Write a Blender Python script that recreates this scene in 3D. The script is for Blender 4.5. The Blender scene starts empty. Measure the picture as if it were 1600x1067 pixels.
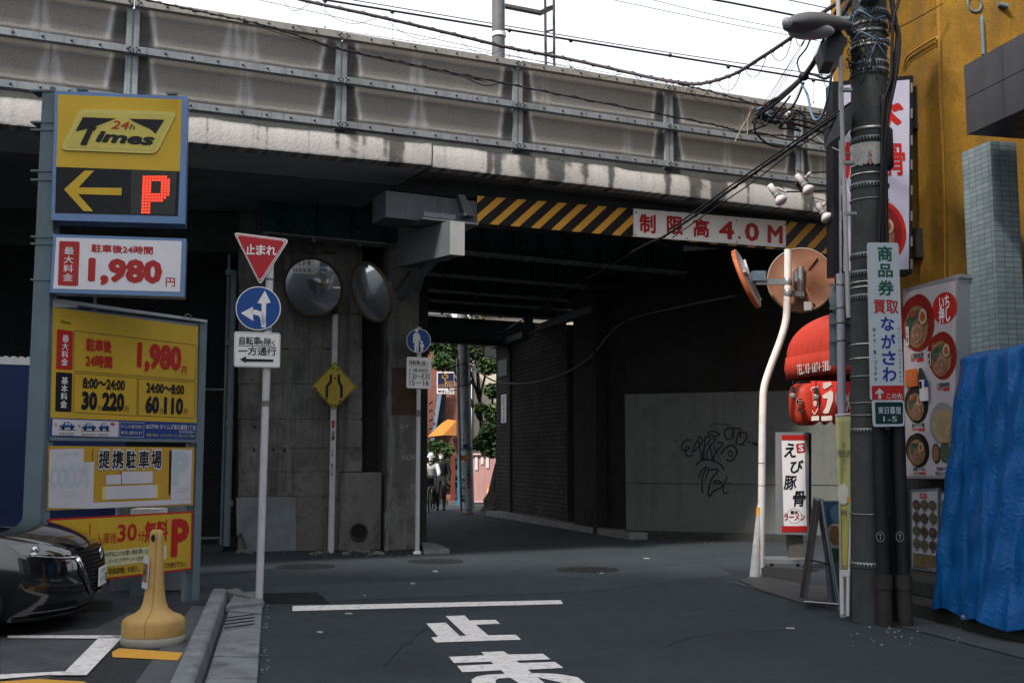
import bpy, math, random
import numpy as np
from mathutils import Vector as V, Matrix
random.seed(7); rng = np.random.default_rng(7)
S = bpy.context.scene
COL = S.collection
# ---------------------------------------------------------------- camera
F, CX, CY, CAMH, HOR = 1700.0, 800.0, 533.5, 1.55, 712.0
PITCH = math.atan((HOR - CY) / F)
cam_data = bpy.data.cameras.new('camera'); cam = bpy.data.objects.new('camera', cam_data); COL.objects.link(cam)
cam_data.sensor_width = 36; cam_data.lens = 36 * F / 1600; cam_data.clip_end = 800; cam_data.clip_start = 0.05
cam.location = (0, 0, CAMH); cam.rotation_euler = (math.pi / 2 + PITCH, 0, 0)
S.camera = cam
# ---------------------------------------------------------------- sky and sun
SUN_EL, SUN_AZ = math.radians(46), math.radians(-138)   # azimuth measured from +Y towards +X, where the sun stands
w = bpy.data.worlds.new('World'); S.world = w; w.use_nodes = True
nt = w.node_tree; nt.nodes.clear()
sky = nt.nodes.new('ShaderNodeTexSky'); sky.sky_type = 'NISHITA'; sky.sun_disc = False
sky.sun_elevation = SUN_EL; sky.sun_rotation = SUN_AZ; sky.dust_density = 6; sky.air_density = 1.2
hs = nt.nodes.new('ShaderNodeHueSaturation'); hs.inputs['Saturation'].default_value = 0.22
veil = nt.nodes.new('ShaderNodeMix'); veil.data_type = 'RGBA'; veil.inputs[0].default_value = 0.62
veil.inputs[7].default_value = (8.6, 9.1, 9.7, 1)     # thin even cloud over the whole sky
bg = nt.nodes.new('ShaderNodeBackground'); bg.inputs[1].default_value = 0.105
ow = nt.nodes.new('ShaderNodeOutputWorld')
nt.links.new(sky.outputs[0], hs.inputs['Color']); nt.links.new(hs.outputs[0], veil.inputs[6])
nt.links.new(veil.outputs[2], bg.inputs[0]); nt.links.new(bg.outputs[0], ow.inputs[0])
sl = bpy.data.lights.new('sun', 'SUN'); so = bpy.data.objects.new('sun', sl); COL.objects.link(so)
sl.energy = 3.0; sl.angle = math.radians(5); sl.color = (1.0, 0.93, 0.84)
sd = V((math.sin(SUN_AZ) * math.cos(SUN_EL), math.cos(SUN_AZ) * math.cos(SUN_EL), math.sin(SUN_EL)))
so.rotation_euler = (-sd).to_track_quat('-Z', 'Y').to_euler(); so.location = (0, 0, 30)
S.view_settings.view_transform = 'Standard'; S.view_settings.look = 'None'
S.view_settings.gamma = 1; S.view_settings.exposure = 0.85
S.cycles.max_bounces = 6; S.cycles.use_denoising = True
# ---------------------------------------------------------------- pixel rays into the world (real distances)
def ray(x, y):
    a, c = x - CX, CY - y
    return V((a, F * math.cos(PITCH) - c * math.sin(PITCH), F * math.sin(PITCH) + c * math.cos(PITCH)))
CAM = V((0, 0, CAMH))
def at(x, y, Y):
    r = ray(x, y); return CAM + r * (Y / r.y)
def gnd(x, y, z=0.0):
    r = ray(x, y); return CAM + r * ((z - CAMH) / r.z)
def onpl(x, y, P, n):
    r = ray(x, y); return CAM + r * ((P - CAM).dot(n) / r.dot(n))
Z = V((0, 0, 1))
def azv(deg): a = math.radians(deg); return V((math.sin(a), math.cos(a), 0))
# ---------------------------------------------------------------- materials
def L(r, g, b):
    f = lambda c: (c / 255 / 12.92) if c / 255 <= .04045 else ((c / 255 + .055) / 1.055) ** 2.4
    return (f(r), f(g), f(b))
MATS = {}
def mat(name, rgb, rough=.65, metal=0, var=.15, vs=3, bump=0, bs=40, dirt=None, ds=1.2, damt=.45, streak=0, sc=(.03, .03, .03),
        coat=0, emit=0, spec=.2, speck=0, grime=0, trans=0, stretch=(7, 7, .35)):
    if name in MATS: return MATS[name]
    m = bpy.data.materials.new(name); m.use_nodes = True; t = m.node_tree; N = t.nodes; K = t.links
    p = N['Principled BSDF']; p.inputs['Roughness'].default_value = rough; p.inputs['Metallic'].default_value = metal
    p.inputs['Coat Weight'].default_value = coat; p.inputs['Specular IOR Level'].default_value = spec
    if trans: p.inputs['Transmission Weight'].default_value = trans
    tc = N.new('ShaderNodeTexCoord')
    def noise(scale, det=6, vec=None, rf=.6):
        n = N.new('ShaderNodeTexNoise'); n.inputs['Scale'].default_value = scale; n.inputs['Detail'].default_value = det
        n.inputs['Roughness'].default_value = rf
        K.new(vec if vec else tc.outputs['Object'], n.inputs['Vector']); return n.outputs['Fac']
    def ramp(fac, a, b):
        r = N.new('ShaderNodeMapRange'); r.inputs[1].default_value = a; r.inputs[2].default_value = b; K.new(fac, r.inputs[0]); return r.outputs[0]
    def mix(fac, A, B):
        x = N.new('ShaderNodeMix'); x.data_type = 'RGBA'
        if isinstance(fac, float): x.inputs[0].default_value = fac
        else: K.new(fac, x.inputs[0])
        for i, c in ((6, A), (7, B)):
            if isinstance(c, tuple): x.inputs[i].default_value = (*c, 1)
            else: K.new(c, x.inputs[i])
        return x.outputs[2]
    c = rgb
    if var: c = mix(ramp(noise(vs), .3, .7), tuple(v * (1 - var) for v in rgb), tuple(min(1, v * (1 + var)) for v in rgb))
    if grime: c = mix(ramp(noise(vs * 14, 3), .52, .75), c, tuple(v * (1 - grime) for v in rgb))
    if speck: c = mix(ramp(noise(170, 2), .45, .62), tuple(v * (1 - speck) for v in rgb) if isinstance(c, tuple) else c, tuple(min(1, v * (1 + speck)) for v in rgb)); c = mix(ramp(noise(95, 2), .56, .66), c, tuple(v * (1 - speck * .8) for v in rgb))
    if dirt:
        d = ramp(noise(ds, 8, rf=.7), .5, .72)
        mm = N.new('ShaderNodeMath'); mm.operation = 'MULTIPLY'; mm.inputs[1].default_value = damt; K.new(d, mm.inputs[0])
        c = mix(mm.outputs[0], c, dirt)
    if streak:
        mp = N.new('ShaderNodeMapping'); mp.inputs['Scale'].default_value = stretch; K.new(tc.outputs['Object'], mp.inputs[0])
        s1 = ramp(noise(1.0, 5, mp.outputs[0]), .5, .68)
        mm = N.new('ShaderNodeMath'); mm.operation = 'MULTIPLY'; mm.inputs[1].default_value = streak; K.new(s1, mm.inputs[0])
        c = mix(mm.outputs[0], c, sc)
    if isinstance(c, tuple): p.inputs['Base Color'].default_value = (*c, 1)
    else: K.new(c, p.inputs['Base Color'])
    if bump:
        b = N.new('ShaderNodeBump'); b.inputs['Strength'].default_value = bump; b.inputs['Distance'].default_value = .02
        K.new(noise(bs, 8), b.inputs['Height']); K.new(b.outputs[0], p.inputs['Normal'])
    if emit: p.inputs['Emission Color'].default_value = (*rgb, 1); p.inputs['Emission Strength'].default_value = emit
    if var and rough > .2:
        r = ramp(noise(vs * 5), .2, .8); q = N.new('ShaderNodeMapRange'); q.inputs[3].default_value = rough * .8; q.inputs[4].default_value = min(1, rough * 1.2)
        K.new(r, q.inputs[0]); K.new(q.outputs[0], p.inputs['Roughness'])
    MATS[name] = m; return m
def attr_mat(name, rough=.8, bump=.2, bs=60, metal=0):
    m = bpy.data.materials.new(name); m.use_nodes = True; t = m.node_tree; N = t.nodes; K = t.links
    p = N['Principled BSDF']; p.inputs['Roughness'].default_value = rough; p.inputs['Metallic'].default_value = metal; p.inputs['Specular IOR Level'].default_value = .15
    a = N.new('ShaderNodeVertexColor'); a.layer_name = 'Col'
    tc = N.new('ShaderNodeTexCoord'); n = N.new('ShaderNodeTexNoise'); n.inputs['Scale'].default_value = bs; n.inputs['Detail'].default_value = 6
    K.new(tc.outputs['Object'], n.inputs['Vector'])
    x = N.new('ShaderNodeMix'); x.data_type = 'RGBA'; x.blend_type = 'MULTIPLY'; x.inputs[0].default_value = .5
    K.new(a.outputs[0], x.inputs[6]); r = N.new('ShaderNodeMapRange'); r.inputs[1].default_value = .3; r.inputs[2].default_value = .7; r.inputs[3].default_value = .6; r.inputs[4].default_value = 1.25
    K.new(n.outputs['Fac'], r.inputs[0]); K.new(r.outputs[0], x.inputs[7]); K.new(x.outputs[2], p.inputs['Base Color'])
    if bump:
        b = N.new('ShaderNodeBump'); b.inputs['Strength'].default_value = bump; b.inputs['Distance'].default_value = .01
        K.new(n.outputs['Fac'], b.inputs['Height']); K.new(b.outputs[0], p.inputs['Normal'])
    MATS[name] = m; return m
# ---------------------------------------------------------------- things, parts, meshes
def meta(o, label=None, cat=None, group=None, kind=None):
    for k, v in (('label', label), ('category', cat), ('group', group), ('kind', kind)):
        if v: o[k] = v
    return o
def thing(name, label, cat, loc=(0, 0, 0), group=None):
    o = bpy.data.objects.new(name, None); o.empty_display_size = .1; COL.objects.link(o); o.location = loc
    return meta(o, label, cat, group)
def rootmat(o):
    m = Matrix.Identity(4)
    while o is not None: m = Matrix.LocRotScale(o.location, o.rotation_euler, o.scale) @ m; o = o.parent
    return m
class MB:
    def __init__(s): s.v = []; s.f = []; s.sm = []
    def add(s, vs, fs, smooth=False):
        k = len(s.v); s.v += [V(p) for p in vs]; s.f += [tuple(i + k for i in f) for f in fs]; s.sm += [smooth] * len(fs); return s
    def box(s, o, a, b, c):
        """box from corner o along vectors a, b, c"""
        o, a, b, c = V(o), V(a), V(b), V(c)
        if a.cross(b).dot(c) < 0: a, b = b, a
        vs = [o, o + a, o + a + b, o + b, o + c, o + a + c, o + a + b + c, o + b + c]
        return s.add(vs, [(3, 2, 1, 0), (4, 5, 6, 7), (0, 1, 5, 4), (1, 2, 6, 5), (2, 3, 7, 6), (3, 0, 4, 7)])
    def cbox(s, c, a, b, d):
        c, a, b, d = V(c), V(a), V(b), V(d); return s.box(c - a / 2 - b / 2 - d / 2, a, b, d)
    def aab(s, x0, y0, z0, x1, y1, z1): return s.box((x0, y0, z0), (x1 - x0, 0, 0), (0, y1 - y0, 0), (0, 0, z1 - z0))
    def poly(s, pts, th=None):
        pts = [V(p) for p in pts]; n = len(pts)
        if th is None: return s.add(pts, [tuple(range(n))])
        th = V(th); nn = (pts[1] - pts[0]).cross(pts[2] - pts[1])
        q = [p + th for p in pts]
        fs = [tuple(range(n))[::-1], tuple(range(n, 2 * n))] + [(i, (i + 1) % n, (i + 1) % n + n, i + n) for i in range(n)]
        return s.add(pts + q, fs)
    def tube(s, pts, r, seg=8, cap=True, smooth=True):
        pts = [V(p) for p in pts]; n = len(pts); rs = r if isinstance(r, (list, tuple)) else [r] * n
        vs = []; up = None
        for i, p in enumerate(pts):
            d = (pts[min(i + 1, n - 1)] - pts[max(i - 1, 0)]).normalized()
            if up is None: up = d.orthogonal().normalized()
            up = (up - d * up.dot(d)); up = up.normalized() if up.length > 1e-6 else d.orthogonal().normalized()
            sd_ = d.cross(up)
            for k in range(seg):
                a = 2 * math.pi * k / seg; vs.append(p + (up * math.cos(a) + sd_ * math.sin(a)) * rs[i])
        fs = [(i * seg + k, i * seg + (k + 1) % seg, (i + 1) * seg + (k + 1) % seg, (i + 1) * seg + k) for i in range(n - 1) for k in range(seg)]
        s.add(vs, fs, smooth)
        if cap: s.add(vs[:seg], [tuple(range(seg))[::-1]]); s.add(vs[-seg:], [tuple(range(seg))])
        return s
    def lathe(s, c, ax, prof, seg=20, smooth=True, sx=1, sy=1, e1=None):
        """prof: (radius, height) pairs along axis ax from c"""
        c, ax = V(c), V(ax).normalized(); e1 = V(e1).normalized() if e1 else ax.orthogonal().normalized(); e2 = ax.cross(e1)
        vs = [c + ax * h + (e1 * math.cos(2 * math.pi * k / seg) * sx + e2 * math.sin(2 * math.pi * k / seg) * sy) * r for r, h in prof for k in range(seg)]
        n = len(prof)
        return s.add(vs, [(i * seg + k, i * seg + (k + 1) % seg, (i + 1) * seg + (k + 1) % seg, (i + 1) * seg + k) for i in range(n - 1) for k in range(seg)], smooth)
    def disc(s, c, n, r, seg=32, th=0, a0=None):
        n = V(n).normalized(); e = V(a0).normalized() if a0 else n.orthogonal().normalized(); f = n.cross(e)
        p = [V(c) + (e * math.cos(2 * math.pi * k / seg) + f * math.sin(2 * math.pi * k / seg)) * r for k in range(seg)]
        return s.poly(p, n * th) if th else s.add(p, [tuple(range(seg))])
    def ball(s, c, rx, ry=None, rz=None, seg=16, ring=10):
        ry = ry or rx; rz = rz or rx; c = V(c)
        vs = [c + V((rx * math.sin(math.pi * i / ring) * math.cos(2 * math.pi * k / seg), ry * math.sin(math.pi * i / ring) * math.sin(2 * math.pi * k / seg), rz * math.cos(math.pi * i / ring))) for i in range(ring + 1) for k in range(seg)]
        return s.add(vs, [(i * seg + k, (i + 1) * seg + k, (i + 1) * seg + (k + 1) % seg, i * seg + (k + 1) % seg) for i in range(ring) for k in range(seg)], True)
    def grid(s, P, smooth=True, closed=False):
        nu, nv = len(P), len(P[0]); vs = [p for row in P for p in row]
        m = nu if closed else nu - 1
        return s.add(vs, [(i * nv + j, ((i + 1) % nu) * nv + j, ((i + 1) % nu) * nv + j + 1, i * nv + j + 1) for i in range(m) for j in range(nv - 1)], smooth)
    def build(s, name, m, parent=None, origin=None):
        me = bpy.data.meshes.new(name)
        vs = np.array([tuple(p) for p in s.v], dtype=float).reshape(-1, 3)
        o = bpy.data.objects.new(name, me); COL.objects.link(o)
        if parent is not None:
            o.parent = parent; M = np.array(rootmat(parent).inverted())
            vs = vs @ M[:3, :3].T + M[:3, 3]
        else:
            og = origin if origin is not None else ((vs[:, 0].min() + vs[:, 0].max()) / 2, (vs[:, 1].min() + vs[:, 1].max()) / 2, vs[:, 2].min())
            o.location = og; vs = vs - np.array(tuple(og))
        me.from_pydata(vs.tolist(), [], s.f); me.materials.append(m)
        me.polygons.foreach_set('use_smooth', s.sm); me.update()
        return o
def bevel(o, w_=.01, seg=2, ang=35):
    b = o.modifiers.new('b', 'BEVEL'); b.width = w_; b.segments = seg; b.limit_method = 'ANGLE'; b.angle_limit = math.radians(ang); return o
def smooth_path(pts, n=6):
    pts = [V(p) for p in pts]; out = []
    for i in range(len(pts) - 1):
        p0, p1, p2, p3 = pts[max(i - 1, 0)], pts[i], pts[i + 1], pts[min(i + 2, len(pts) - 1)]
        for k in range(n):
            t = k / n; out.append(.5 * ((2 * p1) + (p2 - p0) * t + (2 * p0 - 5 * p1 + 4 * p2 - p3) * t * t + (3 * p1 - p0 - 3 * p2 + p3) * t ** 3))
    out.append(pts[-1]); return out
# ---------------------------------------------------------------- lettering
_tc = {}
def glyphs(txt, bold=0.0, shear=0.0):
    k = (txt, shear)
    if k not in _tc:
        c = bpy.data.curves.new('t', 'FONT'); c.body = txt; c.shear = shear; c.resolution_u = 2
        o = bpy.data.objects.new('t', c); COL.objects.link(o)
        dg = bpy.context.evaluated_depsgraph_get(); me = bpy.data.meshes.new_from_object(o.evaluated_get(dg))
        vs = [(v.co.x, v.co.y) for v in me.vertices]; fs = [tuple(p.vertices) for p in me.polygons]
        bpy.data.objects.remove(o); bpy.data.curves.remove(c); bpy.data.meshes.remove(me)
        _tc[k] = (vs, fs)
    return _tc[k]
class Board:
    """a flat face in the world: o a point on it, xd its reading direction, up; features are read off as pixels of the photograph"""
    def __init__(s, root, o, xd, up=Z, step=.0025):
        s.root, s.o, s.xd, s.up = root, V(o), V(xd).normalized(), V(up).normalized(); s.n = s.xd.cross(s.up)
        if s.n.dot(CAM - s.o) < 0: s.n = -s.n
        s.step = step; s.parts = {}
    def uv(s, x, y):
        p = onpl(x, y, s.o, s.n) - s.o; return p.dot(s.xd), p.dot(s.up)
    def W(s, u, v, lay=0): return s.o + s.xd * u + s.up * v + s.n * (lay * s.step)
    def mb(s, part, m):
        return s.parts.setdefault((part, m.name), (MB(), m))[0]
    def px(s, pts, m, lay=1, part='panel'):
        q = [s.W(*s.uv(*p), lay) for p in pts]; s.face(q, m, part); return s
    def face(s, q, m, part):
        if (q[1] - q[0]).cross(q[2] - q[1]).dot(s.n) < 0: q = q[::-1]
        s.mb(part, m).add(q, [tuple(range(len(q)))])
    def rect(s, x0, y0, x1, y1, m, lay=1, part='panel', r=0):
        (u0, v1), (u1, v0) = s.uv(x0, y0), s.uv(x1, y1); s.rr(u0, v0, u1, v1, m, lay, part, r); return s
    def rr(s, u0, v0, u1, v1, m, lay=1, part='panel', r=0):
        if r:
            r = min(r, abs(u1 - u0) / 2, abs(v1 - v0) / 2); q = []
            for cx, cy, a in ((u1 - r, v1 - r, 0), (u0 + r, v1 - r, 90), (u0 + r, v0 + r, 180), (u1 - r, v0 + r, 270)):
                for k in range(5): t = math.radians(a + k * 22.5); q.append(s.W(cx + r * math.cos(t), cy + r * math.sin(t), lay))
        else: q = [s.W(u0, v0, lay), s.W(u1, v0, lay), s.W(u1, v1, lay), s.W(u0, v1, lay)]
        s.face(q, m, part)
    def frame(s, x0, y0, x1, y1, m, lay=1, t=.004, part='border'):
        (u0, v1), (u1, v0) = s.uv(x0, y0), s.uv(x1, y1)
        for a in ((u0, v0, u1, v0 + t), (u0, v1 - t, u1, v1), (u0, v0 + t, u0 + t, v1 - t), (u1 - t, v0 + t, u1, v1 - t)): s.rr(*a, m, lay, part)
    def ell(s, x, y, rx, ry, m, lay=1, part='panel', seg=28, a=0, wob=0):
        """ellipse centred on a pixel, radii in metres"""
        u, v = s.uv(x, y); q = []
        for k in range(seg):
            t = 2 * math.pi * k / seg; w_ = 1 + wob * (random.random() - .5)
            c, d = rx * w_ * math.cos(t), ry * w_ * math.sin(t); q.append(s.W(u + c * math.cos(a) - d * math.sin(a), v + c * math.sin(a) + d * math.cos(a), lay))
        s.face(q, m, part)
    def txt(s, t, x0, y0, x1, y1, m, lay=2, bold=.0, shear=0, part='lettering'):
        (u0, v1), (u1, v0) = s.uv(x0, y0), s.uv(x1, y1); s.tuv(t, u0, v0, u1, v1, m, lay, bold, shear, part)
    def tuv(s, t, u0, v0, u1, v1, m, lay=2, bold=0, shear=0, part='lettering', em=False):
        """writing fitted to a box; thickened by laying shifted copies a hair above one another"""
        vs, fs = glyphs(t, 0, shear)
        if not vs: return
        X = [p[0] for p in vs]; Y = [p[1] for p in vs]; a, b, c, d = min(X), max(X), min(Y), max(Y)
        if em:
            c, d = -.09, .90
            if ord(t[0]) > 0x2e80: a, b = 0.0, 1.0
            elif len(t) == 1: a, b = (a + b) / 2 - .31, (a + b) / 2 + .31
        hx = bold * .5; k = 1 if not bold else (4 if bold < .02 else 8 if bold < .09 else 14)
        if not em: a -= hx; b += hx; c -= hx; d += hx
        sx, sy = (u1 - u0) / (b - a), (v1 - v0) / ((d - c) or 1)
        for i in range(k):
            t_ = 2 * math.pi * (i + .5) / k; ox, oy = (hx * math.cos(t_), hx * math.sin(t_)) if k > 1 else (0, 0)
            if k > 1: ox *= 1.2; oy *= 1.2
            q = [s.W(u0 + (x + ox - a) * sx, v0 + (y + oy - c) * sy, lay + i * .03) for x, y in vs]
            s.mb(part, m).add(q, fs)
    def col(s, t, x0, y0, x1, y1, m, lay=2, bold=0, gap=.12, part='lettering'):
        """characters one below the other between two pixels"""
        (u0, v1), (u1, v0) = s.uv(x0, y0), s.uv(x1, y1); h = (v1 - v0) / len(t)
        for i, ch in enumerate(t):
            top = v1 - i * h
            if ch == ' ': continue
            if ch in 'ーｰ': s.rr((u0 + u1) / 2 - h * .05, top - h * .85, (u0 + u1) / 2 + h * .05, top - h * .15, m, lay, part)
            else: s.tuv(ch, u0, top - h * (1 - gap * .5), u1, top - h * gap * .5, m, lay, bold, 0, part, True)
    def stroke(s, pts, wd, m, lay=2, part='lettering', world=False, smooth=True, n=5):
        P = [V((*(s.uv(*p) if not world else p), 0)) for p in pts]
        if smooth and len(P) > 2: P = smooth_path(P, n)
        q0, q1 = [], []
        for i, p in enumerate(P):
            d = (P[min(i + 1, len(P) - 1)] - P[max(i - 1, 0)]); d = d.normalized() if d.length > 1e-9 else V((1, 0, 0))
            pn = V((-d.y, d.x, 0)) * wd / 2; q0.append(s.W((p + pn).x, (p + pn).y, lay)); q1.append(s.W((p - pn).x, (p - pn).y, lay))
        k = len(P); s.mb(part, m).add(q0 + q1, [(i, i + 1, k + i + 1, k + i) for i in range(k - 1)])
    def slab(s, x0, y0, x1, y1, m, th=.03, part='panel', grow=0.0, r=0, front=0):
        """solid body behind the face"""
        (u0, v1), (u1, v0) = s.uv(x0, y0), s.uv(x1, y1); u0 -= grow; v0 -= grow; u1 += grow; v1 += grow
        q = []
        if r:
            for cx, cy, a in ((u1 - r, v1 - r, 0), (u0 + r, v1 - r, 90), (u0 + r, v0 + r, 180), (u1 - r, v0 + r, 270)):
                for k in range(5): t = math.radians(a + k * 22.5); q.append(s.W(cx + r * math.cos(t), cy + r * math.sin(t), front))
        else: q = [s.W(u0, v0, front), s.W(u1, v0, front), s.W(u1, v1, front), s.W(u0, v1, front)]
        if (q[1] - q[0]).cross(q[2] - q[1]).dot(s.n) > 0: q = q[::-1]
        s.mb(part, m).poly([p for p in q], -s.n * th)
    def flush(s):
        out = []
        for (part, _), (mb, m) in s.parts.items():
            if mb.v: out.append(mb.build(part, m, s.root))
        s.parts = {}; return out
def recalc(o):
    import bmesh
    b = bmesh.new(); b.from_mesh(o.data); bmesh.ops.recalc_face_normals(b, faces=b.faces); b.to_mesh(o.data); b.free(); return o
# ================================================================ MATERIALS
asphalt = mat('asphalt', (.034, .042, .050), .85, var=.2, vs=.7, bump=.6, bs=150, dirt=(.020, .023, .029), ds=.45, damt=.7, grime=.3, speck=.4)
asphalt_lot = mat('asphalt_lot', (.034, .037, .042), .9, var=.2, vs=1.5, bump=.6, bs=140, grime=.4)
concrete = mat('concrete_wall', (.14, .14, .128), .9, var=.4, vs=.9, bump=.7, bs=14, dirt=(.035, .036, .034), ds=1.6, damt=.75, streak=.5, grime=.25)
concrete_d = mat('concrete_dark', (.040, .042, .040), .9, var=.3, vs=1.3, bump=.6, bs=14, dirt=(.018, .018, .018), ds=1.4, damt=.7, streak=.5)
concrete_l = mat('concrete_pale', (.16, .165, .165), .9, var=.2, vs=2, bump=.5, bs=20, dirt=(.07, .07, .065), ds=2.2, damt=.6, streak=.3, grime=.25)
concrete_k = mat('concrete_kerb', (.18, .19, .20), .9, var=.25, vs=4, bump=.6, bs=50, dirt=(.05, .055, .06), ds=3, damt=.7, grime=.3)
soffit = mat('soffit_concrete', (.13, .135, .132), .9, var=.3, vs=.9, bump=.4, bs=12)
soffit_l = mat('soffit_strip', (.30, .31, .31), .9, var=.15, vs=1, bump=.2, bs=20)
band_m = mat('band_concrete', (.50, .475, .46), .85, var=.14, vs=2.2, bump=.8, bs=9, dirt=(.20, .18, .165), ds=1.8, damt=.5, streak=.92, sc=(.07, .068, .065), grime=.2, stretch=(1.6, 1.6, .12))
galv = mat('galvanised', (.24, .26, .28), .6, metal=.25, var=.2, vs=2, bump=.15, bs=60, streak=.6, sc=(.09, .095, .10), stretch=(20, 20, .8), dirt=(.12, .115, .10), ds=1.5)
galv_top = mat('galvanised_top', (.29, .275, .25), .65, metal=.15, var=.18, vs=2, streak=.5, sc=(.14, .13, .12), stretch=(20, 20, .8))
dark = mat('near_black', (.012, .012, .013), .8, var=.2)
bolt_m = mat('bolt_dark', (.05, .05, .052), .5, metal=.5, var=0)
grey_beam = mat('grey_girder_paint', (.085, .097, .108), .6, var=.2, vs=2, bump=.15, dirt=(.04, .036, .03), ds=2, streak=.55, sc=(.05, .05, .05))
white_paint = mat('white_paint', (.72, .70, .70), .55, var=.05, vs=5, grime=.06)
road_white = mat('road_white', (.74, .70, .69), .75, var=.07, vs=6, grime=.16, bump=.4, bs=120, dirt=(.10, .105, .115), ds=16, damt=.75)
black_p = mat('black_paint', (.012, .012, .013), .5, var=.2)
orange_p = mat('orange_paint', (.62, .31, .045), .6, var=.1, dirt=(.3, .16, .05), ds=3)
sky_white = mat('sign_white', (.66, .64, .68), .45, var=.03)
steel = mat('steel_post', (.115, .155, .18), .55, metal=.1, var=.12, vs=3, bump=.1, streak=.25, sc=(.06, .08, .09))
rust = mat('rusty_steel', (.07, .042, .03), .85, var=.4, vs=4, bump=.4)
brick = None
def brick_mat():
    m = bpy.data.materials.new('dark_brick'); m.use_nodes = True; t = m.node_tree; N = t.nodes; K = t.links; p = N['Principled BSDF']; p.inputs['Roughness'].default_value = .85
    uv = N.new('ShaderNodeUVMap'); b = N.new('ShaderNodeTexBrick'); K.new(uv.outputs[0], b.inputs[0])
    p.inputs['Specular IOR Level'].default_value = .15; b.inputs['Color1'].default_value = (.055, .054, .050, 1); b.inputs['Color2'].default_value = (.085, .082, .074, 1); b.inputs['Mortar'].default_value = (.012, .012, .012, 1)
    b.inputs['Scale'].default_value = 1; b.inputs['Mortar Size'].default_value = .010; b.inputs['Brick Width'].default_value = .28; b.inputs['Row Height'].default_value = .10
    n = N.new('ShaderNodeTexNoise'); n.inputs['Scale'].default_value = .8; n.inputs['Detail'].default_value = 6; tc = N.new('ShaderNodeTexCoord'); K.new(tc.outputs['Object'], n.inputs[0])
    x = N.new('ShaderNodeMix'); x.data_type = 'RGBA'; x.blend_type = 'MULTIPLY'; x.inputs[0].default_value = .8; K.new(b.outputs[0], x.inputs[6]); K.new(n.outputs[0], x.inputs[7]); K.new(x.outputs[2], p.inputs[0])
    bm = N.new('ShaderNodeBump'); bm.inputs['Strength'].default_value = .8; bm.inputs['Distance'].default_value = .02; K.new(b.outputs['Fac'], bm.inputs['Height']); bm.invert = True; K.new(bm.outputs[0], p.inputs['Normal'])
    return m
# ================================================================ GROUND
def flat(name, pts, z, m, th=0, **k):
    mb = MB(); P = [V((p[0], p[1], z)) for p in pts]
    if (P[1] - P[0]).cross(P[2] - P[1]).z < 0: P = P[::-1]
    if th: mb.poly([p - Z * th for p in P], Z * th)
    else: mb.poly(P)
    o = mb.build(name, m); meta(o, **k); return o
flat('ground', [(-300, -120), (300, -120), (300, 400), (-300, 400)], 0, asphalt, kind='structure')
g = lambda x, y: tuple(gnd(x, y))[:2]
# parking lot, kerb and gutter run along the street direction
kl = [g(262, 1100), g(345, 941)]                  # outer edge of kerb
def ext(a, b, t): return (a[0] + (b[0] - a[0]) * t, a[1] + (b[1] - a[1]) * t)
lotA, lotB = ext(g(285, 1067), g(330, 945), -2.5), g(330, 945)
flat('parking_lot', [lotA, lotB, g(60, 950), (-16, 11.2), (-16, 2)], .02, asphalt_lot, th=.015, kind='structure')
lotm2 = mat('lot_concrete_strip', (.085, .09, .095), .9, var=.25, vs=3, bump=.5, bs=60, dirt=(.04, .04, .04), ds=3)
flat('parking_lot_edge_strip', [g(215, 1067), g(300, 950), g(333, 950), g(288, 1067), ext(g(290, 1067), g(318, 997), -1), ext(g(215, 1067), g(300, 950), -1)], .024, lotm2, kind='structure')
flat('parking_lot_bay_slab', [g(0, 1040), g(0, 1000), g(150, 985), g(200, 960), g(250, 960), g(150, 1040), g(70, 1067), g(0, 1067)], .024, mat('lot_slab', (.065, .07, .075), .9, var=.25, vs=3, bump=.5, bs=60), kind='structure')
# kerb stones with joints
kroot = thing('kerb', 'worn concrete kerb of long blocks beside the parking lot', 'kerb', gnd(320, 1000))
A, B = gnd(300, 1067), gnd(345, 941); kd = (B - A).normalized(); kn = V((kd.y, -kd.x, 0))
tot = (B - A).length + .0; k0 = -4
t = tot
while t > k0:
    L_ = .62; a = A + kd * (t - L_ + .012); mb = MB()
    j = random.uniform(-.006, .006)
    pr = [a + kn * -.10, a + kn * .07, a + kn * .055 + Z * (.13 + j), a + kn * .03 + Z * (.15 + j), a + kn * -.075 + Z * (.15 + j), a + kn * -.095 + Z * (.13 + j)]
    mb.poly(pr, kd * (L_ - .012)); o = mb.build('kerb_stone', concrete_k, kroot); recalc(o); bevel(o, .008)
    t -= L_
# gutter slabs
groot = thing('gutter', 'row of pale concrete gutter slabs between the kerb and the road', 'gutter', gnd(380, 1000))
ga, gb = gnd(322, 1067), gnd(362, 941); gc, gd = gnd(402, 1067), gnd(410, 946)
N_ = 5
for i in range(-5, N_):
    f0, f1 = i / N_ + .004, (i + 1) / N_ - .004
    p = [ga.lerp(gb, f0), gc.lerp(gd, f0), gc.lerp(gd, f1), ga.lerp(gb, f1)]
    z = .035 + random.uniform(-.004, .004)
    if i == N_ - 2: z = .02
    mb = MB(); mb.poly([q + Z * -.02 for q in p], Z * (z + .02)); o = mb.build('gutter_slab', concrete_k, groot); recalc(o); bevel(o, .008)
# the broken slab behind the stop sign pole
mb = MB(); mb.poly([q for q in (gnd(356, 938), gnd(392, 946), gnd(372, 931), gnd(352, 934))], Z * .09); o = recalc(mb.build('broken_slab', concrete_l)); bevel(o, .01)
meta(o, 'cracked pale concrete slab at the end of the kerb', 'slab')
mb = MB(); mb.poly([gnd(352, 958), gnd(412, 950), gnd(408, 932), gnd(366, 937)], Z * .07); o = recalc(mb.build('corner_block', concrete_k)); bevel(o, .012)
meta(o, 'thick grey concrete block the stop sign pole stands in', 'slab')
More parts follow.
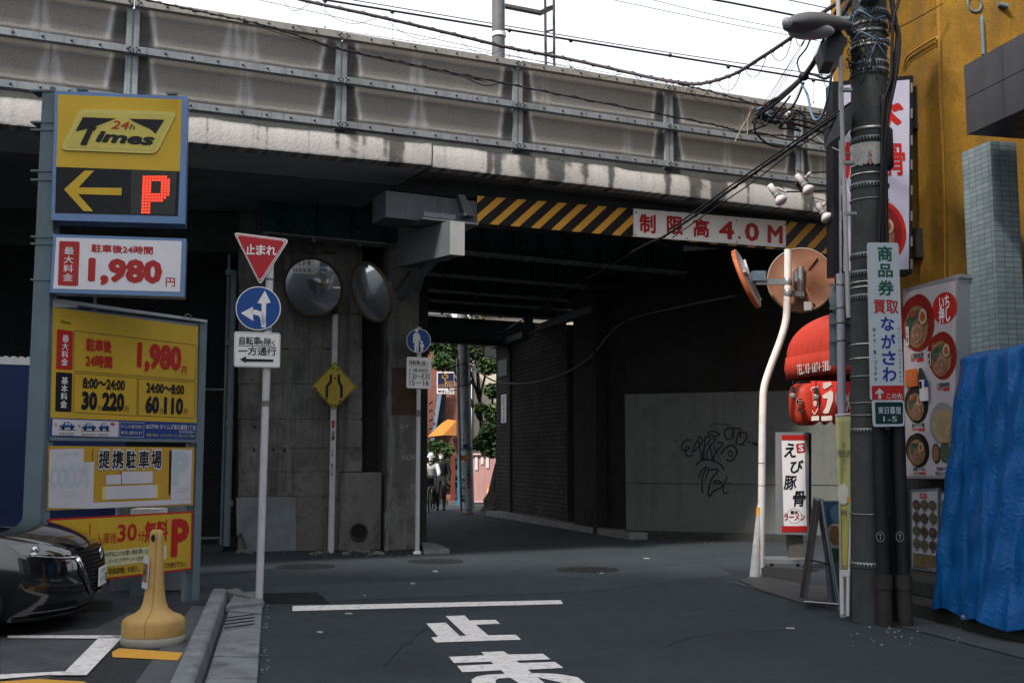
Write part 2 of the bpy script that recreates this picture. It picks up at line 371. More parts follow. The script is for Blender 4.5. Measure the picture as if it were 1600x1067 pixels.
# slot drain
mb = MB()
for k in range(4):
    y0 = 966 + k * 5; a, b = gnd(350, y0, .042), gnd(398, y0 - 6, .042); mb.box(a, b - a, kd * .03, Z * .006)
o = mb.build('drain_grate', dark); meta(o, 'slotted iron drain set in the gutter slabs by the stop sign pole', 'drain')
# markings
def mark(name, polys, z=.006, m=road_white):
    mb = MB()
    for p in polys:
        P = [gnd(x, y, z) for x, y in p]
        if sum(P[i].x * P[(i + 1) % len(P)].y - P[(i + 1) % len(P)].x * P[i].y for i in range(len(P))) < 0: P = P[::-1]
        mb.poly(P)
    o = mb.build(name, m); meta(o, kind='structure'); return o
mark('road_marking_stop_line', [[(457, 946), (876, 937), (880, 943), (457, 954)]])
z7 = lambda x, y: (640 + x / 5.333, 940 + y / 5.333)
tome = [[z7(138, 178), z7(302, 172), z7(418, 282), z7(472, 281), z7(300, 117), z7(458, 111), z7(498, 152), z7(715, 148), z7(755, 181), z7(550, 188), z7(655, 276), z7(885, 272), z7(930, 313), z7(218, 336), z7(180, 294), z7(238, 288)]]
mark('road_marking_stop_text', tome)
ma = [[z7(327, 456), z7(622, 443), z7(597, 416), z7(785, 410), z7(825, 436), z7(1112, 430), z7(1172, 476), z7(888, 488), z7(915, 507), z7(1212, 498), z7(1282, 548), z7(985, 562), z7(1020, 592), z7(1064, 625), z7(1128, 677), z7(1240, 770), z7(1040, 775), z7(950, 700), z7(840, 630), z7(795, 597), z7(765, 568), z7(440, 583), z7(395, 531), z7(700, 516), z7(680, 496), z7(370, 507)],
      [z7(795, 597), z7(840, 630), z7(745, 636), z7(715, 650), z7(725, 700), z7(780, 740), z7(840, 770), z7(950, 765), z7(1040, 775), z7(1040, 800), z7(900, 810), z7(720, 790), z7(580, 730), z7(520, 670), z7(515, 645), z7(560, 620), z7(640, 605)],
      [z7(1020, 592), z7(1120, 592), z7(1250, 600), z7(1400, 626), z7(1500, 700), z7(1600, 780), z7(1500, 775), z7(1400, 720), z7(1310, 680), z7(1064, 625)]]
mark('road_marking_stop_text', ma)
mark('parking_bay_marking', [[(0, 1053), (100, 1048), (135, 1054), (72, 1054), (0, 1060)], [(100, 1050), (157, 993), (188, 992), (190, 996), (135, 1054)], [(12, 992), (140, 992), (188, 992), (187, 997), (12, 996)]], z=.033)
mark('parking_bay_marking', [[(0, 1064), (60, 1060), (130, 1064), (200, 1090), (0, 1100)]], z=.033, m=orange_p)
# tunnel edge line and far lane marks
mark('road_marking_edge_line', [[(788, 808), (790, 807), (900, 824), (960, 834), (957, 836), (895, 827)]], m=road_white)
# scuffs of old paint
mb = MB()
for cx, cy, l, h in ((500, 987, 9, 1.6), (545, 958, 12, 1.2), (645, 911, 7, 1.3), (680, 892, 8, 1.2), (570, 930, 4, 1), (1235, 981, 14, 1.4), (1010, 872, 10, .8), (940, 895, 6, .8)):
    mb.poly([gnd(cx - l / 2, cy - h, .005), gnd(cx - l / 2, cy + h * .6, .005), gnd(cx + l / 2, cy + h, .005), gnd(cx + l / 2.3, cy - h, .005)])
meta(mb.build('worn_paint_patches', mat('worn_paint', (.28, .27, .26), .9, var=.3, vs=20)), kind='structure')
# asphalt patches: newer strip across the junction
patch = mat('asphalt_patch', (.040, .048, .056), .85, var=.2, vs=1.5, bump=.5, bs=150, grime=.3, speck=.35)
flat('road_patch', [g(420, 942), g(900, 925), g(1150, 898), g(1100, 880), g(980, 889), g(700, 905), g(430, 917)], .003, patch, kind='structure')
crk = MB(); random.seed(31)
for x0, y0, n_, sx, sy in ((1000, 1010, 9, 26, -6), (980, 870, 8, -30, 5), (520, 900, 7, 22, -2), (1180, 950, 8, -24, 3), (600, 1040, 6, 12, -9)):
    P = [gnd(x0, y0, .004)]; x, y = x0, y0
    for k in range(n_): x += sx * random.uniform(.5, 1.4); y += sy * random.uniform(-.3, 1.6) + random.uniform(-2, 2); P.append(gnd(x, y, .004))
    P = smooth_path(P, 3)
    for i in range(len(P) - 1):
        d = (P[i + 1] - P[i]).normalized(); nn = V((-d.y, d.x, 0)) * random.uniform(.002, .005); crk.add([P[i] - nn, P[i + 1] - nn, P[i + 1] + nn, P[i] + nn], [(0, 1, 2, 3)])
meta(crk.build('road_cracks', mat('crack_dark', (.012, .013, .015), .9)), kind='structure')
lit = MB()
for k in range(170):
    q_ = random.random(); x, y = (random.uniform(400, 420), random.uniform(945, 1060)) if q_ < .3 else (random.uniform(380, 660), random.uniform(862, 870)) if q_ < .6 else (random.uniform(980, 1180), random.uniform(842, 850)) if q_ < .8 else (random.uniform(1330, 1500), random.uniform(966, 1010)); c = gnd(x, y); r_ = random.uniform(.006, .02); lit.ball(c + Z * r_ * .4, r_, r_ * .8, r_ * .5, 5, 3)
meta(lit.build('roadside_grit', concrete_k), 'loose grit gathered along the kerbs and wall feet', 'grit', kind='stuff')
# manholes
ironm = mat('cast_iron', (.022, .024, .027), .7, metal=.1, var=.3, vs=20, bump=.8, bs=60)
def manhole(x, y, r, label):
    c = gnd(x, y); root = thing('manhole_cover', label, 'manhole cover', c, 'round manhole covers in the road')
    MB().lathe(c + Z * .001, Z, [(r + .05, 0), (r + .05, .004), (r, .005)], 40).build('ring', ironm, root)
    mb = MB(); mb.disc(c + Z * .006, Z, r, 40)
    for k in range(-4, 5):
        for j in range(-4, 5):
            if (k * k + j * j) < 18: mb.box(c + V((k * r / 5 - .02, j * r / 5 - .02, .006)), (.04, 0, 0), (0, .04, 0), (0, 0, .004))
    mb.build('lid', ironm, root)
manhole(477, 885, .36, 'dark round manhole cover at the foot of the concrete abutment')
manhole(680, 877, .36, 'round manhole cover by the corner pier at the tunnel mouth')
manhole(918, 890, .38, 'round manhole cover in the middle of the road, left of the mirror pole')
mb = MB(); p = [gnd(384, 942, .006), gnd(515, 942, .006), gnd(495, 925, .006), gnd(395, 927, .006)]; mb.poly(p)
for k in range(9):
    a = p[0].lerp(p[3], (k + .5) / 9); b = p[1].lerp(p[2], (k + .5) / 9); mb.box(a, b - a, V((0, .03, 0)), Z * .006)
meta(mb.build('steel_drain_cover', ironm), 'dark rectangular ribbed iron cover beside the white stop line', 'drain cover')

# ================================================================ RAILWAY BRIDGE
bz = 62.6; bd = azv(bz); bn = azv(bz - 90)                       # along the bridge, across it (away from us)
B0 = at(675, 260, 15.2)
def fp(x, y, s=0.0): return onpl(x, y, B0 + bn * s, bn)
def tz(x, y, s=0.0): p = fp(x, y, s); return (p - B0).dot(bd), p.z
def line(a, b, s=0.0):
    (t0, z0), (t1, z1) = tz(*a, s), tz(*b, s); return lambda t: z0 + (z1 - z0) * (t - t0) / (t1 - t0)
def BP(t, s, z): p = B0 + bd * t + bn * s; return V((p.x, p.y, z))
zTop = line((220, 0), (1297, 173)); zMid = line((205, 78), (1060, 200)); zBot = line((0, 137), (1299, 291.5))
zL_hi, zL_lo = line((0, 152), (675, 224)), line((0, 195), (675, 260))
zR_hi, zR_lo = line((675, 226), (1300, 304)), line((675, 262), (1300, 335))
T0, T1 = -13.5, 22.0
bridge = thing('railway_bridge', 'grey railway viaduct with weathered parapet panels crossing over the road', 'railway bridge', BP(0, 5, 0))
tp = [tz(x, 100)[0] for x in (207, 812)]; bay = (tp[1] - tp[0]) / 2
posts = [tp[0] + bay * k for k in range(-3, 9)]; posts = [t for t in posts if T0 < t < T1]
print('bay', bay, 'posts', [round(t, 2) for t in posts], 'check', [round(tz(x, 100)[0], 2) for x in (207, 530, 812, 1060, 1276)], 'z band', zL_lo(0), zR_lo(6), zTop(0), zBot(0), 'Y1300', fp(1300, 335))
# weathered concrete panels, stains painted per panel
panel_m = attr_mat('parapet_panel', .85, .3, 70)
def noise2(u, v, seed, f=1.0):
    r = np.random.default_rng(seed); out = 0
    for o_ in range(5):
        k = f * 2 ** o_; a = r.uniform(0, 6.28, 4); b = r.uniform(.6, 1.4, 4)
        out = out + (np.sin(u * k * b[0] + a[0] + 1.7 * np.sin(v * k * b[1] + a[1])) * np.sin(v * k * b[2] + a[2] + 1.3 * np.sin(u * k * b[3] + a[3]))) / 1.6 ** o_
    return out / 2
def stain_panel(ta, tb, zlo, zhi, s, streaks, seed):
    nu, nv = 150, 34
    W_ = tb - ta; u = np.linspace(0, 1, nu); v = np.linspace(0, 1, nv); U, Vv = np.meshgrid(u, v, indexing='ij')
    T = ta + U * W_
    P = [[BP(ta + a * W_, s, zlo(ta + a * W_) * (1 - c) + zhi(ta + a * W_) * c) for c in v] for a in u]
    mb = MB(); mb.grid(P, False)
    x = U * W_; y = Vv * .55; n = noise2(x * 3, y * 3, seed) * .5 + noise2(x * 14, y * 4, seed + 1) * .3
    base = np.array([.195, .183, .168]); pale = np.array([.42, .41, .40]); drk = np.array([.036, .036, .036])
    e = .17 + .09 * (1 - Vv) + .03 * n
    dl = np.minimum(x, W_ - x)
    pal = np.exp(-((dl - e - .03) / .030) ** 2) * .95 * np.clip((.95 - Vv) / .1, 0, 1) + np.exp(-np.clip(dl - e - .03, 0, 9) / .07) * (dl > e + .03) * .32 * (1 - Vv)
    dk = 1 / (1 + np.exp((dl - e) / .012)) * .85
    yb = .075 + .012 * n + .02
    pal = np.maximum(pal, np.exp(-((y - yb - .012) / .013) ** 2) * .8)
    dk = np.maximum(dk, 1 / (1 + np.exp((y - yb) / .008)) * .75); pal *= 1 - 1 / (1 + np.exp((y - yb + .005) / .008))
    dk = np.maximum(dk, np.clip((Vv - .93) / .07, 0, 1) * .5)
    for c, wd, kk in streaks:
        hw = wd * (.25 + .75 * (1 - Vv) ** 1.2) * (1 + .15 * n)
        d = np.abs(x - c * W_)
        pal = np.maximum(pal, (1 / (1 + np.exp((d - hw) / .015))) * .75 * (1 - .4 * np.exp(-(d / (hw * .5)) ** 2)))
        ss = .5 + .5 * np.sin(x * 95 + 3 * n); dk = np.maximum(dk, np.exp(-(d / (kk * (1.1 - .5 * Vv))) ** 2) * (.25 + .4 * ss) * (.2 + .8 * Vv))
    c = base[None, None] * (1 + .12 * n[..., None]); c = c * (1 - pal[..., None]) + pale * pal[..., None]
    sweep = (.5 + .5 * np.sin(x * 60 + 5 * n)) * .04 * Vv; c = c * (1 - sweep[..., None]); c = c * (1 - dk[..., None]) + drk * dk[..., None]
    o = mb.build('parapet_panel', panel_m, bridge); ca = o.data.color_attributes.new('Col', 'FLOAT_COLOR', 'POINT')
    A_ = np.ones((nu * nv, 4)); A_[:, :3] = c.reshape(-1, 3); ca.data.foreach_set('color', A_.ravel()); return o
RH = .105
mzl = lambda t: zMid(t) + RH / 2; mzh = lambda t: zMid(t) - RH / 2; tzl = lambda t: zTop(t) - RH; bzh = lambda t: zBot(t) + RH
sdm = 11
mzl2 = lambda t: mzl(t) - .035; tzl2 = lambda t: tzl(t) + .06; bzh2 = lambda t: bzh(t) - .035; mzh2 = lambda t: mzh(t) + .05
for a, b in zip(posts[:-1], posts[1:]):
    random.seed(int(a * 100) + 3); rs_ = lambda: [(random.uniform(.15, .85), random.uniform(.08, .2), random.uniform(.02, .08)) for _ in range(random.choice((1, 1, 2)))]
    st = [rs_(), rs_()]; k = 0
    if k > .66: st = [[(.33, .16, .06), (.68, .14, .05)], [(.32, .13, .02), (.72, .2, .06)]]
    elif k > .33: st = [[(.24, .10, .05), (.6, .14, .04)], [(.5, .13, .02), (.84, .2, .1)]]
    stain_panel(a + .02, b - .02, mzl2, tzl2, .10, st[0], sdm); stain_panel(a + .02, b - .02, bzh2, mzh2, .10, st[1], sdm + 3); sdm += 7
for i, t in enumerate(posts):
    mb = MB()
    for sx in (-.045, .045): mb.box(BP(t + sx - .035 if sx < 0 else t + sx - .035, .05, zBot(t)), bd * .066, bn * .10, Z * (zTop(t) - RH - zBot(t)))
    mb.box(BP(t - .01, .07, zBot(t)), bd * .02, bn * .08, Z * (zTop(t) - RH - zBot(t)))
    mb.build('parapet_post', galv, bridge)
for zc, off, m in ((zTop, -RH, galv_top), (zMid, -RH / 2, galv), (zBot, 0, galv)):
    for a, b in zip(posts[:-1], posts[1:]):
        mb = MB(); a_, b_ = a + .008, b - .008
        pr = lambda t: [BP(t, -.03, zc(t) + off + .008), BP(t, -.03, zc(t) + off + RH - .008), BP(t, .05, zc(t) + off + RH), BP(t, .05, zc(t) + off)]
        q = pr(a_) + pr(b_); mb.add(q, [(0, 1, 2, 3)[::-1], (4, 5, 6, 7), (0, 4, 5, 1), (1, 5, 6, 2), (2, 6, 7, 3), (3, 7, 4, 0)])
        r_ = mb.build('parapet_rail', m, bridge); recalc(r_)
        mb = MB()
        for k in range(9):
            t = a_ + .06 + (b_ - a_ - .12) * k / 8; mb.lathe(BP(t, -.031, zc(t) + off + RH / 2), -bn, [(.017, 0), (.016, .01), (.0, .014)], 7)
        for t in (a_ + .03, b_ - .03):
            for dz in (.025, -.025): mb.lathe(BP(t, -.031, zc(t) + off + RH / 2 + dz), -bn, [(.012, 0), (.011, .008), (.0, .01)], 6)
        mb.build('bolts', bolt_m, r_)
# white concrete edge band with a chipped upper edge
band_attr = attr_mat('edge_band_concrete', .9, .15, 70)
def band(ta, tb, lo, hi, seed):
    n = int((tb - ta) / .03); r = np.random.default_rng(seed); j = np.cumsum(r.normal(0, .005, n + 1)); k = np.ones(9) / 9; j = np.convolve(j, k, 'same'); j -= np.convolve(j, np.ones(61) / 61, 'same'); j = np.clip(j, -.05, .04)
    j += r.normal(0, .0015, n + 1); mb = MB(); P = []; nz = 12; cols = []
    t = np.linspace(ta, tb, n + 1)
    def fx(f, s_): q = np.random.default_rng(seed * 10 + s_); return sum(np.sin(t * f * q.uniform(.5, 1.8) + q.uniform(0, 6)) for _ in range(7)) / 3.2
    broad, mid, fine = fx(1.6, 1), fx(8, 2), fx(36, 3)
    for i in range(n + 1):
        z0, z1 = lo(t[i]), hi(t[i]) + j[i]; row = [BP(t[i], .22, z0)]; cc = [0.]
        for q in range(nz):
            f = q / (nz - 1); row.append(BP(t[i], -.012 * math.sin(f * 3) + r.normal(0, .0005), z0 + .01 + (z1 - z0 - .01) * f)); cc.append(f)
        row += [BP(t[i], .09, z1 + .03), BP(t[i], .22, z1 + .05)]; cc += [1.1, 1.2]; P.append(row)
        for f in cc:
            st = 1 / (1 + math.exp(-(mid[i] * .8 + broad[i] * .7 + fine[i] * .4 - (.70 if t[i] < -1.5 else .42) + .35 * (f - .5) + .10 * math.sin(f * 9 + t[i] * 11) + .06 * math.sin(f * 23 + t[i] * 31)) * 12)) * .92; st = max(st, .55 / (1 + math.exp(-(fine[i] + .6 * mid[i] - 1.0) * 7)) * (.4 + .6 * f))
            base = np.array([.57, .545, .53]) * (1 + .07 * fine[i]); warm = np.array([.34, .29, .25]); w_ = .35 / (1 + math.exp(-(broad[i] * 1.2 - .3) * 3)); c = base * (1 - w_) + warm * w_
            c = c * (1 - st) + np.array([.075, .072, .07]) * st
            edge = max(0, 1 - f / .10) * (.55 + .3 * fine[i]); c = c * (1 - min(.9, max(0, edge))) + np.array([.06, .058, .055]) * min(.9, max(0, edge))
            if f > .93: c = c * (.55 if f < 1.05 else .35)
            cols.append((*np.clip(c, .02, 1), 1))
    mb.grid(P, False); m_ = len(P[0]); mb.add(P[0], [tuple(range(m_))]); mb.add(P[-1], [tuple(range(m_))[::-1]]); cols += cols[:m_] + cols[-m_:]
    o = mb.build('edge_band', band_attr, bridge); ca = o.data.color_attributes.new('Col', 'FLOAT_COLOR', 'POINT'); ca.data.foreach_set('color', np.array(cols, dtype=np.float32).ravel()); recalc(o); return o
band(T0, -.012, zL_lo, zL_hi, 5); band(.012, T1, zR_lo, zR_hi, 6)
# deck slab behind the band and dark gap, soffit
mb = MB()
zc = lambda t: (zL_lo(t) if t < 0 else zR_lo(t))
def slab(mb, ta, tb, s0, s1, z0f, z1f, z2=None):
    q = [BP(t, s, f(t)) for t in (ta, tb) for s, f in ((s0, z0f), (s1, z0f), (s1, z1f), (s0, z1f))]
    mb.add(q, [(0, 1, 2, 3), (7, 6, 5, 4), (0, 4, 5, 1), (1, 5, 6, 2), (2, 6, 7, 3), (3, 7, 4, 0)])
slab(mb, T0, T1, .14, 11.6, lambda t: zTop(t) - 1.05, lambda t: zTop(t) - .9)
slab(mb, T0, T1, .12, .22, lambda t: zBot(t) - .25, lambda t: zBot(t) + .02)
recalc(mb.build('deck_slab', soffit, bridge))
mb = MB(); slab(mb, T0, -.03, .225, 1.25, zL_lo, lambda t: zL_lo(t) + .5)
recalc(mb.build('soffit_strip', soffit_l, bridge))
mb = MB(); slab(mb, T0, -.03, 1.255, 6.5, lambda t: zL_lo(t) - .0, lambda t: zL_lo(t) + .6)
recalc(mb.build('approach_slab', soffit, bridge))
mb = MB(); slab(mb, .03, T1, .225, 1.5, zR_lo, lambda t: zR_lo(t) + .4)
recalc(mb.build('cantilever_slab', soffit, bridge))
# steel girders under the deck, seen from below
green = mat('green_girder', (.016, .042, .042), .5, var=.2, vs=2, streak=.3, sc=(.02, .02, .018))
flange = mat('girder_flange', (.14, .145, .14), .7, var=.3, vs=3)
def s_at(px, Y):
    r = ray(px, 500); P = CAM + r * (Y / r.y); return (P - B0).dot(bn)
for k, (Y, zb) in enumerate(((19.0, 5.05), (21.3, 5.0), (23.4, 5.0), (24.9, 5.0), (26.8, 5.0))):
    s_ = s_at(780, Y); ta, tb = -6.5, 6.5 + 0 * k
    ta = (at(655, 450, Y) - B0).dot(bd) - 3; tb = (at(960, 450, Y) - B0).dot(bd) + 2.2
    mb = MB(); mb.box(BP(ta, s_, zb + .03), bd * (tb - ta), bn * .03, Z * .75)
    n = int((tb - ta) / .6)
    for i in range(n):
        t = ta + i * .6 + .3; mb.box(BP(t, s_ - .12, zb + .03), bd * .015, bn * .12, Z * .7)
    gi = mb.build('steel_girder', green, bridge)
    mb = MB(); mb.box(BP(ta, s_ - .14, zb), bd * (tb - ta), bn * .30, Z * .028)
    mb.build('flange', flange, gi)
    mb = MB()
    for i in range(int((tb - ta) / .13)):
        t = ta + .06 + i * .13
        for dz in ((.2,) if i % 11 else ()): mb.lathe(BP(t, s_ - .001, zb + dz), -bn, [(.014, 0), (.01, .012), (0, .014)], 6)
        if i % 6 == 0: mb.cbox(BP(t, s_ - .1, zb - .03), bd * .05, bn * .05, Z * .06)
    mb.build('rivets', flange, gi)
# far edge girder, with daylight above it
s_f = s_at(720, 27.8); mb = MB(); mb.box(BP(-8, s_f, 4.42), bd * 19, bn * .3, Z * .66)
mb.build('far_edge_girder', grey_beam if False else mat('far_girder', (.035, .037, .04), .7, var=.2), bridge)
mb = MB(); slab(mb, T0, T1, 11.6, 12.1, lambda t: zTop(t) - .98, lambda t: zTop(t) - .9); mb.build('far_deck_edge', soffit, bridge)
# catenary mast and ladder frame on the viaduct
mastm = mat('mast_grey', (.12, .12, .13), .6, var=.15)
purple = mat('mast_dark', (.07, .055, .065), .6, var=.1)
mst = thing('catenary_mast', 'round grey railway mast rising behind the parapet with a dark pole beside it', 'mast', at(781, 90, 18))
MB().tube([at(779.5, 130, 18), at(779.5, -120, 18)], [.105, .10], 16).build('pole', mastm, mst)
MB().tube([at(772, 130, 18.1), at(772, -120, 18.1)], .035, 8).build('side_pole', purple, mst)
MB().tube([at(779.5, 58, 18), at(779.5, 52, 18)], .125, 16).build('clamp', white_paint, mst)
mb = MB(); mb.box(at(789, 10, 17.95), at(846, 21, 17.8) - at(789, 10, 17.95), V((0, .12, 0)), Z * .05)
mb.box(at(844, 21, 17.75), at(863, 12, 18.4) - at(844, 21, 17.75), V((.02, .1, 0)), Z * .05); mb.build('arm', mat('arm_dark', (.05, .045, .045), .7), mst)
lad = thing('ladder_frame', 'thin mauve steel ladder standing beside the railway mast', 'ladder', at(859, 100, 18.3))
for x0, x1 in ((852, 850), (865, 864)): MB().tube([at(x0 + 1, 115, 18.3), at(x1 + 1, -60, 18.3)], .024, 6).build('upright', purple, lad)
for y in (-30, 10, 47, 82): MB().tube([at(852, y + 3, 18.3), at(865, y, 18.3)], .018, 6).build('rung', purple, lad)

# ================================================================ STRIPED HEIGHT BEAM
bm_n = bn
Q0 = at(748, 306, 16.0); 
def qp(x, y, s=0): return onpl(x, y, Q0 + bn * s, bn)
hb = thing('height_limit_beam', 'black and yellow striped steel beam across the tunnel mouth', 'beam', qp(1000, 372))
xa, xb = 745.5, 1440
def yl(a, b): return lambda x: a[1] + (b[1] - a[1]) * (x - a[0]) / (b[0] - a[0])
ytp, ybt = yl((746, 305.6), (1300, 351.7)), yl((746, 349), (1300, 398))
q = [qp(xa, ytp(xa)), qp(xb, ytp(xb)), qp(xb, ybt(xb)), qp(xa, ybt(xa))]
mb = MB(); mb.poly(q, bn * .3); recalc(mb.build('beam_body', black_p, hb))
mb = MB(); fr = lambda x, y: qp(x, y, -.004)
xs = 0
# stripes: measured at the top edge, leaning
tops = [(744, 757), (776, 791), (808.5, 823.5), (840, 854), (872, 886.5), (903.5, 917), (935, 948), (967, 979), (998.5, 1010)]
def stripe(tx0, tx1, lean):
    b0, b1 = tx0 - lean, tx1 - lean
    y0, y1 = ytp(tx0) + .4, ybt(b0) - .4
    pts = [(tx0, ytp(tx0) + .4), (tx1, ytp(tx1) + .4), (b1, ybt(b1) - .4), (b0, ybt(b0) - .4)]
    # clip to the left end
    if b0 < xa:
        cl = []
        for i in range(4):
            p, q_ = pts[i], pts[(i + 1) % 4]
            if p[0] >= xa: cl.append(p)
            if (p[0] < xa) != (q_[0] < xa): f_ = (xa - p[0]) / (q_[0] - p[0]); cl.append((xa, p[1] + (q_[1] - p[1]) * f_))
        pts = cl
    if len(pts) > 2: mb.poly([fr(*p) for p in pts])
k = 0; x = 744.0 - 32.5
while x < 1430:
    stripe(x, x + 14 - (x - 744) * .003, 45 - (x - 744) * .012); x += 32.5 - (x - 744) * .0078
mb.build('stripes', orange_p, hb)
lim = thing('height_limit_sign', 'long white plate with red height limit writing bolted to the striped beam', 'sign', qp(1110, 375, -.03))
bdB = Board(lim, qp(990, 350, -.03), bd, Z)
redt = mat('sign_red_text', (.34, .012, .014), .5, var=.05)
pl = [(990.5, 326), (1228, 345.5), (1228, 387), (990.5, 369.5)]
q = [onpl(x, y, bdB.o, bdB.n) for x, y in pl]; mb = MB(); mb.poly(q, bn * .025); recalc(mb.build('plate', white_paint, lim))
def slope_txt(B, t, x0, x1, yt0, yt1, yb0, yb1, m, bold=.03, lay=1):
    """one character squeezed in a quad given by top and bottom pixel lines"""
    vs, fs = glyphs(t); X = [p[0] for p in vs]; Y = [p[1] for p in vs]; a, b, c, d = min(X), max(X), min(Y), max(Y)
    for i in range(8 if bold else 1):
        ox, oy = (.5 * bold * math.cos(i * .785), .5 * bold * math.sin(i * .785)) if bold else (0, 0); q = []
        for X_, Y_ in vs:
            f_ = (X_ + ox - a) / (b - a); h = (Y_ + oy - c) / (d - c or 1); x = x0 + f_ * (x1 - x0); yt = yt0 + f_ * (yt1 - yt0); yb = yb0 + f_ * (yb1 - yb0)
            q.append(B.W(*B.uv(x, yb + (yt - yb) * h), lay + i * .03))
        B.mb('lettering', m).add(q, fs)
zz = lambda x, y: (940 + x / 4.2105, 300 + y / 4.2105)
for ch, x0, x1, yt, yb in (('制', 252, 352, 150, 268), ('限', 432, 532, 165, 278), ('高', 605, 705, 182, 294), ('4', 778, 865, 196, 306), ('.', 897, 915, 290, 311), ('0', 947, 1030, 207, 320), ('M', 1096, 1186, 226, 333)):
    (X0, YT), (X1, YB) = zz(x0, yt), zz(x1, yb); sl_ = .083 * (X1 - X0)
    slope_txt(bdB, ch, X0, X1, YT - sl_ / 2, YT + sl_ / 2, YB - sl_ / 2, YB + sl_ / 2, redt, .07 if ch not in '.' else 0)
for x, y in ((226, 136), (562, 163), (887, 190), (1202, 216), (224, 282), (561, 307), (887, 330), (1200, 355)):
    bdB.ell(*zz(x, y), .014, .014, dark, 1, 'bolts', 10)
bdB.flush()
# bracket and grey girder end that carry the beam
br = thing('beam_bracket', 'grey steel bracket and box girder carrying the end of the striped beam', 'bracket', at(690, 380, 16.2))
p0, p1 = qp(603, 298, .0), qp(745, 307, .0); z_lo = qp(603, 339).z
mb = MB(); mb.box(V((p0.x, p0.y, z_lo)), V((p1.x - p0.x, p1.y - p0.y, 0)), bn * .55, Z * (p0.z - z_lo)); mb.build('box_girder', grey_beam, br)
mb = MB(); a = qp(660, 339, -.16); b = qp(748, 346, -.16); mb.box(a, V((b.x - a.x, b.y - a.y, 0)), bn * .5, Z * -.03)
mb.box(qp(662, 338, -.16), bd * .5, bn * .03, Z * .07)
for x in (690, 725): mb.box(qp(x, 337, -.14), bd * .04, bn * .14, Z * .05)
mb.build('bearing_plate', mat('bracket_grey', (.16, .175, .19), .5, metal=.2, var=.15), br)
mb = MB(); q = [qp(712, 306, -.02), qp(722, 307, -.02), qp(738, 340, -.02), qp(722, 338, -.02)]; mb.poly([p - bn * .1 for p in q], bn * .1); recalc(mb.build('stay', grey_beam, br))
# square arm with pale end face reaching towards us
e0 = at(703, 398, 15.4); e1 = at(725.5, 397, 15.5); e2 = at(724, 344, 15.5)
ax = V((e1.x - e0.x, e1.y - e0.y, 0)); hh = e2.z - e1.z; back = azv(-40) * 1.35
mb = MB(); mb.box(e0, ax, back, Z * hh); mb.build('arm', grey_beam, br)
mb = MB(); mb.box(e0 + Z * .004 - back.normalized() * .006, ax, -back.normalized() * -.004, Z * (hh - .008)); mb.build('arm_end_face', mat('pale_end', (.33, .33, .33), .7, var=.12, dirt=(.2, .19, .18)), br)
mb = MB(); a, b = at(680, 402, 15.9), at(622, 470, 16.9); dn = (b - a).normalized(); mb.box(a, b - a, V((.10, .02, 0)), Z * .10)
a, b = at(655, 405, 16.2), at(703, 399, 15.6); mb.box(a, b - a, V((.0, .14, 0)), Z * -.05)
a, b = at(660, 410, 16.2), at(648, 455, 17.0); mb.box(a, b - a, V((.08, .02, 0)), V((0, .08, 0))); mb.build('brace', grey_beam, br)

# ================================================================ LEFT ABUTMENT
wd_ = azv(79); wn = azv(-11); W0 = gnd(490, 860)
def wp(x, y, s=0.0): return onpl(x, y, W0 + wn * s, wn)
ab = thing('abutment_wall', 'stained grey concrete block abutment wall left of the tunnel', 'wall', W0)
def wallbox(mb, x0, x1, y0, y1, s0, s1, base=None):
    """box on a plane parallel to the wall: between pixel columns, pixel rows"""
    a = wp(x0, (y0 + y1) / 2, s0); b = wp(x1, (y0 + y1) / 2, s0); zt = wp((x0 + x1) / 2, y0, s0).z; zb = 0 if base is not None else wp((x0 + x1) / 2, y1, s0).z
    mb.box(V((a.x, a.y, zb)), V((b.x - a.x, b.y - a.y, 0)), wn * (s1 - s0), Z * (zt - zb))
# courses of big blocks with open joints
rows = [(862, 775), (775, 737), (737, 700), (700, 655), (655, 600), (600, 545), (545, 490), (490, 440), (440, 395), (395, 345), (345, 300)]
cuts = [372, 443, 500, 560]
random.seed(3)
for i, (yb, yt) in enumerate(rows):
    cs = [372, 441 + (i % 2) * 12, 505 + (i % 3) * 9, 566 if i > 1 else 530]
    for a, b in zip(cs[:-1], cs[1:]):
        mb = MB(); wallbox(mb, a + .12, b - .12, yt + .12, yb - .1, random.uniform(-.006, .006), .5, base=0 if i == 0 else None)
        o = mb.build('wall_block', concrete, ab); bevel(o, .007, 1)
mb = MB(); wallbox(mb, 373, 566, 300, 862, .03, .6, base=0); mb.build('wall_core', dark, ab)
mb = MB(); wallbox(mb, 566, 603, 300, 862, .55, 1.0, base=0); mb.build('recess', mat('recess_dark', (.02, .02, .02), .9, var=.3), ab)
pad = MB(); wallbox(pad, 530, 596, 738, 862, -.10, .6, base=0); o = pad.build('concrete_pad', concrete, ab); bevel(o, .02)
mb = MB(); c = wp(560.5, 831, -.105); mb.lathe(c, -wn, [(.15, 0), (.15, .025), (.12, .03), (.118, .0)], 24); mb.build('pipe_collar', concrete_d, ab)
MB().disc(c - wn * .004, -wn, .118, 24).build('pipe_hole', dark, ab)
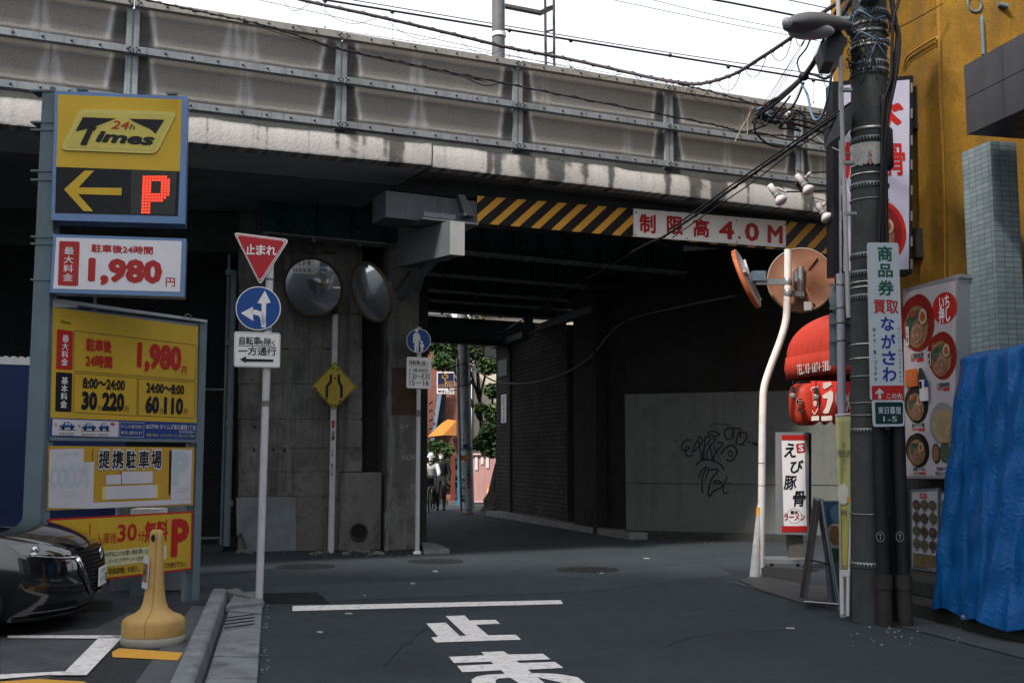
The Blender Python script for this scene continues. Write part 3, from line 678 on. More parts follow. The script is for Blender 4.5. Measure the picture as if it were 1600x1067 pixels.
# patch render band on the wall edge (pale mortar lines)
mort = mat('mortar', (.13, .135, .14), .9, var=.25, vs=4, bump=.4)
mb = MB()
for (xa_, ya_), (xb_, yb_), wdt in (((450, 400), (447, 860), .10), ((606, 640), (608, 860), .09), ((612, 350), (604, 640), .07)):
    pass
for pts, wdt in (([(452, 335), (449, 430), (455, 520), (450, 640), (452, 770)], .07),):
    P = smooth_path([wp(x, y, -.022) for x, y in pts], 5)
    for i in range(len(P) - 1):
        mb.add([P[i] - wd_ * wdt / 2, P[i] + wd_ * wdt / 2, P[i + 1] + wd_ * wdt / 2, P[i + 1] - wd_ * wdt / 2], [(0, 1, 2, 3)])
recalc(mb.build('mortar_line', mort, ab))
# holes and stains
mb = MB()
for x, y in ((397, 703), (427, 703), (445, 703), (398, 667), (560, 490), (575, 600), (566, 655)): mb.disc(wp(x, y, -.02), -wn, .022, 10)
mb.build('bolt_holes', dark, ab)
rb = MB()
for k in range(14):
    x = random.uniform(455, 600); c = gnd(x, 862 + random.uniform(-1, 5)); r_ = random.uniform(.03, .09)
    rb.ball(c + Z * r_ * .2, r_, r_ * .7, r_ * .5, 7, 5)
for k in range(8):
    c = gnd(random.uniform(372, 390), 862 + random.uniform(0, 3)); r_ = random.uniform(.04, .08); rb.ball(c, r_, r_, r_ * .7, 7, 5)
o = rb.build('rubble', concrete); meta(o, 'crumbled concrete rubble lying along the foot of the abutment', 'rubble', kind='stuff')
# galvanised repair sheet
shp = [wp(369, 777, -.06), wp(462, 776, -.06), wp(463, 860, -.06), wp(388, 862, -.06), wp(382, 845, -.06), wp(377, 832, -.06), wp(370, 838, -.06)]
sheetm = mat('worn_sheet', (.17, .19, .21), .6, metal=.15, var=.25, vs=2, bump=.4, bs=25, dirt=(.09, .09, .08), ds=1.5, damt=.8)
mb = MB(); mb.poly(shp, wn * .04); o = recalc(mb.build('repair_sheet', sheetm)); meta(o, 'pale grey metal sheet with a torn corner covering the foot of the abutment', 'metal sheet')
# the corner column
col = thing('corner_pier', 'narrow dark concrete pier with chalked numbers at the tunnel corner', 'pier', gnd(630, 868))
ca, cb = wp(603, 868, -.3), wp(652, 868, -.3); cz = wp(620, 296, -.3).z
C0 = V((ca.x, ca.y, 0)); CA = V((cb.x - ca.x, cb.y - ca.y, 0)); CB = azv(-17) * 1.4
mb = MB(); mb.box(C0, CA, CB, Z * cz); o = mb.build('column', concrete, col); bevel(o, .03)
cbrd = Board(col, C0 - wn * .004, CA.normalized(), Z); 
mb = MB()
for x0, x1, y0, y1 in ((605, 611, 380, 520), (606, 610, 600, 862),):
    pass
P = smooth_path([onpl(x, y, C0 - wn * .012, wn) for x, y in ((612, 420), (609, 500), (611, 560), (608, 620), (612, 680), (610, 760), (606, 800), (604, 862))], 5)
for i in range(len(P) - 1):
    w2 = wd_ * (.035 + .015 * math.sin(i * 1.3)); mb.add([P[i] - w2, P[i] + w2, P[i + 1] + w2, P[i + 1] - w2], [(0, 1, 2, 3)])
recalc(mb.build('mortar_line', mort, col))
mb = MB(); a = onpl(612, 647, C0 - wn * .03, wn); b = onpl(652, 575, C0 - wn * .03, wn); mb.box(a, V((b.x - a.x, b.y - a.y, 0)), wn * .02, Z * (b.z - a.z)); mb.build('steel_plate', rust, col)
chalk = mat('chalk', (.30, .32, .32), .9, var=.2)
for t_, x0, y0, x1, y1 in (('NO4', 628, 710, 648, 719), ('3イ', 625, 662, 640, 670), ('5ℓ', 641, 755, 650, 763)): cbrd.txt(t_, x0, y0, x1, y1, chalk, 2, 0, .2)
cbrd.flush()
mb = MB(); wallbox(mb, 620, 668, 440, 868, .9, 2.6, base=0); mb.build('rear_block', concrete_d, col)
mb = MB()
p = [gnd(658, 853), gnd(676, 853), gnd(702, 864), gnd(662, 866)]; mb.poly(p, Z * .07); o = recalc(mb.build('pier_plinth', concrete_k)); meta(o, 'low concrete plinth at the foot of the corner pier', 'plinth')
# drainpipe, fence and lintel to the left
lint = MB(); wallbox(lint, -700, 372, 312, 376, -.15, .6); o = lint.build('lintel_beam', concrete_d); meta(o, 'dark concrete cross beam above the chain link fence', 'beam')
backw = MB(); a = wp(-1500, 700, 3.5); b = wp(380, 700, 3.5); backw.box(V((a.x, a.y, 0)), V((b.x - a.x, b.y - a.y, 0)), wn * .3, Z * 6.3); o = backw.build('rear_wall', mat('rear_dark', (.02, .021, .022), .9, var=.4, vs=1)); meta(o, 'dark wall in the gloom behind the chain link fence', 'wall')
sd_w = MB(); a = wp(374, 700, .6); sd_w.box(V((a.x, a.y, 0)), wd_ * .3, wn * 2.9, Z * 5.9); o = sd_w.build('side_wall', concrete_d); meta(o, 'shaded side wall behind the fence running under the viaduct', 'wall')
dp = thing('drainpipe', 'vertical grey drainpipe at the left end of the abutment wall', 'drainpipe', gnd(360, 850))
MB().tube([V((*wp(358, 700, -.05).xy, .1)), V((*wp(358, 700, -.05).xy, 4.6))], .055, 12).build('pipe', steel, dp)
for y in (666, 790, 540, 430): c = wp(358, y, -.05); MB().tube([c, c + Z * .09], .068, 12).build('clamp', steel, dp)
fn = thing('chain_link_fence', 'dark chain link fence panels in steel tube frames under the viaduct', 'fence', wp(200, 850, .05))
fm = mat('fence_wire', (.045, .05, .055), .5, metal=.4, var=.1)
fa = wp(-260, 700, .05); fb = wp(350, 700, .05); FL = (V((fb.x, fb.y, 0)) - V((fa.x, fa.y, 0))).length; FZ = wp(350, 380, .05).z; F0 = V((fa.x, fa.y, .22))
mb = MB(); pitch = .075; fh = FZ - .25
n = int((FL + fh) / pitch)
for sgn in (1, -1):
    for i in range(n):
        a_ = i * pitch - (fh if sgn > 0 else 0)
        t0, t1 = 0, fh
        x0, x1 = a_ if sgn > 0 else a_, a_ + sgn * fh
        lo, hi = 0.0, 1.0
        for bound in (0, FL):
            pass
        # clip to the panel width
        def cl(xs, xe):
            s0, s1 = 0., 1.
            d_ = xe - xs
            for lim_, side in ((0, 1), (FL, -1)):
                f0, f1 = (xs - lim_) * side, (xe - lim_) * side
                if f0 < 0 and f1 < 0: return None
                if f0 < 0: s0 = max(s0, f0 / (f0 - f1))
                elif f1 < 0: s1 = min(s1, f0 / (f0 - f1))
            return (s0, s1) if s1 > s0 else None
        r_ = cl(x0, x1)
        if not r_: continue
        P = [F0 + wd_ * (x0 + (x1 - x0) * s_) + Z * fh * s_ for s_ in r_]
        mb.tube(P, .0032, 3, False)
mb.build('chain_mesh', fm, fn)
mb = MB()
for f_ in (0, .32, .64, 1.0): mb.tube([F0 + wd_ * FL * f_ - Z * .2, F0 + wd_ * FL * f_ + Z * fh], .03, 8)
mb.build('uprights', steel, fn)
mb = MB(); mb.tube([F0, F0 + wd_ * FL], .025, 8); mb.tube([F0 + Z * fh, F0 + wd_ * FL + Z * fh], .025, 8); mb.tube([F0 + Z * fh * .5, F0 + wd_ * FL + Z * fh * .5], .02, 8); mb.build('rails', steel, fn)
mb = MB(); mb.box(F0 - Z * .22 - wn * .1, wd_ * FL, wn * .2, Z * .12); mb.build('footing', concrete_d, fn)

# ================================================================ TUNNEL, RIGHT SIDE
td = (gnd(775, 803) - gnd(957, 837)); td.z = 0; td.normalize(); tn = V((-td.y, td.x, 0))
R0 = gnd(957, 837)
if tn.dot(V((1, 0, 0))) < 0: tn = -tn
def rp(x, y): return onpl(x, y, R0, tn)
bw = thing('brick_wall', 'dark brick tunnel wall on the right side of the underpass', 'wall', rp(830, 812))
a, b = rp(775, 700), rp(886, 700); a.z = b.z = 0; zt = rp(800, 535).z; zt2 = rp(886, 490).z
mb = MB(); mb.add([b, a, a + Z * zt, b + Z * zt2], [(0, 1, 2, 3)]); 
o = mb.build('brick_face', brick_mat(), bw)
uvl = o.data.uv_layers.new(name='UVMap'); Lb = (a - b).length
for i, uvv in enumerate(((0, 0), (Lb, 0), (Lb, zt), (0, zt2))): uvl.data[i].uv = uvv
mb = MB(); mb.box(a, b - a, tn * 1.2 , Z * (min(zt, zt2) - .02)); mb.v = [p + tn * .01 for p in mb.v]; mb.build('wall_core', concrete_d, bw)
mb = MB(); p = rp(800.5, 700); p.z = 0; mb.tube([p - tn * .05, p - tn * .05 + Z * 4.2, p - tn * .05 + Z * 4.35 + td * .2, p - tn * .05 + Z * 4.5 + td * .22], .035, 8); mb.build('drainpipe', concrete_d, bw)
kerbt = MB(); a2, b2 = gnd(760, 805), gnd(985, 843); kerbt.box(a2 - td * -.0, b2 - a2, tn * .35, Z * .12); o = kerbt.build('tunnel_kerb', concrete_k); meta(o, 'low concrete kerb along the foot of the brick tunnel wall', 'kerb')
# cable ledge along the wall top
lg = thing('cable_ledge', 'slanting grey steel cable trough along the top of the tunnel wall', 'cable trough', rp(850, 500))
def seg(x0, y0, x1, y1, w_=.14, h=.14):
    a, b = onpl(x0, y0, R0 - tn * .18, tn), onpl(x1, y1, R0 - tn * .18, tn); MB().box(a, b - a, tn * w_, Z * h).build('trough', grey_beam, lg)
seg(765, 545, 815, 527); seg(836, 518, 922, 489, .14, .16)
for x, y in ((775, 530), (818, 510), (846, 490), (890, 470)):
    a = onpl(x, y, R0 - tn * .05, tn); MB().box(a, td * -.16, tn * .2, Z * .45).build('bracket', concrete_d, lg)
cab = mat('cable_black', (.012, .011, .013), .5, var=0); cabg = mat('cable_grey', (.17, .18, .19), .5, var=0)
def cable(pts, r, m, label, group=None, cat='cable', name='overhead_cable', n=6, seg_=5):
    mb = MB(); mb.tube(smooth_path(pts, n), r, seg_, False); o = mb.build(name, m); meta(o, label, cat, group); return o
# pier, dark recess and graffiti wall
pr = thing('tunnel_pier', 'black sooty concrete pier between the brick and the graffiti wall', 'pier', rp(930, 830))
a, b = rp(886, 700), rp(905, 700); a.z = b.z = 0
MB().box(a + tn * .25, b - a, tn, Z * 5.0).build('recess', dark, pr)
a, b = rp(905, 700), rp(940, 700); a.z = b.z = 0
MB().box(a - tn * .12, b - a, tn * 1.0, Z * rp(922, 455).z).build('pillar', mat('pier_black', (.016, .016, .016), .9, var=.4, bump=.4, bs=12), pr)  # nearly black colour, shared with the face beside the pillar
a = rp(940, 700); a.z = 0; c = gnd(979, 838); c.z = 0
MB().box(a + tn * .1, (c - a) , tn * .8, Z * 5.2).build('dark_face', mat('pier_black', (.016,) * 3), pr)
a = rp(903, 452); b = rp(952, 452); MB().box(a - tn * .2, b - a, tn * 1.2, Z * .1).build('cap', concrete_d, pr)
for x in (885, 908, 930): a = rp(x, 447); MB().cbox(a + tn * .2 + Z * .3, td * .18, tn * .2, Z * .5).build('bearing', concrete_d, pr)
gw = thing('graffiti_wall', 'dim wall with pale lower half scrawled with graffiti behind the mirror pole', 'wall', gnd(1080, 843))
gdv = (gnd(1188, 844) - gnd(980, 838)); gdv.z = 0; gdv.normalize(); gn = V((gdv.y, -gdv.x, 0)); 
G0 = gnd(980, 838)
gA = G0; gB = G0 + gdv * 4.6
z_m = onpl(1080, 614, G0, gn).z
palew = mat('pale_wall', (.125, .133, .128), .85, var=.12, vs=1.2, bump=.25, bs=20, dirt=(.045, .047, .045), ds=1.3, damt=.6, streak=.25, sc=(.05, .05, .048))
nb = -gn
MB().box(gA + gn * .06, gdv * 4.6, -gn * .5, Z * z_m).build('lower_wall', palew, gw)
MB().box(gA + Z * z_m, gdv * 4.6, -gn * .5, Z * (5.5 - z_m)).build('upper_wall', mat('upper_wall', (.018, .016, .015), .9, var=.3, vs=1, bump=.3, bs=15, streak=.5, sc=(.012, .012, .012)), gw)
MB().box(gA + gn * .30, gdv * 4.6, -gn * .26, Z * .13).build('kerb', concrete_d, gw)
MB().box(gA + gn * .068 + Z * 1.02, gdv * 4.6, -gn * .008, Z * .012).build('joint', concrete_d, gw)
grf = Board(gw, gA + gn * .064, gdv, Z)
gm = mat('spray_black', (.012, .02, .026), .7, var=0)
zg = lambda x, y: (1040 + x / 6.67, 640 + y / 6.67)
for st_, wd in (([(270, 320), (215, 315), (170, 370), (175, 420), (220, 425), (250, 395), (215, 385), (205, 440), (230, 485), (285, 470)], .035),
               ([(330, 320), (290, 400), (275, 435), (300, 430), (385, 330), (350, 280), (345, 320), (375, 520)], .035),
               ([(400, 530), (410, 300), (450, 285), (465, 310), (400, 400), (385, 470), (385, 530)], .035), ([(440, 530), (430, 440), (470, 370), (520, 310), (490, 295)], .035),
               ([(455, 360), (500, 545), (510, 460), (600, 350), (540, 345)], .035), ([(440, 235), (500, 225), (560, 255), (520, 275), (445, 255), (440, 235)], .035),
               ([(500, 370), (560, 500), (580, 540)], .02), ([(575, 465), (620, 400), (690, 370), (735, 410), (735, 470), (690, 530), (630, 520)], .04), ([(690, 490), (655, 465), (660, 435), (695, 440), (690, 490)], .03),
               ([(700, 200), (650, 190), (615, 240), (640, 305), (690, 290), (705, 200), (705, 300)], .035), ([(700, 190), (780, 205), (745, 290), (735, 370)], .035), ([(780, 290), (780, 245), (830, 240), (845, 290), (800, 355), (755, 355), (830, 370)], .035),
               ([(320, 575), (380, 525), (480, 525), (560, 560), (615, 630)], .04), ([(345, 715), (370, 640), (425, 595), (385, 700), (380, 800), (388, 865)], .035), ([(455, 600), (430, 680), (415, 750)], .03),
               ([(430, 630), (550, 625), (480, 720), (450, 820), (450, 905), (500, 850), (575, 810), (590, 770), (540, 735), (505, 760), (570, 775)], .04), ([(645, 695), (615, 760), (600, 830), (615, 870), (655, 855)], .035), ([(590, 775), (680, 768)], .03), ([(480, 180), (485, 150), (640, 155), (665, 175)], .012)):
    grf.stroke([zg(*p) for p in st_], wd * .8, gm, 1, 'graffiti')
for x, y, r_ in ((105, 330, .03), (872, 338, .03), (925, 350, .05), (945, 362, .05)): grf.ell(*zg(x, y), r_, r_ * .5, gm, 1, 'graffiti', 8)
grf.flush()
# little plates on the brick wall
for lab, x0, y0, x1, y1, tx in (('blank pale plate high on the dark brick wall', 778, 564, 792, 586, None), ('small white plate with black writing on the brick wall', 783, 617, 791, 660, '高架下通行注意')):
    r_ = thing('wall_plate', lab, 'plate', onpl(x0, y1, R0 - tn * .02, tn)); Bq = Board(r_, onpl(x0, y1, R0 - tn * .02, tn), -td, Z)
    Bq.slab(x0, y0, x1, y1, sky_white if tx else concrete_l, .015, 'plate')
    if tx: Bq.col(tx, x0 + 2.2, y0 + 2, x1 - 2.2, y1 - 1, dark, 1)
    Bq.flush()
# ================================================================ PARKING SIGNS (LEFT)
yel = mat('sign_yellow', (.54, .345, .022), .35, var=.06, vs=2)
yel2 = mat('board_yellow', (.46, .295, .03), .4, var=.1, vs=2, dirt=(.30, .22, .04), ds=1.2)
pyel = mat('pale_yellow', (.55, .46, .12), .3, var=.04)
blk = mat('sign_black', (.008, .009, .012), .5, var=.1, spec=.2)
red = mat('sign_red', (.36, .018, .016), .4, var=.05)
framem = mat('pale_blue_frame', (.11, .18, .32), .4, metal=.3, var=.08)
wht = mat('board_white', (.46, .45, .50), .45, var=.06, vs=2)
ghost = mat('ghost_print', (.36, .41, .46), .5, var=.05)
navy = mat('navy', (.015, .04, .17), .45, var=.08)
org = mat('board_orange', (.40, .23, .03), .45, var=.1, vs=2)
cream = mat('cream', (.52, .50, .30), .45, var=.04)
led = mat('led_red', (1.0, .06, .025), .4, var=0, emit=.62)
d1 = 10.3
tall = thing('parking_sign_tower', 'tall steel post with yellow lit parking sign and white price box below', 'parking sign', gnd(52, 960))
pc = at(63, 500, d1 + .1)
mb = MB(); pw = .15; mb.box((at(49, 500, d1).x, d1, 0), (.0 + at(76, 500, d1).x - at(49, 500, d1).x, 0, 0), (0, .16, 0), Z * at(62, 143, d1).z)
o = mb.build('post', steel, tall); bevel(o, .008)
mb = MB()
for y in (192, 204, 268, 282, 371, 382, 438, 143):
    a = at(47.5, y, d1 - .01); b = at(78, y, d1 - .01); mb.box(a, (b.x - a.x, 0, 0), (0, .18, 0), Z * .018)
    mb.box(b, (.035, 0, 0), (0, .05, 0), Z * .05); mb.build('clamp', steel, tall); mb = MB()
# lit box
Y1 = at(88, 340, d1)
xd1 = (at(290, 250, d1 + .28) - at(85, 250, d1)); xd1.z = 0; xd1.normalize()
def boxsign(corner_px, name, mfr, th=.22):
    """thick cabinet whose face runs through the four corner pixels"""
    pass
cab1 = Board(tall, at(85, 240, d1 - .08), xd1, Z)
def quadslab(B, pts, m, th, part, lay=0):
    q = [B.W(*B.uv(*p), lay) for p in pts]
    if (q[1] - q[0]).cross(q[2] - q[1]).dot(B.n) > 0: q = q[::-1]
    B.mb(part, m).poly(q, -B.n * th)
quadslab(cab1, [(86, 142), (293, 151), (289, 350), (80, 344)], framem, .26, 'sign_cabinet')
cab1.px([(91, 148), (284, 156), (281, 268), (88, 261)], yel, 1, 'sign_face')
cab1.px([(88, 261), (281, 268), (278, 338), (86, 333)], blk, 1, 'sign_face')
cab1.px([(205, 266), (276, 269), (273, 336), (204, 335)], mat('led_panel', (.04, .04, .038), .6), 2, 'display')
# raised rounded parallelogram plate with bevel look
plate = smooth_path([], 1) if False else None
def rpoly(pts, r=6):
    out = []; n = len(pts)
    for i in range(n):
        p = V((*pts[i], 0)); a = V((*pts[i - 1], 0)); b = V((*pts[(i + 1) % n], 0)); da = (a - p).normalized(); db = (b - p).normalized()
        A_, B_ = p + da * r, p + db * r
        for k in range(5): t = k / 4; q = A_ * (1 - t) ** 2 + p * 2 * t * (1 - t) + B_ * t * t; out.append((q.x, q.y))
    return out
za = lambda x, y: (x / 2.964, 120 + y / 2.964)
quadslab(cab1, rpoly([za(372, 152), za(822, 166), za(725, 360), za(280, 342)], 10), pyel, .02, 'name_plate', 9)
cab1.px(rpoly([za(385, 168), za(800, 182), za(712, 346), za(300, 330)], 8), mat('plate_face', (.52, .42, .09), .3, var=.05), 10, 'name_plate')
cab1.px([za(386, 192), za(540, 198), za(500, 212), za(440, 236), za(385, 250), za(352, 257)], blk, 12, 'emblem')
cab1.px([za(600, 199), za(762, 204), za(722, 268), za(695, 245), za(650, 225), za(620, 212)], blk, 12, 'emblem')
cab1.txt('imes', *za(446, 254), *za(716, 323), blk, 12, .075, .25)
cab1.px([za(412, 238), za(440, 238), za(402, 322), za(372, 320)], blk, 13, 'lettering')
cab1.px([za(398, 236), za(452, 238), za(440, 254), za(410, 250)], blk, 12, 'lettering')
cab1.txt('24', *za(518, 206), *za(600, 250), red, 12, .02, .25); cab1.txt('h', *za(602, 222), *za(626, 250), blk, 12, .01, .2)
cab1.px([za(392, 436), za(436, 436), za(364, 514), za(564, 516), za(563, 550), za(362, 545), za(432, 624), za(388, 623), za(297, 523)], yel, 3, 'arrow')
# LED P made of small dots
mb = cab1.mb('led_letter', led)
P_ = ["111111110", "111111111", "111000111", "111000111", "111000111", "111000111", "111111111", "111111110", "111111100", "111000000", "111000000", "111000000", "111000000"]
zb = lambda x, y: (x / 2.964, 120 + y / 2.964)
for r_, row in enumerate(P_):
    for c_, ch in enumerate(row):
        if ch == '1':
            for dx in (.25,):
                for dy in (.25,):
                    x, y = zb(664 + (c_ + dx) * 14.3 - r_ * .6, 462 + (r_ + dy) * 13.6); u, v = cab1.uv(x, y); q = cab1.W(u, v, 3); s_ = .0115
                    cab1.mb('led_letter', led).add([q - cab1.xd * s_ - Z * s_, q + cab1.xd * s_ - Z * s_, q + cab1.xd * s_ + Z * s_, q - cab1.xd * s_ + Z * s_], [(0, 1, 2, 3)])
cab1.flush()
mb = MB()
for x in (119, 260): a = at(x, 141 + (x - 119) * .045, d1 + .02); mb.box(a, (.10, 0, 0), (0, .05, 0), Z * .02)
mb.build('lifting_lug', steel, tall)
# white price cabinet
cab2 = Board(tall, at(85, 410, d1 - .06), xd1, Z)
quadslab(cab2, [(83, 366), (291, 373), (288, 464), (78, 457)], framem, .2, 'price_cabinet')
cab2.px([(88, 371), (284, 377), (281, 456), (83, 451)], sky_white, 1, 'price_face')
cab2.px(rpoly([za(275, 761), za(370, 764), za(362, 970), za(268, 966)], 3), red, 2, 'badge')
cab2.col('最大料金', *za(298, 784), *za(338, 950), sky_white, 3, .02, .1)
cab2.txt('駐車後24時間', *za(424, 775), *za(708, 824), red, 2, .06)
cab2.txt('1,980', *za(412, 838), *za(748, 974), red, 2, .09); cab2.txt('円', *za(768, 930), *za(810, 972), red, 2, .02)
cab2.flush()
# framed tariff board
pb = thing('tariff_board_frame', 'steel framed yellow parking tariff board with three notice panels between two posts', 'notice board', gnd(200, 945))
A0 = gnd(303, 937); PD = V((.50, .866, 0)).normalized()
# plane through right post base, passing left post at pixel 78 and depth from equal height
lt = at(80, 470, 10.35); rt = at(312, 503, 11.9); PD = V((rt.x - lt.x, rt.y - lt.y, 0)).normalized()
Bt = Board(pb, V((rt.x, rt.y, 0)), PD, Z)
zc_ = lambda x, y: (40 + x / 4.447, 460 + y / 4.447)
zd = lambda x, y: (x / 3.811, 680 + y / 3.811)
ze = lambda x, y: (80 + x / 6.667, 640 + y / 6.667)
quadslab(Bt, [(80, 478), (309, 506), (308, 690), (77, 684)], steel, .10, 'board_body')
quadslab(Bt, [(82, 466), (323, 500), (323, 504), (82, 472)], mat('cap_rail', (.34, .37, .40), .5, metal=.2), .16, 'cap_rail', 4)
Bt.px([(82, 470), (120, 476), (120, 481), (82, 480)], mat('pale_panel', (.36, .38, .4), .6), 3, 'cap_rail')
Bt.px([zc_(190, 88), zc_(1198, 225), zc_(1184, 892), zc_(172, 856)], yel2, 1, 'tariff_face')
Bt.px(rpoly([zc_(218, 240), zc_(328, 256), zc_(322, 525), zc_(210, 518)], 2), red, 2, 'badge')
Bt.px(rpoly([zc_(210, 538), zc_(323, 546), zc_(316, 818), zc_(203, 812)], 2), blk, 2, 'badge')
Bt.col('最大料金', *zc_(252, 275), *zc_(290, 498), sky_white, 3, .02, .05)
Bt.col('基本料金', *zc_(246, 568), *zc_(284, 790), sky_white, 3, .02, .05)
ln = mat('thin_line', (.10, .07, .02), .6, var=0)
def outline(B, pts, m, wd=.006, lay=2):
    pts = rpoly(pts, 2); B.stroke(pts + [pts[0]], wd, m, lay, 'border', smooth=False)
outline(Bt, [zc_(337, 252), zc_(1184, 352), zc_(1178, 598), zc_(332, 530)], ln)
outline(Bt, [zc_(336, 545), zc_(776, 580), zc_(770, 843), zc_(328, 818)], ln)
outline(Bt, [zc_(784, 583), zc_(1178, 612), zc_(1172, 858), zc_(780, 842)], ln)
Bt.txt('駐車後', *zc_(420, 302), *zc_(594, 408), red, 3, .07); Bt.txt('24時間', *zc_(416, 412), *zc_(598, 516), red, 3, .07)
Bt.txt('1,980', *zc_(778, 330), *zc_(1076, 556), red, 3, .09); Bt.txt('円', *zc_(1084, 498), *zc_(1116, 560), red, 3, .02)
Bt.txt('8:00～24:00', *zc_(396, 576), *zc_(686, 668), blk, 3, .07); Bt.txt('24:00～8:00', *zc_(838, 612), *zc_(1098, 698), blk, 3, .07)
Bt.txt('30', *zc_(390, 672), *zc_(492, 804), blk, 3, .09); Bt.txt('分', *zc_(498, 764), *zc_(524, 808), blk, 3); Bt.txt('220', *zc_(532, 678), *zc_(680, 812), blk, 3, .09); Bt.txt('円', *zc_(686, 774), *zc_(712, 820), blk, 3)
Bt.txt('60', *zc_(833, 704), *zc_(922, 828), blk, 3, .09); Bt.txt('分', *zc_(928, 786), *zc_(952, 830), blk, 3); Bt.txt('110', *zc_(962, 712), *zc_(1090, 836), blk, 3, .09); Bt.txt('円', *zc_(1098, 794), *zc_(1120, 842), blk, 3)
Bt.txt('Times', *zc_(240, 178), *zc_(312, 208), ln, 3, .03, .25); Bt.txt('入口です', *zc_(230, 138), *zc_(315, 156), ln, 3)
# blue info strip
Bt.px([zc_(172, 858), zc_(1186, 893), zc_(1182, 1018), zc_(165, 985)], navy, 2, 'info_strip')
Bt.px([zc_(184, 864), zc_(645, 882), zc_(640, 990), zc_(180, 978)], wht, 3, 'info_strip')
carb = mat('print_blue', (.03, .07, .22), .5, var=0)
for cx, cy, w_, cut in ((285, 908, 104, 0), (436, 915, 98, 0), (540, 916, 72, 1)):
    f = lambda a, b: zc_(cx + a * w_ / 2, cy + b * 26)
    Bt.px([f(-1, .1), f(-.62, -.1), f(-.35, -.85), f(.35, -.85), f(.66, -.15), f(1, .05), f(1, .7), f(-1, .62)], carb, 4, 'car_picture')
    Bt.px([f(-.35, -.1), f(-.22, -.68), f(-.02, -.68), f(-.02, -.1)], wht, 5, 'car_picture'); Bt.px([f(.08, -.1), f(.08, -.68), f(.3, -.68), f(.45, -.1)], wht, 5, 'car_picture')
    for q_ in (-.55, .6): Bt.ell(*f(q_, .72), .016, .018, blk, 5, 'car_picture', 10)
    Bt.stroke([f(-1.2, 1.15), f(1.2, 1.28)], .006, blk, 4, 'car_picture')
    for k in range(3): Bt.stroke([f(-1.1, 2.0 + k * .38), f(.9, 2.06 + k * .38)], .004, ln, 4, 'fine_print')
Bt.px([zc_(203, 892), zc_(203, 922), zc_(218, 908)], org, 4, 'arrow'); Bt.px([zc_(376, 898), zc_(376, 928), zc_(358, 912)], org, 4, 'arrow')
for k in range(7): a = k * .9; Bt.stroke([zc_(600, 900), zc_(600 + 18 * math.cos(a), 900 + 14 * math.sin(a))], .008, red, 4, 'arrow')
Bt.frame(*zc_(652, 886), *zc_(818, 992), wht, 3, .004)
Bt.txt('タイムズの最大料金は', *zc_(660, 902), *zc_(808, 932), wht, 4, .01); Bt.txt('繰り返し適用されます', *zc_(660, 946), *zc_(806, 974), wht, 4, .01)
Bt.txt('0027790 タイムズ東日暮里1丁目', *zc_(832, 898), *zc_(1174, 942), wht, 4, .02); Bt.txt('荒川区東日暮里1-7', *zc_(1062, 944), *zc_(1174, 966), wht, 4)
Bt.txt('質問の際は、タイムズサービス(株) 0120-774824', *zc_(836, 966), *zc_(1172, 996), mat('strip_yellow', (.45, .4, .1), .5), 4)
# orange partner board, partly papered over
quadslab(Bt, [zd(290, 62), zd(1158, 72), zd(1150, 416), zd(284, 446)], org, .03, 'partner_board', 0)
Bt.px([zd(292, 84), zd(498, 78), zd(496, 162), zd(560, 156), zd(553, 400), zd(1138, 378), zd(1135, 406), zd(552, 436), zd(286, 432)], wht, 2, 'paper_patch')
Bt.px([zd(1022, 82), zd(1142, 86), zd(1134, 384), zd(1014, 380)], wht, 2, 'paper_patch')
Bt.px([zd(1008, 90), zd(1022, 90), zd(1014, 356), zd(1003, 356)], blk, 2, 'paper_patch')
Bt.stroke([zd(551, 80), zd(549, 155)], .006, blk, 2, 'paper_patch')
for t_, x0, x1 in (('提', 588, 650), ('携', 668, 730), ('駐', 750, 805), ('車', 826, 884), ('場', 900, 958)):
    Bt.txt(t_, *zd(x0 - 4, 78), *zd(x1 + 4, 206), wht, 2, .13, 0, 'lettering_outline'); Bt.txt(t_, *zd(x0, 90), *zd(x1, 196), blk, 3, .04)
Bt.px([zd(628, 238), zd(720, 232), zd(718, 290), zd(630, 292)], wht, 2, 'paper_patch'); Bt.px([zd(724, 216), zd(908, 214), zd(906, 284), zd(724, 290)], wht, 2, 'paper_patch')
Bt.px(rpoly([zd(606, 304), zd(940, 292), zd(940, 374), zd(604, 386)], 3), pyel, 2, 'paper_patch'); Bt.px([zd(624, 304), zd(928, 294), zd(926, 370), zd(622, 382)], wht, 3, 'paper_patch')
Bt.px([zd(704, 228), zd(718, 217), zd(724, 230)], red, 2, 'paper_patch')
Bt.txt("COCO'S", *zd(302, 168), *zd(526, 308), ghost, 3, .07); Bt.txt('レストラン', *zd(345, 96), *zd(484, 132), ghost, 3); Bt.txt('ココス', *zd(368, 336), *zd(456, 364), ghost, 3)
Bt.txt('P', *zd(1032, 98), *zd(1118, 296), ghost, 3, .07); Bt.txt("coco's", *zd(1054, 292), *zd(1126, 338), ghost, 3)
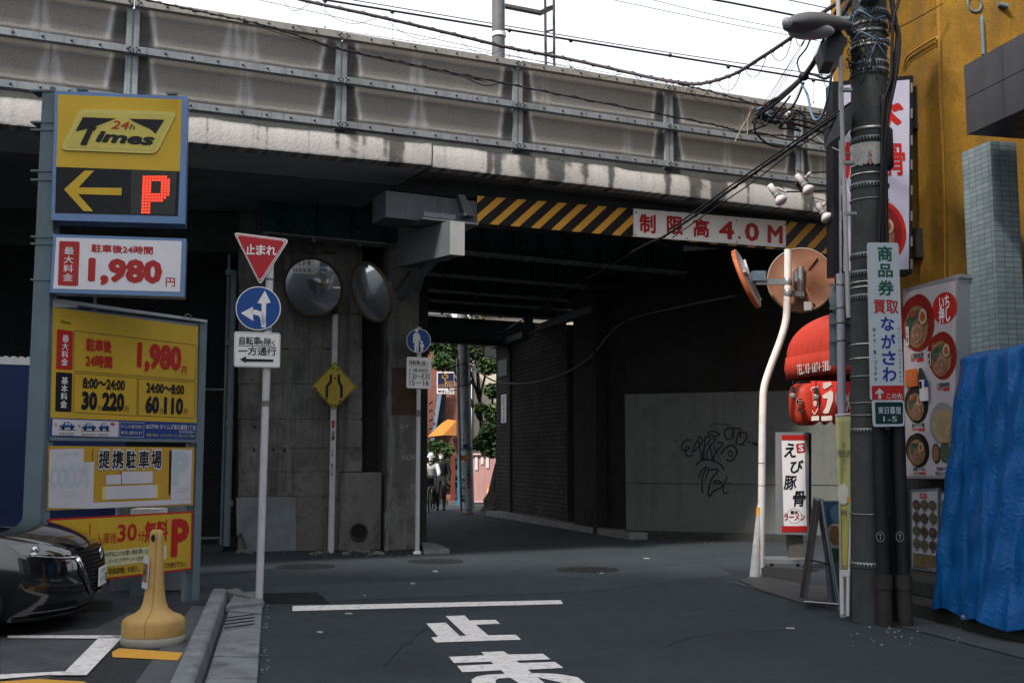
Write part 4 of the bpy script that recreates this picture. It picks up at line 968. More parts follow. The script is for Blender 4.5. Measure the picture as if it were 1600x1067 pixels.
# lower yellow banner
Bl = Bt
quadslab(Bl, [zd(290, 498), zd(1148, 452), zd(1142, 798), zd(290, 900)], red, .03, 'free_parking_board', 0)
Bl.px([zd(298, 508), zd(1138, 462), zd(1132, 788), zd(298, 888)], yel2, 1, 'free_parking_board')
for t_, x0, y0, x1, y1, b_ in (('入庫後', 570, 582, 694, 642, .01), ('30', 700, 530, 812, 626, .045), ('分', 820, 568, 858, 626, .02), ('無料', 862, 510, 998, 626, .06), ('P', 1022, 500, 1120, 716, .08)):
    Bl.txt(t_, *zd(x0, y0), *zd(x1, y1), red, 2, b_)
Bl.stroke([zd(534, 522), zd(533, 640)], .012, red, 2, 'border')
Bl.px(rpoly([zd(560, 694), zd(990, 652), zd(990, 738), zd(560, 790)], 3), cream, 2, 'text_box')
def slant(B, t_, x0, y0, x1, y1, h, m, z_=zd, lay=3, b_=.012):
    """a line of writing along two pixels, one character at a time"""
    ws_ = [1.0 if ord(c) > 0x2e80 else .62 for c in t_]; tot_ = sum(ws_); acc = 0
    for ch, w_ in zip(t_, ws_):
        f0 = acc / tot_; f1 = (acc + w_) / tot_; acc += w_
        if ch == ' ': continue
        xa_ = x0 + (x1 - x0) * f0; xb_ = x0 + (x1 - x0) * f1; y = y0 + (y1 - y0) * f0
        (u0, v1), (u1, v0) = B.uv(*z_(xa_, y - h * 1.05)), B.uv(*z_(xb_, y)); B.tuv(ch, u0, v0, u1, v1, m, lay, b_, 0, 'lettering', True)
slant(Bl, '1,000円以上のお買い物お買い上げのお', 588, 726, 940, 694, 30, blk); slant(Bl, '限り、パーキングチケット1台分サービス！', 588, 768, 940, 733, 30, blk)
slant(Bl, '客様は「駐車証明書」を発行し、レジカウンターでお持ち下さい。', 574, 832, 1120, 776, 34, blk)
Bt.flush()
# posts and rails of the frame
def uvp(x, y): return Bt.W(*Bt.uv(x, y))
mb = MB(); a = uvp(309, 700); a.z = 0; h1 = uvp(316, 503).z; mb.box(a - Bt.n * .02, PD * .10, -Bt.n * .10, Z * h1); a = uvp(300, 700); a.z = 0; mb.box(a - Bt.n * .05, PD * .045, -Bt.n * .05, Z * uvp(300, 692).z); o = mb.build('post', steel, pb)
mb = MB(); a = uvp(64, 700); a.z = 0; mb.box(a - Bt.n * .02, PD * .14, -Bt.n * .12, Z * uvp(70, 468).z); mb.build('post', steel, pb)
mb = MB(); a = uvp(78, 688); mb.box(a + Bt.n * .01, PD * (uvp(308, 690) - a).length, -Bt.n * .04, Z * .03); mb.build('rail', steel, pb)
mb = MB(); mb.tube([uvp(292, 497) + Bt.n * .02 + PD * (.05 * math.cos(a_ * .5)) + Z * (.04 * math.sin(a_ * .5)) for a_ in range(7)], .006, 5); mb.build('lamp_hook', steel, pb)
# things behind the boards
m_ = thing('blue_hoarding', 'navy blue sheet fence with white scalloped top behind the parking sign', 'fence', gnd(0, 905))
mb = MB(); a = at(-60, 568, 12.6); a.z = .25; b = at(200, 568, 13.4); top = at(20, 568, 12.7).z; mb.box(a, V((b.x - a.x, b.y - a.y, 0)), (0, .05, 0), Z * (top - .25)); mb.build('sheet', mat('hoarding_navy', (.010, .020, .075), .6, var=.1), m_)
mb = MB(); n = 22; a = V((a.x, a.y - .01, top)); dv = V((b.x - a.x, b.y - a.y, 0)) / n
for k in range(n):
    p = a + dv * k; q = [p, p + dv] + [p + dv * (1 - t) + Z * (.07 + .03 * math.sin(math.pi * t)) for t in (0, .25, .5, .75, 1)]; mb.poly(q, V((0, .05, 0)))
recalc(mb.build('scalloped_trim', mat('trim_white', (.45, .47, .5), .6), m_))
mb = MB()
for x0, x1, m in ((160, 185, 0), (190, 240, 1)): pass
bx = thing('panel_stack', 'grey and white flat panels leaning on the ground behind the notice board', 'panel', gnd(215, 940))
for x0, x1, mm in ((172, 188, wht), (188, 205, steel), (205, 296, mat('leaning_grey', (.20, .21, .23), .6, var=.1))):
    a = at(x0, 900, 12.6); b = at(x1, 900, 12.75); MB().box((a.x, a.y, .02), V((b.x - a.x, b.y - a.y, 0)), (0, .04, 0), (0, .12, 1.25)).build('panel', mm, bx)
a = at(204, 795, 12.3); o = MB().aab(a.x, 12.3, a.z - .08, a.x + .32, 12.6, a.z).build('crate_lid', white_paint); meta(o, 'small pale box lid resting behind the partner parking board', 'box')
MB_ = MB(); MB_.aab(at(204, 795, 12.3).x + .02, 12.32, 0, at(204, 795, 12.3).x + .3, 12.58, a.z - .08); o2 = MB_.build('equipment_box', steel); meta(o2, 'grey equipment box hidden behind the notice panels', 'box')

# ================================================================ ROAD SIGNS AND POLES
pole_w = mat('pole_white', (.47, .46, .49), .45, var=.06, vs=3, grime=.1, dirt=(.2, .2, .2), ds=4, damt=.5)
blue = mat('sign_blue', (.006, .055, .235), .4, var=.04)
signred = mat('stop_red', (.37, .012, .018), .4, var=.04)
def polething(name, label, cat, bx_, by_, tx_, ty_, r, m=None):
    b = gnd(bx_, by_); t = at(tx_, ty_, b.y + .02); root = thing(name, label, cat, b)
    MB().tube([b, t], r, 14).build('pole', m or pole_w, root); MB().lathe(t, Z, [(r, -.001), (r * .8, .012), (0, .018)], 14).build('pole_cap', m or pole_w, root)
    return root, b, t
st, sb, tt = polething('stop_sign_pole', 'white pole with red stop triangle, blue arrow disc and one-way plate', 'road sign', 404.5, 944, 423, 384, .040)
MB().lathe(sb, Z, [(.06, 0), (.06, .02), (.045, .05)], 14).build('pole_collar', concrete_k, st)
def bandm(root, b, t, ys, r):
    mb = MB()
    for y0, y1 in ys:
        f0 = (y0) ; p = b.lerp(t, f0); q = b.lerp(t, y1); mb.tube([p, q], r + .0015, 14)
    return mb
Ys = sb.y - .06
S1 = Board(st, at(405, 400, Ys), azv(90 - 8), Z)
z4 = lambda x, y: (340 + x / 3.557, 340 + y / 3.557)
tri = [z4(88, 82), z4(398, 122), z4(236, 375)]
quadslab(S1, rpoly(tri, 7), white_paint, .012, 'stop_triangle')
S1.px(rpoly([z4(96, 90), z4(388, 127), z4(236, 366)], 6), signred, 1, 'stop_triangle'); S1.px(rpoly([z4(101, 95), z4(382, 130), z4(236, 358)], 6), white_paint, 2, 'stop_triangle'); S1.px(rpoly([z4(106, 98), z4(376, 132), z4(235, 352)], 6), signred, 3, 'stop_triangle')
S1.txt('止', *z4(158, 148), *z4(208, 206), white_paint, 4, .035); S1.txt('ま', *z4(215, 152), *z4(266, 210), white_paint, 4, .035); S1.txt('れ', *z4(272, 156), *z4(326, 212), white_paint, 4, .035)
cx, cy = z4(226, 504); Rr = (S1.uv(cx + 35.3, cy)[0] - S1.uv(cx, cy)[0])
S1.mb('arrow_disc', white_paint).disc(S1.W(*S1.uv(cx, cy), 0) - S1.n * .012, S1.n, Rr, 40, .012); S1.ell(cx, cy, Rr * .955, Rr * .955, blue, 1, 'arrow_disc', 40)
S1.px([z4(244, 610), z4(245, 480), z4(222, 474), z4(263, 406), z4(295, 472), z4(270, 478), z4(267, 611)], white_paint, 2, 'arrow'); 
S1.stroke([z4(256, 600), z4(252, 560), z4(236, 536), z4(206, 526), z4(190, 525)], .052, white_paint, 2, 'arrow'); S1.px([z4(129, 531), z4(196, 496), z4(198, 574)], white_paint, 2, 'arrow')
quadslab(S1, rpoly([z4(92, 632), z4(349, 642), z4(346, 834), z4(90, 828)], 4), white_paint, .012, 'one_way_plate')
outline(S1, [z4(97, 638), z4(344, 647), z4(341, 829), z4(95, 823)], mat('grey_line', (.25, .25, .27), .5, var=0), .004, 1)
slant(S1, '自転車', 116, 706, 240, 709, 46, blk, z4, 2, .025); S1.txt('を', *z4(234, 680), *z4(258, 706), blk, 2, .02); S1.txt('除', *z4(260, 668), *z4(298, 710), blk, 2, .025); S1.txt('く', *z4(302, 682), *z4(320, 710), blk, 2, .02)
S1.stroke([z4(114, 711), z4(322, 716)], .006, blk, 2); slant(S1, '一方通行', 114, 764, 328, 768, 48, blk, z4, 2, .025)
S1.px([z4(124, 788), z4(158, 770), z4(158, 784), z4(310, 788), z4(310, 802), z4(158, 800), z4(158, 808)], blk, 2, 'arrow')
S1.flush()
mb = MB()
for y in (440, 470, 520, 555):
    f_ = (944 - y) / (944 - 384.); p = sb.lerp(tt, f_); MB().tube([p, p + Z * .02], .046, 12).build('clamp', steel, st)
f_ = (944 - 640) / 560; p = sb.lerp(tt, f_); MB().tube([p, p + Z * .06], .0415, 12).build('sticker', mat('tape_grey', (.15, .15, .16), .6), st)
# mirror pole with the diamond sign
mp, mb_, mt = polething('convex_mirror', 'round convex mirror on a white pole with yellow road-narrows diamond', 'convex mirror', 517, 863, 524, 492, .050)
MB().tube([mt, at(523, 455, mt.y + .05)], .05, 14).build('pole_top', concrete_d, mp)
mirror = mat('mirror_glass', (.55, .58, .60), .07, metal=.88, var=0, spec=.5)
rim = mat('mirror_rim', (.055, .036, .025), .7, var=.3)
def convex(root, c, n, r, bulge=.17, backm=None, hood=True, rimm=None):
    n = n.normalized(); P = [(0, bulge * r)]; P = [(r * .96 * math.sin(a_ * math.pi / 2 / 9 * .999) , r * bulge * 1.6 * (math.cos(a_ * math.pi / 2 / 9)) ) for a_ in range(10)]
    P = [(r * .96 * k / 12, r * bulge * (1 - (k / 12) ** 2)) for k in range(13)]
    MB().lathe(c + n * .01, n, P, 48).build('mirror_face', mirror, root)
    MB().lathe(c, n, [(r * .95, .012), (r * .97, .028), (r, .03), (r * 1.03, .012), (r * 1.03, -.012), (r * .99, -.03)], 48).build('rim', rimm or rim, root)
    MB().lathe(c, n, [(r * .99, -.03), (r * .9, -.06), (r * .45, -.10), (r * .4, -.085), (r * .15, -.09), (0, -.09)], 48).build('back_shell', backm or rim, root)
cc = at(489, 449, mb_.y - .35); convex(mp, cc, V((-.14, -1, -.42)), 1700 and 47.5 * cc.y / 1709)
mb = MB(); mb.tube([at(523, 452, mt.y), cc + V((.1, .12, .0))], .03, 8); mb.build('mount_arm', rust, mp)
Sd = Board(mp, at(523, 603, mb_.y - .08), azv(90), Z)
dia = [z4(652, 800), z4(775, 942), z4(644, 1068), z4(524, 935)]
yd = mat('diamond_yellow', (.36, .27, .035), .5, var=.12, dirt=(.20, .12, .03), ds=6, damt=.8)
quadslab(Sd, rpoly(dia, 3), yd, .012, 'diamond_sign'); outline(Sd, [z4(652, 806), z4(768, 941), z4(644, 1062), z4(530, 935)], blk, .01, 1)
Sd.px([z4(624, 872), z4(638, 872), z4(636, 914), z4(614, 942), z4(614, 1000), z4(600, 1000), z4(601, 936), z4(623, 908)], blk, 2, 'symbol'); Sd.px([z4(668, 872), z4(681, 872), z4(681, 908), z4(697, 938), z4(695, 1003), z4(681, 1003), z4(681, 942), z4(666, 914)], blk, 2, 'symbol')
for x, y in ((640, 838), (668, 844), (655, 892), (634, 1040), (652, 1042), (545, 950), (606, 1008), (680, 1018)): Sd.ell(*z4(x, y), .02 + .01 * random.random(), .014, rust, 3, 'rust_spots', 7)
Sd.flush()
z5 = lambda x, y: (340 + x / 3.3333, 640 + y / 3.3333)
Sp = Board(mp, at(520, 700, mb_.y - .052), azv(90), Z)
Sp.px([z5(602, 52), z5(613, 66), z5(609, 66), z5(609, 94), z5(595, 94), z5(595, 66), z5(590, 66)], signred, 1, 'sticker')
Sp.col('注意', *z5(592, 108), *z5(611, 160), blk, 1, .03); Sp.col('この先', *z5(592, 180), *z5(606, 245), blk, 1); Sp.col('荒川区', *z5(589, 278), *z5(604, 345), blk, 1, .02)
Sp.flush()
# second mirror on the pier
m2 = thing('convex_mirror', 'round convex mirror turned sideways, bracketed to the tunnel corner pier', 'convex mirror', at(580, 500, 16.5))
c2 = at(580, 457, 16.35); convex(m2, c2, V((-.66, -.60, -.36)), .47)
mb = MB(); mb.tube([c2 + V((.1, .12, .0)), at(610, 464, 16.75)], .03, 8); mb.tube([at(608, 440, 16.75), at(608, 490, 16.75)], .04, 8); mb.build('mount_arm', steel, m2)
mb = MB(); mb.tube([at(618, 455, 16.8), at(640, 425, 16.7)], .03, 6); mb.build('stay_rod', concrete_d, m2)
# shared path sign
ps, pb_, pt = polething('footpath_sign_pole', 'white pole with blue walking adult and child disc above a school hours plate', 'road sign', 652, 865, 655, 512, .036)
MB().lathe(pb_, Z, [(.07, 0), (.07, .03), (.04, .05)], 14).build('pole_collar', white_paint, ps)
S2 = Board(ps, at(655, 560, pb_.y - .055), azv(90), Z)
z6 = lambda x, y: (600 + x / 2.808, 480 + y / 2.808)
cx, cy = z6(152, 147); Rr = S2.uv(cx + 19, cy)[0] - S2.uv(cx, cy)[0]
S2.mb('path_disc', white_paint).disc(S2.W(*S2.uv(cx, cy), 0) - S2.n * .012, S2.n, Rr, 40, .012); S2.ell(cx, cy, Rr * .95, Rr * .95, blue, 1, 'path_disc', 40)
z2 = lambda x, y: (560 + x / 2.669, 500 + y / 2.669)
S2.ell(*z2(243, 44), .026, .03, white_paint, 2, 'adult_symbol', 14)
S2.px([z2(234, 54), z2(251, 54), z2(256, 62), z2(261, 92), z2(257, 94), z2(252, 76), z2(252, 98), z2(250, 134), z2(244, 134), z2(243, 104), z2(240, 134), z2(234, 134), z2(233, 78), z2(231, 96), z2(227, 95), z2(229, 62)], white_paint, 2, 'adult_symbol')
S2.ell(*z2(265, 92), .018, .02, white_paint, 2, 'child_symbol', 12)
S2.px([z2(260, 98), z2(270, 98), z2(275, 110), z2(271, 112), z2(270, 118), z2(269, 134), z2(266, 134), z2(265, 120), z2(263, 134), z2(260, 134), z2(260, 112), z2(256, 108)], white_paint, 2, 'child_symbol')
quadslab(S2, rpoly([z6(100, 217), z6(207, 222), z6(206, 358), z6(98, 354)], 3), white_paint, .012, 'hours_plate')
slant(S2, '自転車', 108, 252, 158, 254, 20, blk, z6, 2, .02); S2.txt('を', *z6(158, 242), *z6(167, 254), blk, 2); S2.txt('除', *z6(168, 236), *z6(184, 256), blk, 2, .02); S2.txt('く', *z6(188, 240), *z6(197, 256), blk, 2)
S2.stroke([z6(108, 257), z6(198, 260)], .005, blk, 2); slant(S2, '土･日曜,休日を除く', 108, 284, 198, 287, 18, blk, z6, 2, .02)
S2.txt('7.30－8.30', *z6(108, 290), *z6(200, 316), blk, 2, .01); S2.txt('15－16', *z6(112, 320), *z6(196, 344), blk, 2, .01); S2.flush()
MB().tube([pb_.lerp(pt, .60), pb_.lerp(pt, .63)], .038, 12).build('sticker', mat('tape_grey', (.15,) * 3), ps)

# ================================================================ YELLOW STAND
by = mat('bollard_yellow', (.44, .28, .10), .5, var=.12, vs=3, bump=.05, dirt=(.26, .15, .05), ds=4, grime=.12)
BY = gnd(239, 1008); root = thing('water_filled_bollard', 'yellow bottle-shaped plastic bollard on a pale ring base', 'bollard', BY)
sc_ = .535 / 1.0; R_ = .252
MB().lathe(BY + Z * .006, Z, [(0, 0), (R_ * .97, 0), (R_ * 1.02, .02), (R_ * 1.03, .055), (R_ * .98, .085), (0, .085)], 40).build('base_ring', mat('base_grey', (.27, .26, .23), .7, var=.15, grime=.2), root)
prof = [(R_ * .99, .088), (R_ * 1.0, .10), (R_, .19), (R_ * .97, .215), (R_ * .86, .238), (R_ * .62, .262), (R_ * .44, .30), (R_ * .35, .36), (R_ * .30, .45), (R_ * .265, .56), (R_ * .24, .70), (R_ * .215, .82), (R_ * .205, .90), (R_ * .18, .925), (R_ * .12, .94)]
rows_ = []
for r_, h in prof:
    f_ = max(0, min(1, (h - .2) / .5)); row = []
    for k in range(41):
        a_ = 2 * math.pi * k / 40; e_ = 1 - .35 * f_ ; cx_, sy_ = math.cos(a_), math.sin(a_)
        pw_ = 1 - .45 * f_; cx_ = math.copysign(abs(cx_) ** pw_, cx_); sy_ = math.copysign(abs(sy_) ** pw_, sy_)
        row.append(BY + V((r_ * cx_, r_ * .72 * sy_ if f_ > .9 else r_ * (1 - .28 * f_) * sy_, h)))
    rows_.append(row)
mb = MB(); mb.grid(rows_, True); mb.add(rows_[-1][:-1], [tuple(range(40))]); o = mb.build('body', by, root); recalc(o)
o.rotation_euler.y = 0
hc = BY + V((-.012, -.052, .875)); mb = MB(); mb.lathe(hc, V((0, -1, 0)), [(.001, .0), (.017, .0)], 16, sx=1, sy=1.8, e1=(1, 0, 0)); mb.build('handle_hole', dark, root)
mb = MB(); 
for k in range(11): 
    a_, b_ = prof[k + 3], prof[min(k + 4, 14)]; 
mb.tube([BY + V((.012, -r_ * (1 - .28 * max(0, min(1, (h - .2) / .5))) - .0005, h)) for r_, h in prof[1:]], .003, 4, False); mb.build('mould_seam', mat('seam', (.28, .15, .04), .6), root)
Bb = Board(root, BY + V((-.03, -.083, .6)), V((1, -.35, 0)), V((.05, .05, 1)))
lab = MB(); q = [BY + V(p) for p in ((-.098, -.02, .47), (-.035, -.072, .46), (-.028, -.066, .72), (-.085, -.022, .73))]
mb = MB(); mb.poly([p + V((-.004, -.006, 0)) for p in q], V((.003, .004, 0))); recalc(mb.build('label', wht, root))
mb = MB(); q2 = [q[0].lerp(q[3], .12), q[1].lerp(q[2], .12), q[1].lerp(q[2], .88), q[0].lerp(q[3], .88)]; c_ = sum(q2, V()) / 4; mb.poly([c_ + (p - c_) * .75 + V((-.008, -.010, 0)) for p in q2]); recalc(mb.build('label_print', mat('label_print', (.16, .09, .05), .6, var=.6, vs=25), root))
# orange pad under it
mark('floor_marking_orange', [[(175, 1018), (186, 1012), (286, 1019), (278, 1031), (176, 1026)]], z=.0275, m=orange_p)
ws = gnd(148, 960); o = MB().box(ws + V((-.12, 0, 0)), V((.26, .1, 0)), V((-.06, .16, 0)), Z * .14).build('wheel_stop', concrete_d); bevel(o, .02); meta(o, 'small dark concrete block on the ground beyond the car nose', 'wheel stop')
# ================================================================ RIGHT SIDE: RAMEN SHOP BUILDING
sdv = V((-.228, .974, 0)).normalized(); sn = V((-sdv.y, sdv.x, 0)); sn = -sn if sn.x > 0 else sn      # street direction, normal towards the street
P0 = V((4.55, 12.1, 0))
def sp(x, y, s=0.0): return onpl(x, y, P0 + sn * s, sn)       # s metres out from the facade
ochre = mat('ochre_render', (.30, .155, .018), .85, var=.2, vs=1.5, bump=.35, bs=70, dirt=(.10, .055, .018), ds=.9, damt=.75, streak=.6, sc=(.17, .10, .03), grime=.25, stretch=(4, 4, .5))
yb = thing('ramen_building', 'tall ochre yellow rendered building with dark ground floor shop', 'building', sp(1400, 900))
cY = onpl(1472, 120, P0, sn)      # its near corner
def facade(t0, t1, z0, z1, depth, m, name, root, out=0.0):
    a = P0 + sdv * t0 + sn * out; MB().box(V((a.x, a.y, z0)), sdv * (t1 - t0), -sn * depth, Z * (z1 - z0)).build(name, m, root)
tc = (cY - P0).dot(sdv); tend = (sp(1307, 300) - P0).dot(sdv)
print('corner t', tc, 'end t', tend, 'corner', cY)
facade(tc, tend, 3.1, 11, 7, ochre, 'upper_wall', yb)
shopd = mat('shop_dark', (.022, .022, .024), .6, var=.3, vs=2, bump=.1)
facade(tc + .1, tend - .1, 0, 3.1, 6.5, shopd, 'shop_front', yb, -.12)
facade(tc, tend, 2.95, 3.1, .5, mat('soffit_trim', (.05, .05, .052), .6), 'shop_soffit', yb, .03)
# return wall facing the camera, right of the corner
a = P0 + sdv * tc; MB().box(V((a.x, a.y, 3.1)) + sdv * .05, -sn * 9, sdv * 2, Z * 7.9).build('return_wall', ochre, yb); MB().box(V((a.x, a.y, 0)) + sdv * .06 - sn * .13, -sn * 8, sdv * 2, Z * 3.1).build('lower_return_wall', shopd, yb)
# pipe loop on the wall
zr = lambda x, y: (1280 + x / 3.334, y / 3.334)
mb = MB(); mb.tube(smooth_path([sp(*zr(x, y), .03) for x, y in ((436, 350), (450, 305), (480, 275), (600, 200), (618, 205), (626, 240), (632, 500), (650, 900), (655, 1200), (658, 1600))], 5), .014, 6); mb.tube([sp(*zr(x, y), .03) for x, y in ((445, 345), (470, 300), (540, 258), (606, 218), (612, 226))], .006, 5); mb.build('conduit', ochre, yb)
rc = lambda x, y: onpl(x, y, a - Vz if False else a + sdv * .05, sdv)
def rpw(x, y): return onpl(x, y, V((a.x, a.y, 0)) + sdv * .02, sdv)
p = rpw(*zr(803, 28)); MB().lathe(p, -sdv, [(.10, 0), (.10, .03), (.075, .03), (.07, .0)], 20).build('vent_ring', steel, yb); MB().disc(p - sdv * .005, -sdv, .07, 20).build('vent_hole', dark, yb)
MB().tube([rpw(*zr(925, 30)) - sdv * .03, rpw(*zr(965, 48)) - sdv * .06], .03, 8).build('pipe_stub', steel, yb)
p, q = rpw(*zr(838, 110)), rpw(*zr(845, 290)); MB().tube([p - sdv * .03, V((p.x, p.y, q.z)) - sdv * .03], .022, 8).tube([p - sdv * .03, p - sdv * .03 + Z * .06], [.022, .004], 8).build('standpipe', steel, yb)
# ---------------- projecting ramen sign
vs_ = thing('projecting_shop_sign', 'tall lit shop sign with red characters and a bowl, jutting out behind the utility pole', 'shop sign', at(1370, 430, 12.3))
Bv = Board(vs_, at(1370, 300, 11.85), azv(86), Z)
signw = mat('lit_sign_face', (.40, .39, .50), .4, var=.05)
quadslab(Bv, [(1301, 128), (1427, 118), (1425, 428), (1303, 430)], blk, .22, 'sign_cabinet')
Bv.px([(1318, 134), (1421, 125), (1420, 421), (1318, 424)], signw, 1, 'sign_face')
Bv.px([(1310, 124), (1313.5, 124), (1315, 428), (1311.5, 428)], mat('sign_edge', (.3, .31, .33), .4, metal=.4), 1, 'sign_edge')
for y in (130, 170, 212, 250, 290, 330, 370, 405):
    Bv.flush(); Bv.px([(1312, y), (1315, y), (1315, y + 15), (1312, y + 15)], mat('chrome', (.5, .5, .52), .3, metal=.8, var=0), 3, 'hinge')
    Bv.px([(1422.5, y), (1425.5, y), (1425.5, y + 15), (1422.5, y + 15)], mat('chrome', (.5,) * 3), 3, 'hinge')
Bv.txt('え', 1336, 88 + 50, 1400, 150, red, 2) if False else None
Bv.txt('び', 1334, 160, 1413, 212, red, 2, .05, .0); Bv.txt('豚', 1318, 222, 1374, 280, red, 2, .04); Bv.txt('骨', 1382, 224, 1415, 275, red, 2, .04)
Bv.px([zr(134, 760), zr(152, 765), zr(157, 850), zr(140, 905), zr(133, 900)], red, 3, 'lettering')
def bowl(B, x, y, rx, ry, rimm_, seed=0, ring=None, black=False):
    random.seed(seed); br_ = [mat('broth_a', (.22, .11, .05), .5, var=.3, vs=30), mat('broth_b', (.18, .10, .05), .5, var=.3, vs=30)]
    B.ell(x, y, rx, ry, blk if black else rimm_, 3, 'bowl_picture', 32); B.ell(x - (rx * 20), y - ry * 10, rx * .88, ry * .86, rimm_ if not black else mat('bowl_dark', (.03, .022, .02), .4), 4, 'bowl_picture', 32)
    u, v = B.uv(x, y); W_ = lambda a, b: None
    def e(du, dv, ra, rb, m, lay, wob=.12, an=0, seg=20):
        q = []
        for k in range(seg):
            t = 2 * math.pi * k / seg; w_ = 1 + wob * (random.random() - .5); c, d = rx * ra * w_ * math.cos(t), ry * rb * w_ * math.sin(t)
            q.append(B.W(u + rx * du + c * math.cos(an) - d * math.sin(an), v + ry * dv + c * math.sin(an) + d * math.cos(an), lay))
        B.face(q, m, 'bowl_picture')
    e(-.1, -.12, .76, .74, br_[seed % 2], 5, .06)
    greens = mat('food_green', (.05, .075, .05), .6, var=.5, vs=40); meat = mat('food_meat', (.23, .13, .09), .6, var=.4, vs=30); meat2 = mat('food_meat2', (.15, .085, .06), .6, var=.3, vs=40); egg = mat('food_egg', (.36, .29, .22), .5); yolk = mat('food_yolk', (.28, .06, .02), .5); noo = mat('food_noodle', (.28, .20, .11), .6, var=.3, vs=40)
    for k in range(8): e(random.uniform(-.6, .3), random.uniform(-.1, .45), .16, .1, random.choice((greens, noo, meat)), 6, .5, random.random() * 3, 8)
    e(-.42, .05, .24, .32, greens, 7, .5); e(-.15, .28, .3, .16, greens, 7, .5)
    e(-.02, -.35, .38, .34, meat, 8, .2); e(0, -.38, .22, .22, meat2, 9, .4); e(.02, -.42, .1, .12, meat, 10, .3)
    e(.38, .18, .25, .27, egg, 9, .04); e(.38, .18, .15, .17, yolk, 10, .04)
    if seed % 2: e(-.25, .35, .18, .14, yolk, 8, .4)
Bv.ell(1376, 363, .29, .36, red, 2, 'bowl_picture', 36); bowl(Bv, 1372, 362, .27, .31, mat('bowl_red', (.17, .015, .012), .3), 5)
Bv.flush()
arm = mat('sign_mount', (.020, .018, .017), .7)
for (x0, y0, x1, y1) in ((1426, 155, 1457, 203), (1428, 358, 1464, 403)):
    p = at(x0, y0, 12.0); q = at(x1, y1, 12.0); MB().box((p.x - .02, 11.95, q.z), (q.x - p.x + .1, 0, 0), (0, .3, 0), (0, 0, p.z - q.z)).build('mount_box', arm, vs_)
# dark boxes with a pale top edge mounted on the left side of the sign
bxr = thing('cable_box', 'angular black box fixed across the front of the utility pole beside the wires', 'junction box', at(1310, 200, 11))
a_, b_ = at(1296, 187, 10.9), at(1330, 162, 10.2); MB().box(a_, b_ - a_, V((.02, .28, 0)), Z * -.24).build('box_body', mat('box_black', (.04, .045, .055), .5), bxr)
# ---------------- awning
ared = mat('awning_red', (.44, .042, .025), .65, var=.1, vs=2, bump=.12, bs=25, dirt=(.2, .02, .015), ds=2)
aw = thing('shop_awning', 'rounded red canvas awning with white telephone number over the shop entrance', 'awning', sp(1290, 600, .5))
out = .95
va = (onpl(1222, 580, P0 + sn * out, sn) - P0).dot(sdv); vb = va - 1.1                # far and near ends of the valance
zvb = onpl(1223, 594, P0 + sn * out, sn).z; zvt = onpl(1224, 560, P0 + sn * out, sn).z; ztop = onpl(1322, 488, P0 + sn * .1, sn).z
print('awning z', zvb, zvt, ztop, va, vb)
def AW(t, s, z): p = P0 + sdv * t + sn * s; return V((p.x, p.y, z))
rows_ = []
nu, nv = 36, 14
def prof_(f): a_ = f * math.pi / 2; return math.cos(a_), math.sin(a_)       # 0 at the valance, 1 at the wall
path = []
Rc = .16 / .9
# plan outline: flat far end, small rounded corner, straight, flat near end
for k in range(6): path.append((va, (out - .16) * k / 6))
for k in range(9): a_ = k / 8 * math.pi / 2; path.append((va - Rc * .9 + Rc * .9 * math.cos(a_), out - .16 + .16 * math.sin(a_)))
for k in range(1, 16): path.append((va - Rc * .9 - (va - vb - 1.8 * Rc) * k / 16, out))
for k in range(9): a_ = math.pi / 2 + k / 8 * math.pi / 2; path.append((vb + Rc * .9 + Rc * .9 * math.cos(a_), out - .16 + math.sin(a_) * .16))
for k in range(6): path.append((vb, (out - .16) * (1 - (k + 1) / 6)))
P = []
for i, (t, s_) in enumerate(path):
    row = []
    rib = .012 * abs(math.sin(i * math.pi / 3))
    for k in range(nv + 1):
        f = k / nv; c, sn_ = prof_(f); row.append(AW(t, s_ * c * (1 - rib), zvt + (ztop - zvt) * sn_ ))
    P.append(row)
mb = MB(); mb.grid(P, True); o = mb.build('canopy_cloth', ared, aw)
P = [[AW(t, s_ * (1 + .01 * math.sin(i * 2.1)), zvt), AW(t, s_ * 1.015 + .008 * math.sin(i * 1.7), (zvt + zvb) / 2), AW(t, s_ * 1.0, zvb)] for i, (t, s_) in enumerate(path)]
mb = MB(); mb.grid(P, True); o = mb.build('valance', ared, aw); m_s = o.modifiers.new('s', 'SOLIDIFY'); m_s.thickness = .01
mb = MB()
for i in range(0, len(path), 5): mb.tube([AW(path[i][0], path[i][1] * .97, zvt), AW(path[i][0], .02, zvt + .02)], .012, 5)
mb.build('frame_rod', dark, aw)
Bw = Board(aw, AW(va - .9, out * 1.03, zvt), -sdv, Z)
z8 = lambda x, y: (1200 + x / 5.08, 470 + y / 5.08)
tel = 'TEL:03-6874-5113'
n = len(tel)
for i, ch in enumerate(tel):
    x0 = 236 + i * 16.9; yb_ = 586 - i * 2.4; yt_ = 508 - i * 2.3
    w_ = 14 if ch not in ':-' else 7
    Bw.txt(ch, *z8(x0, yt_ if ch not in '-' else (yt_ + yb_) / 2 - 5), *z8(x0 + w_, yb_ if ch != '-' else (yt_ + yb_) / 2 + 6), mat('awning_white', (.6, .55, .52), .6), 4, .04 if ch not in ':-' else 0)
Bw.flush()
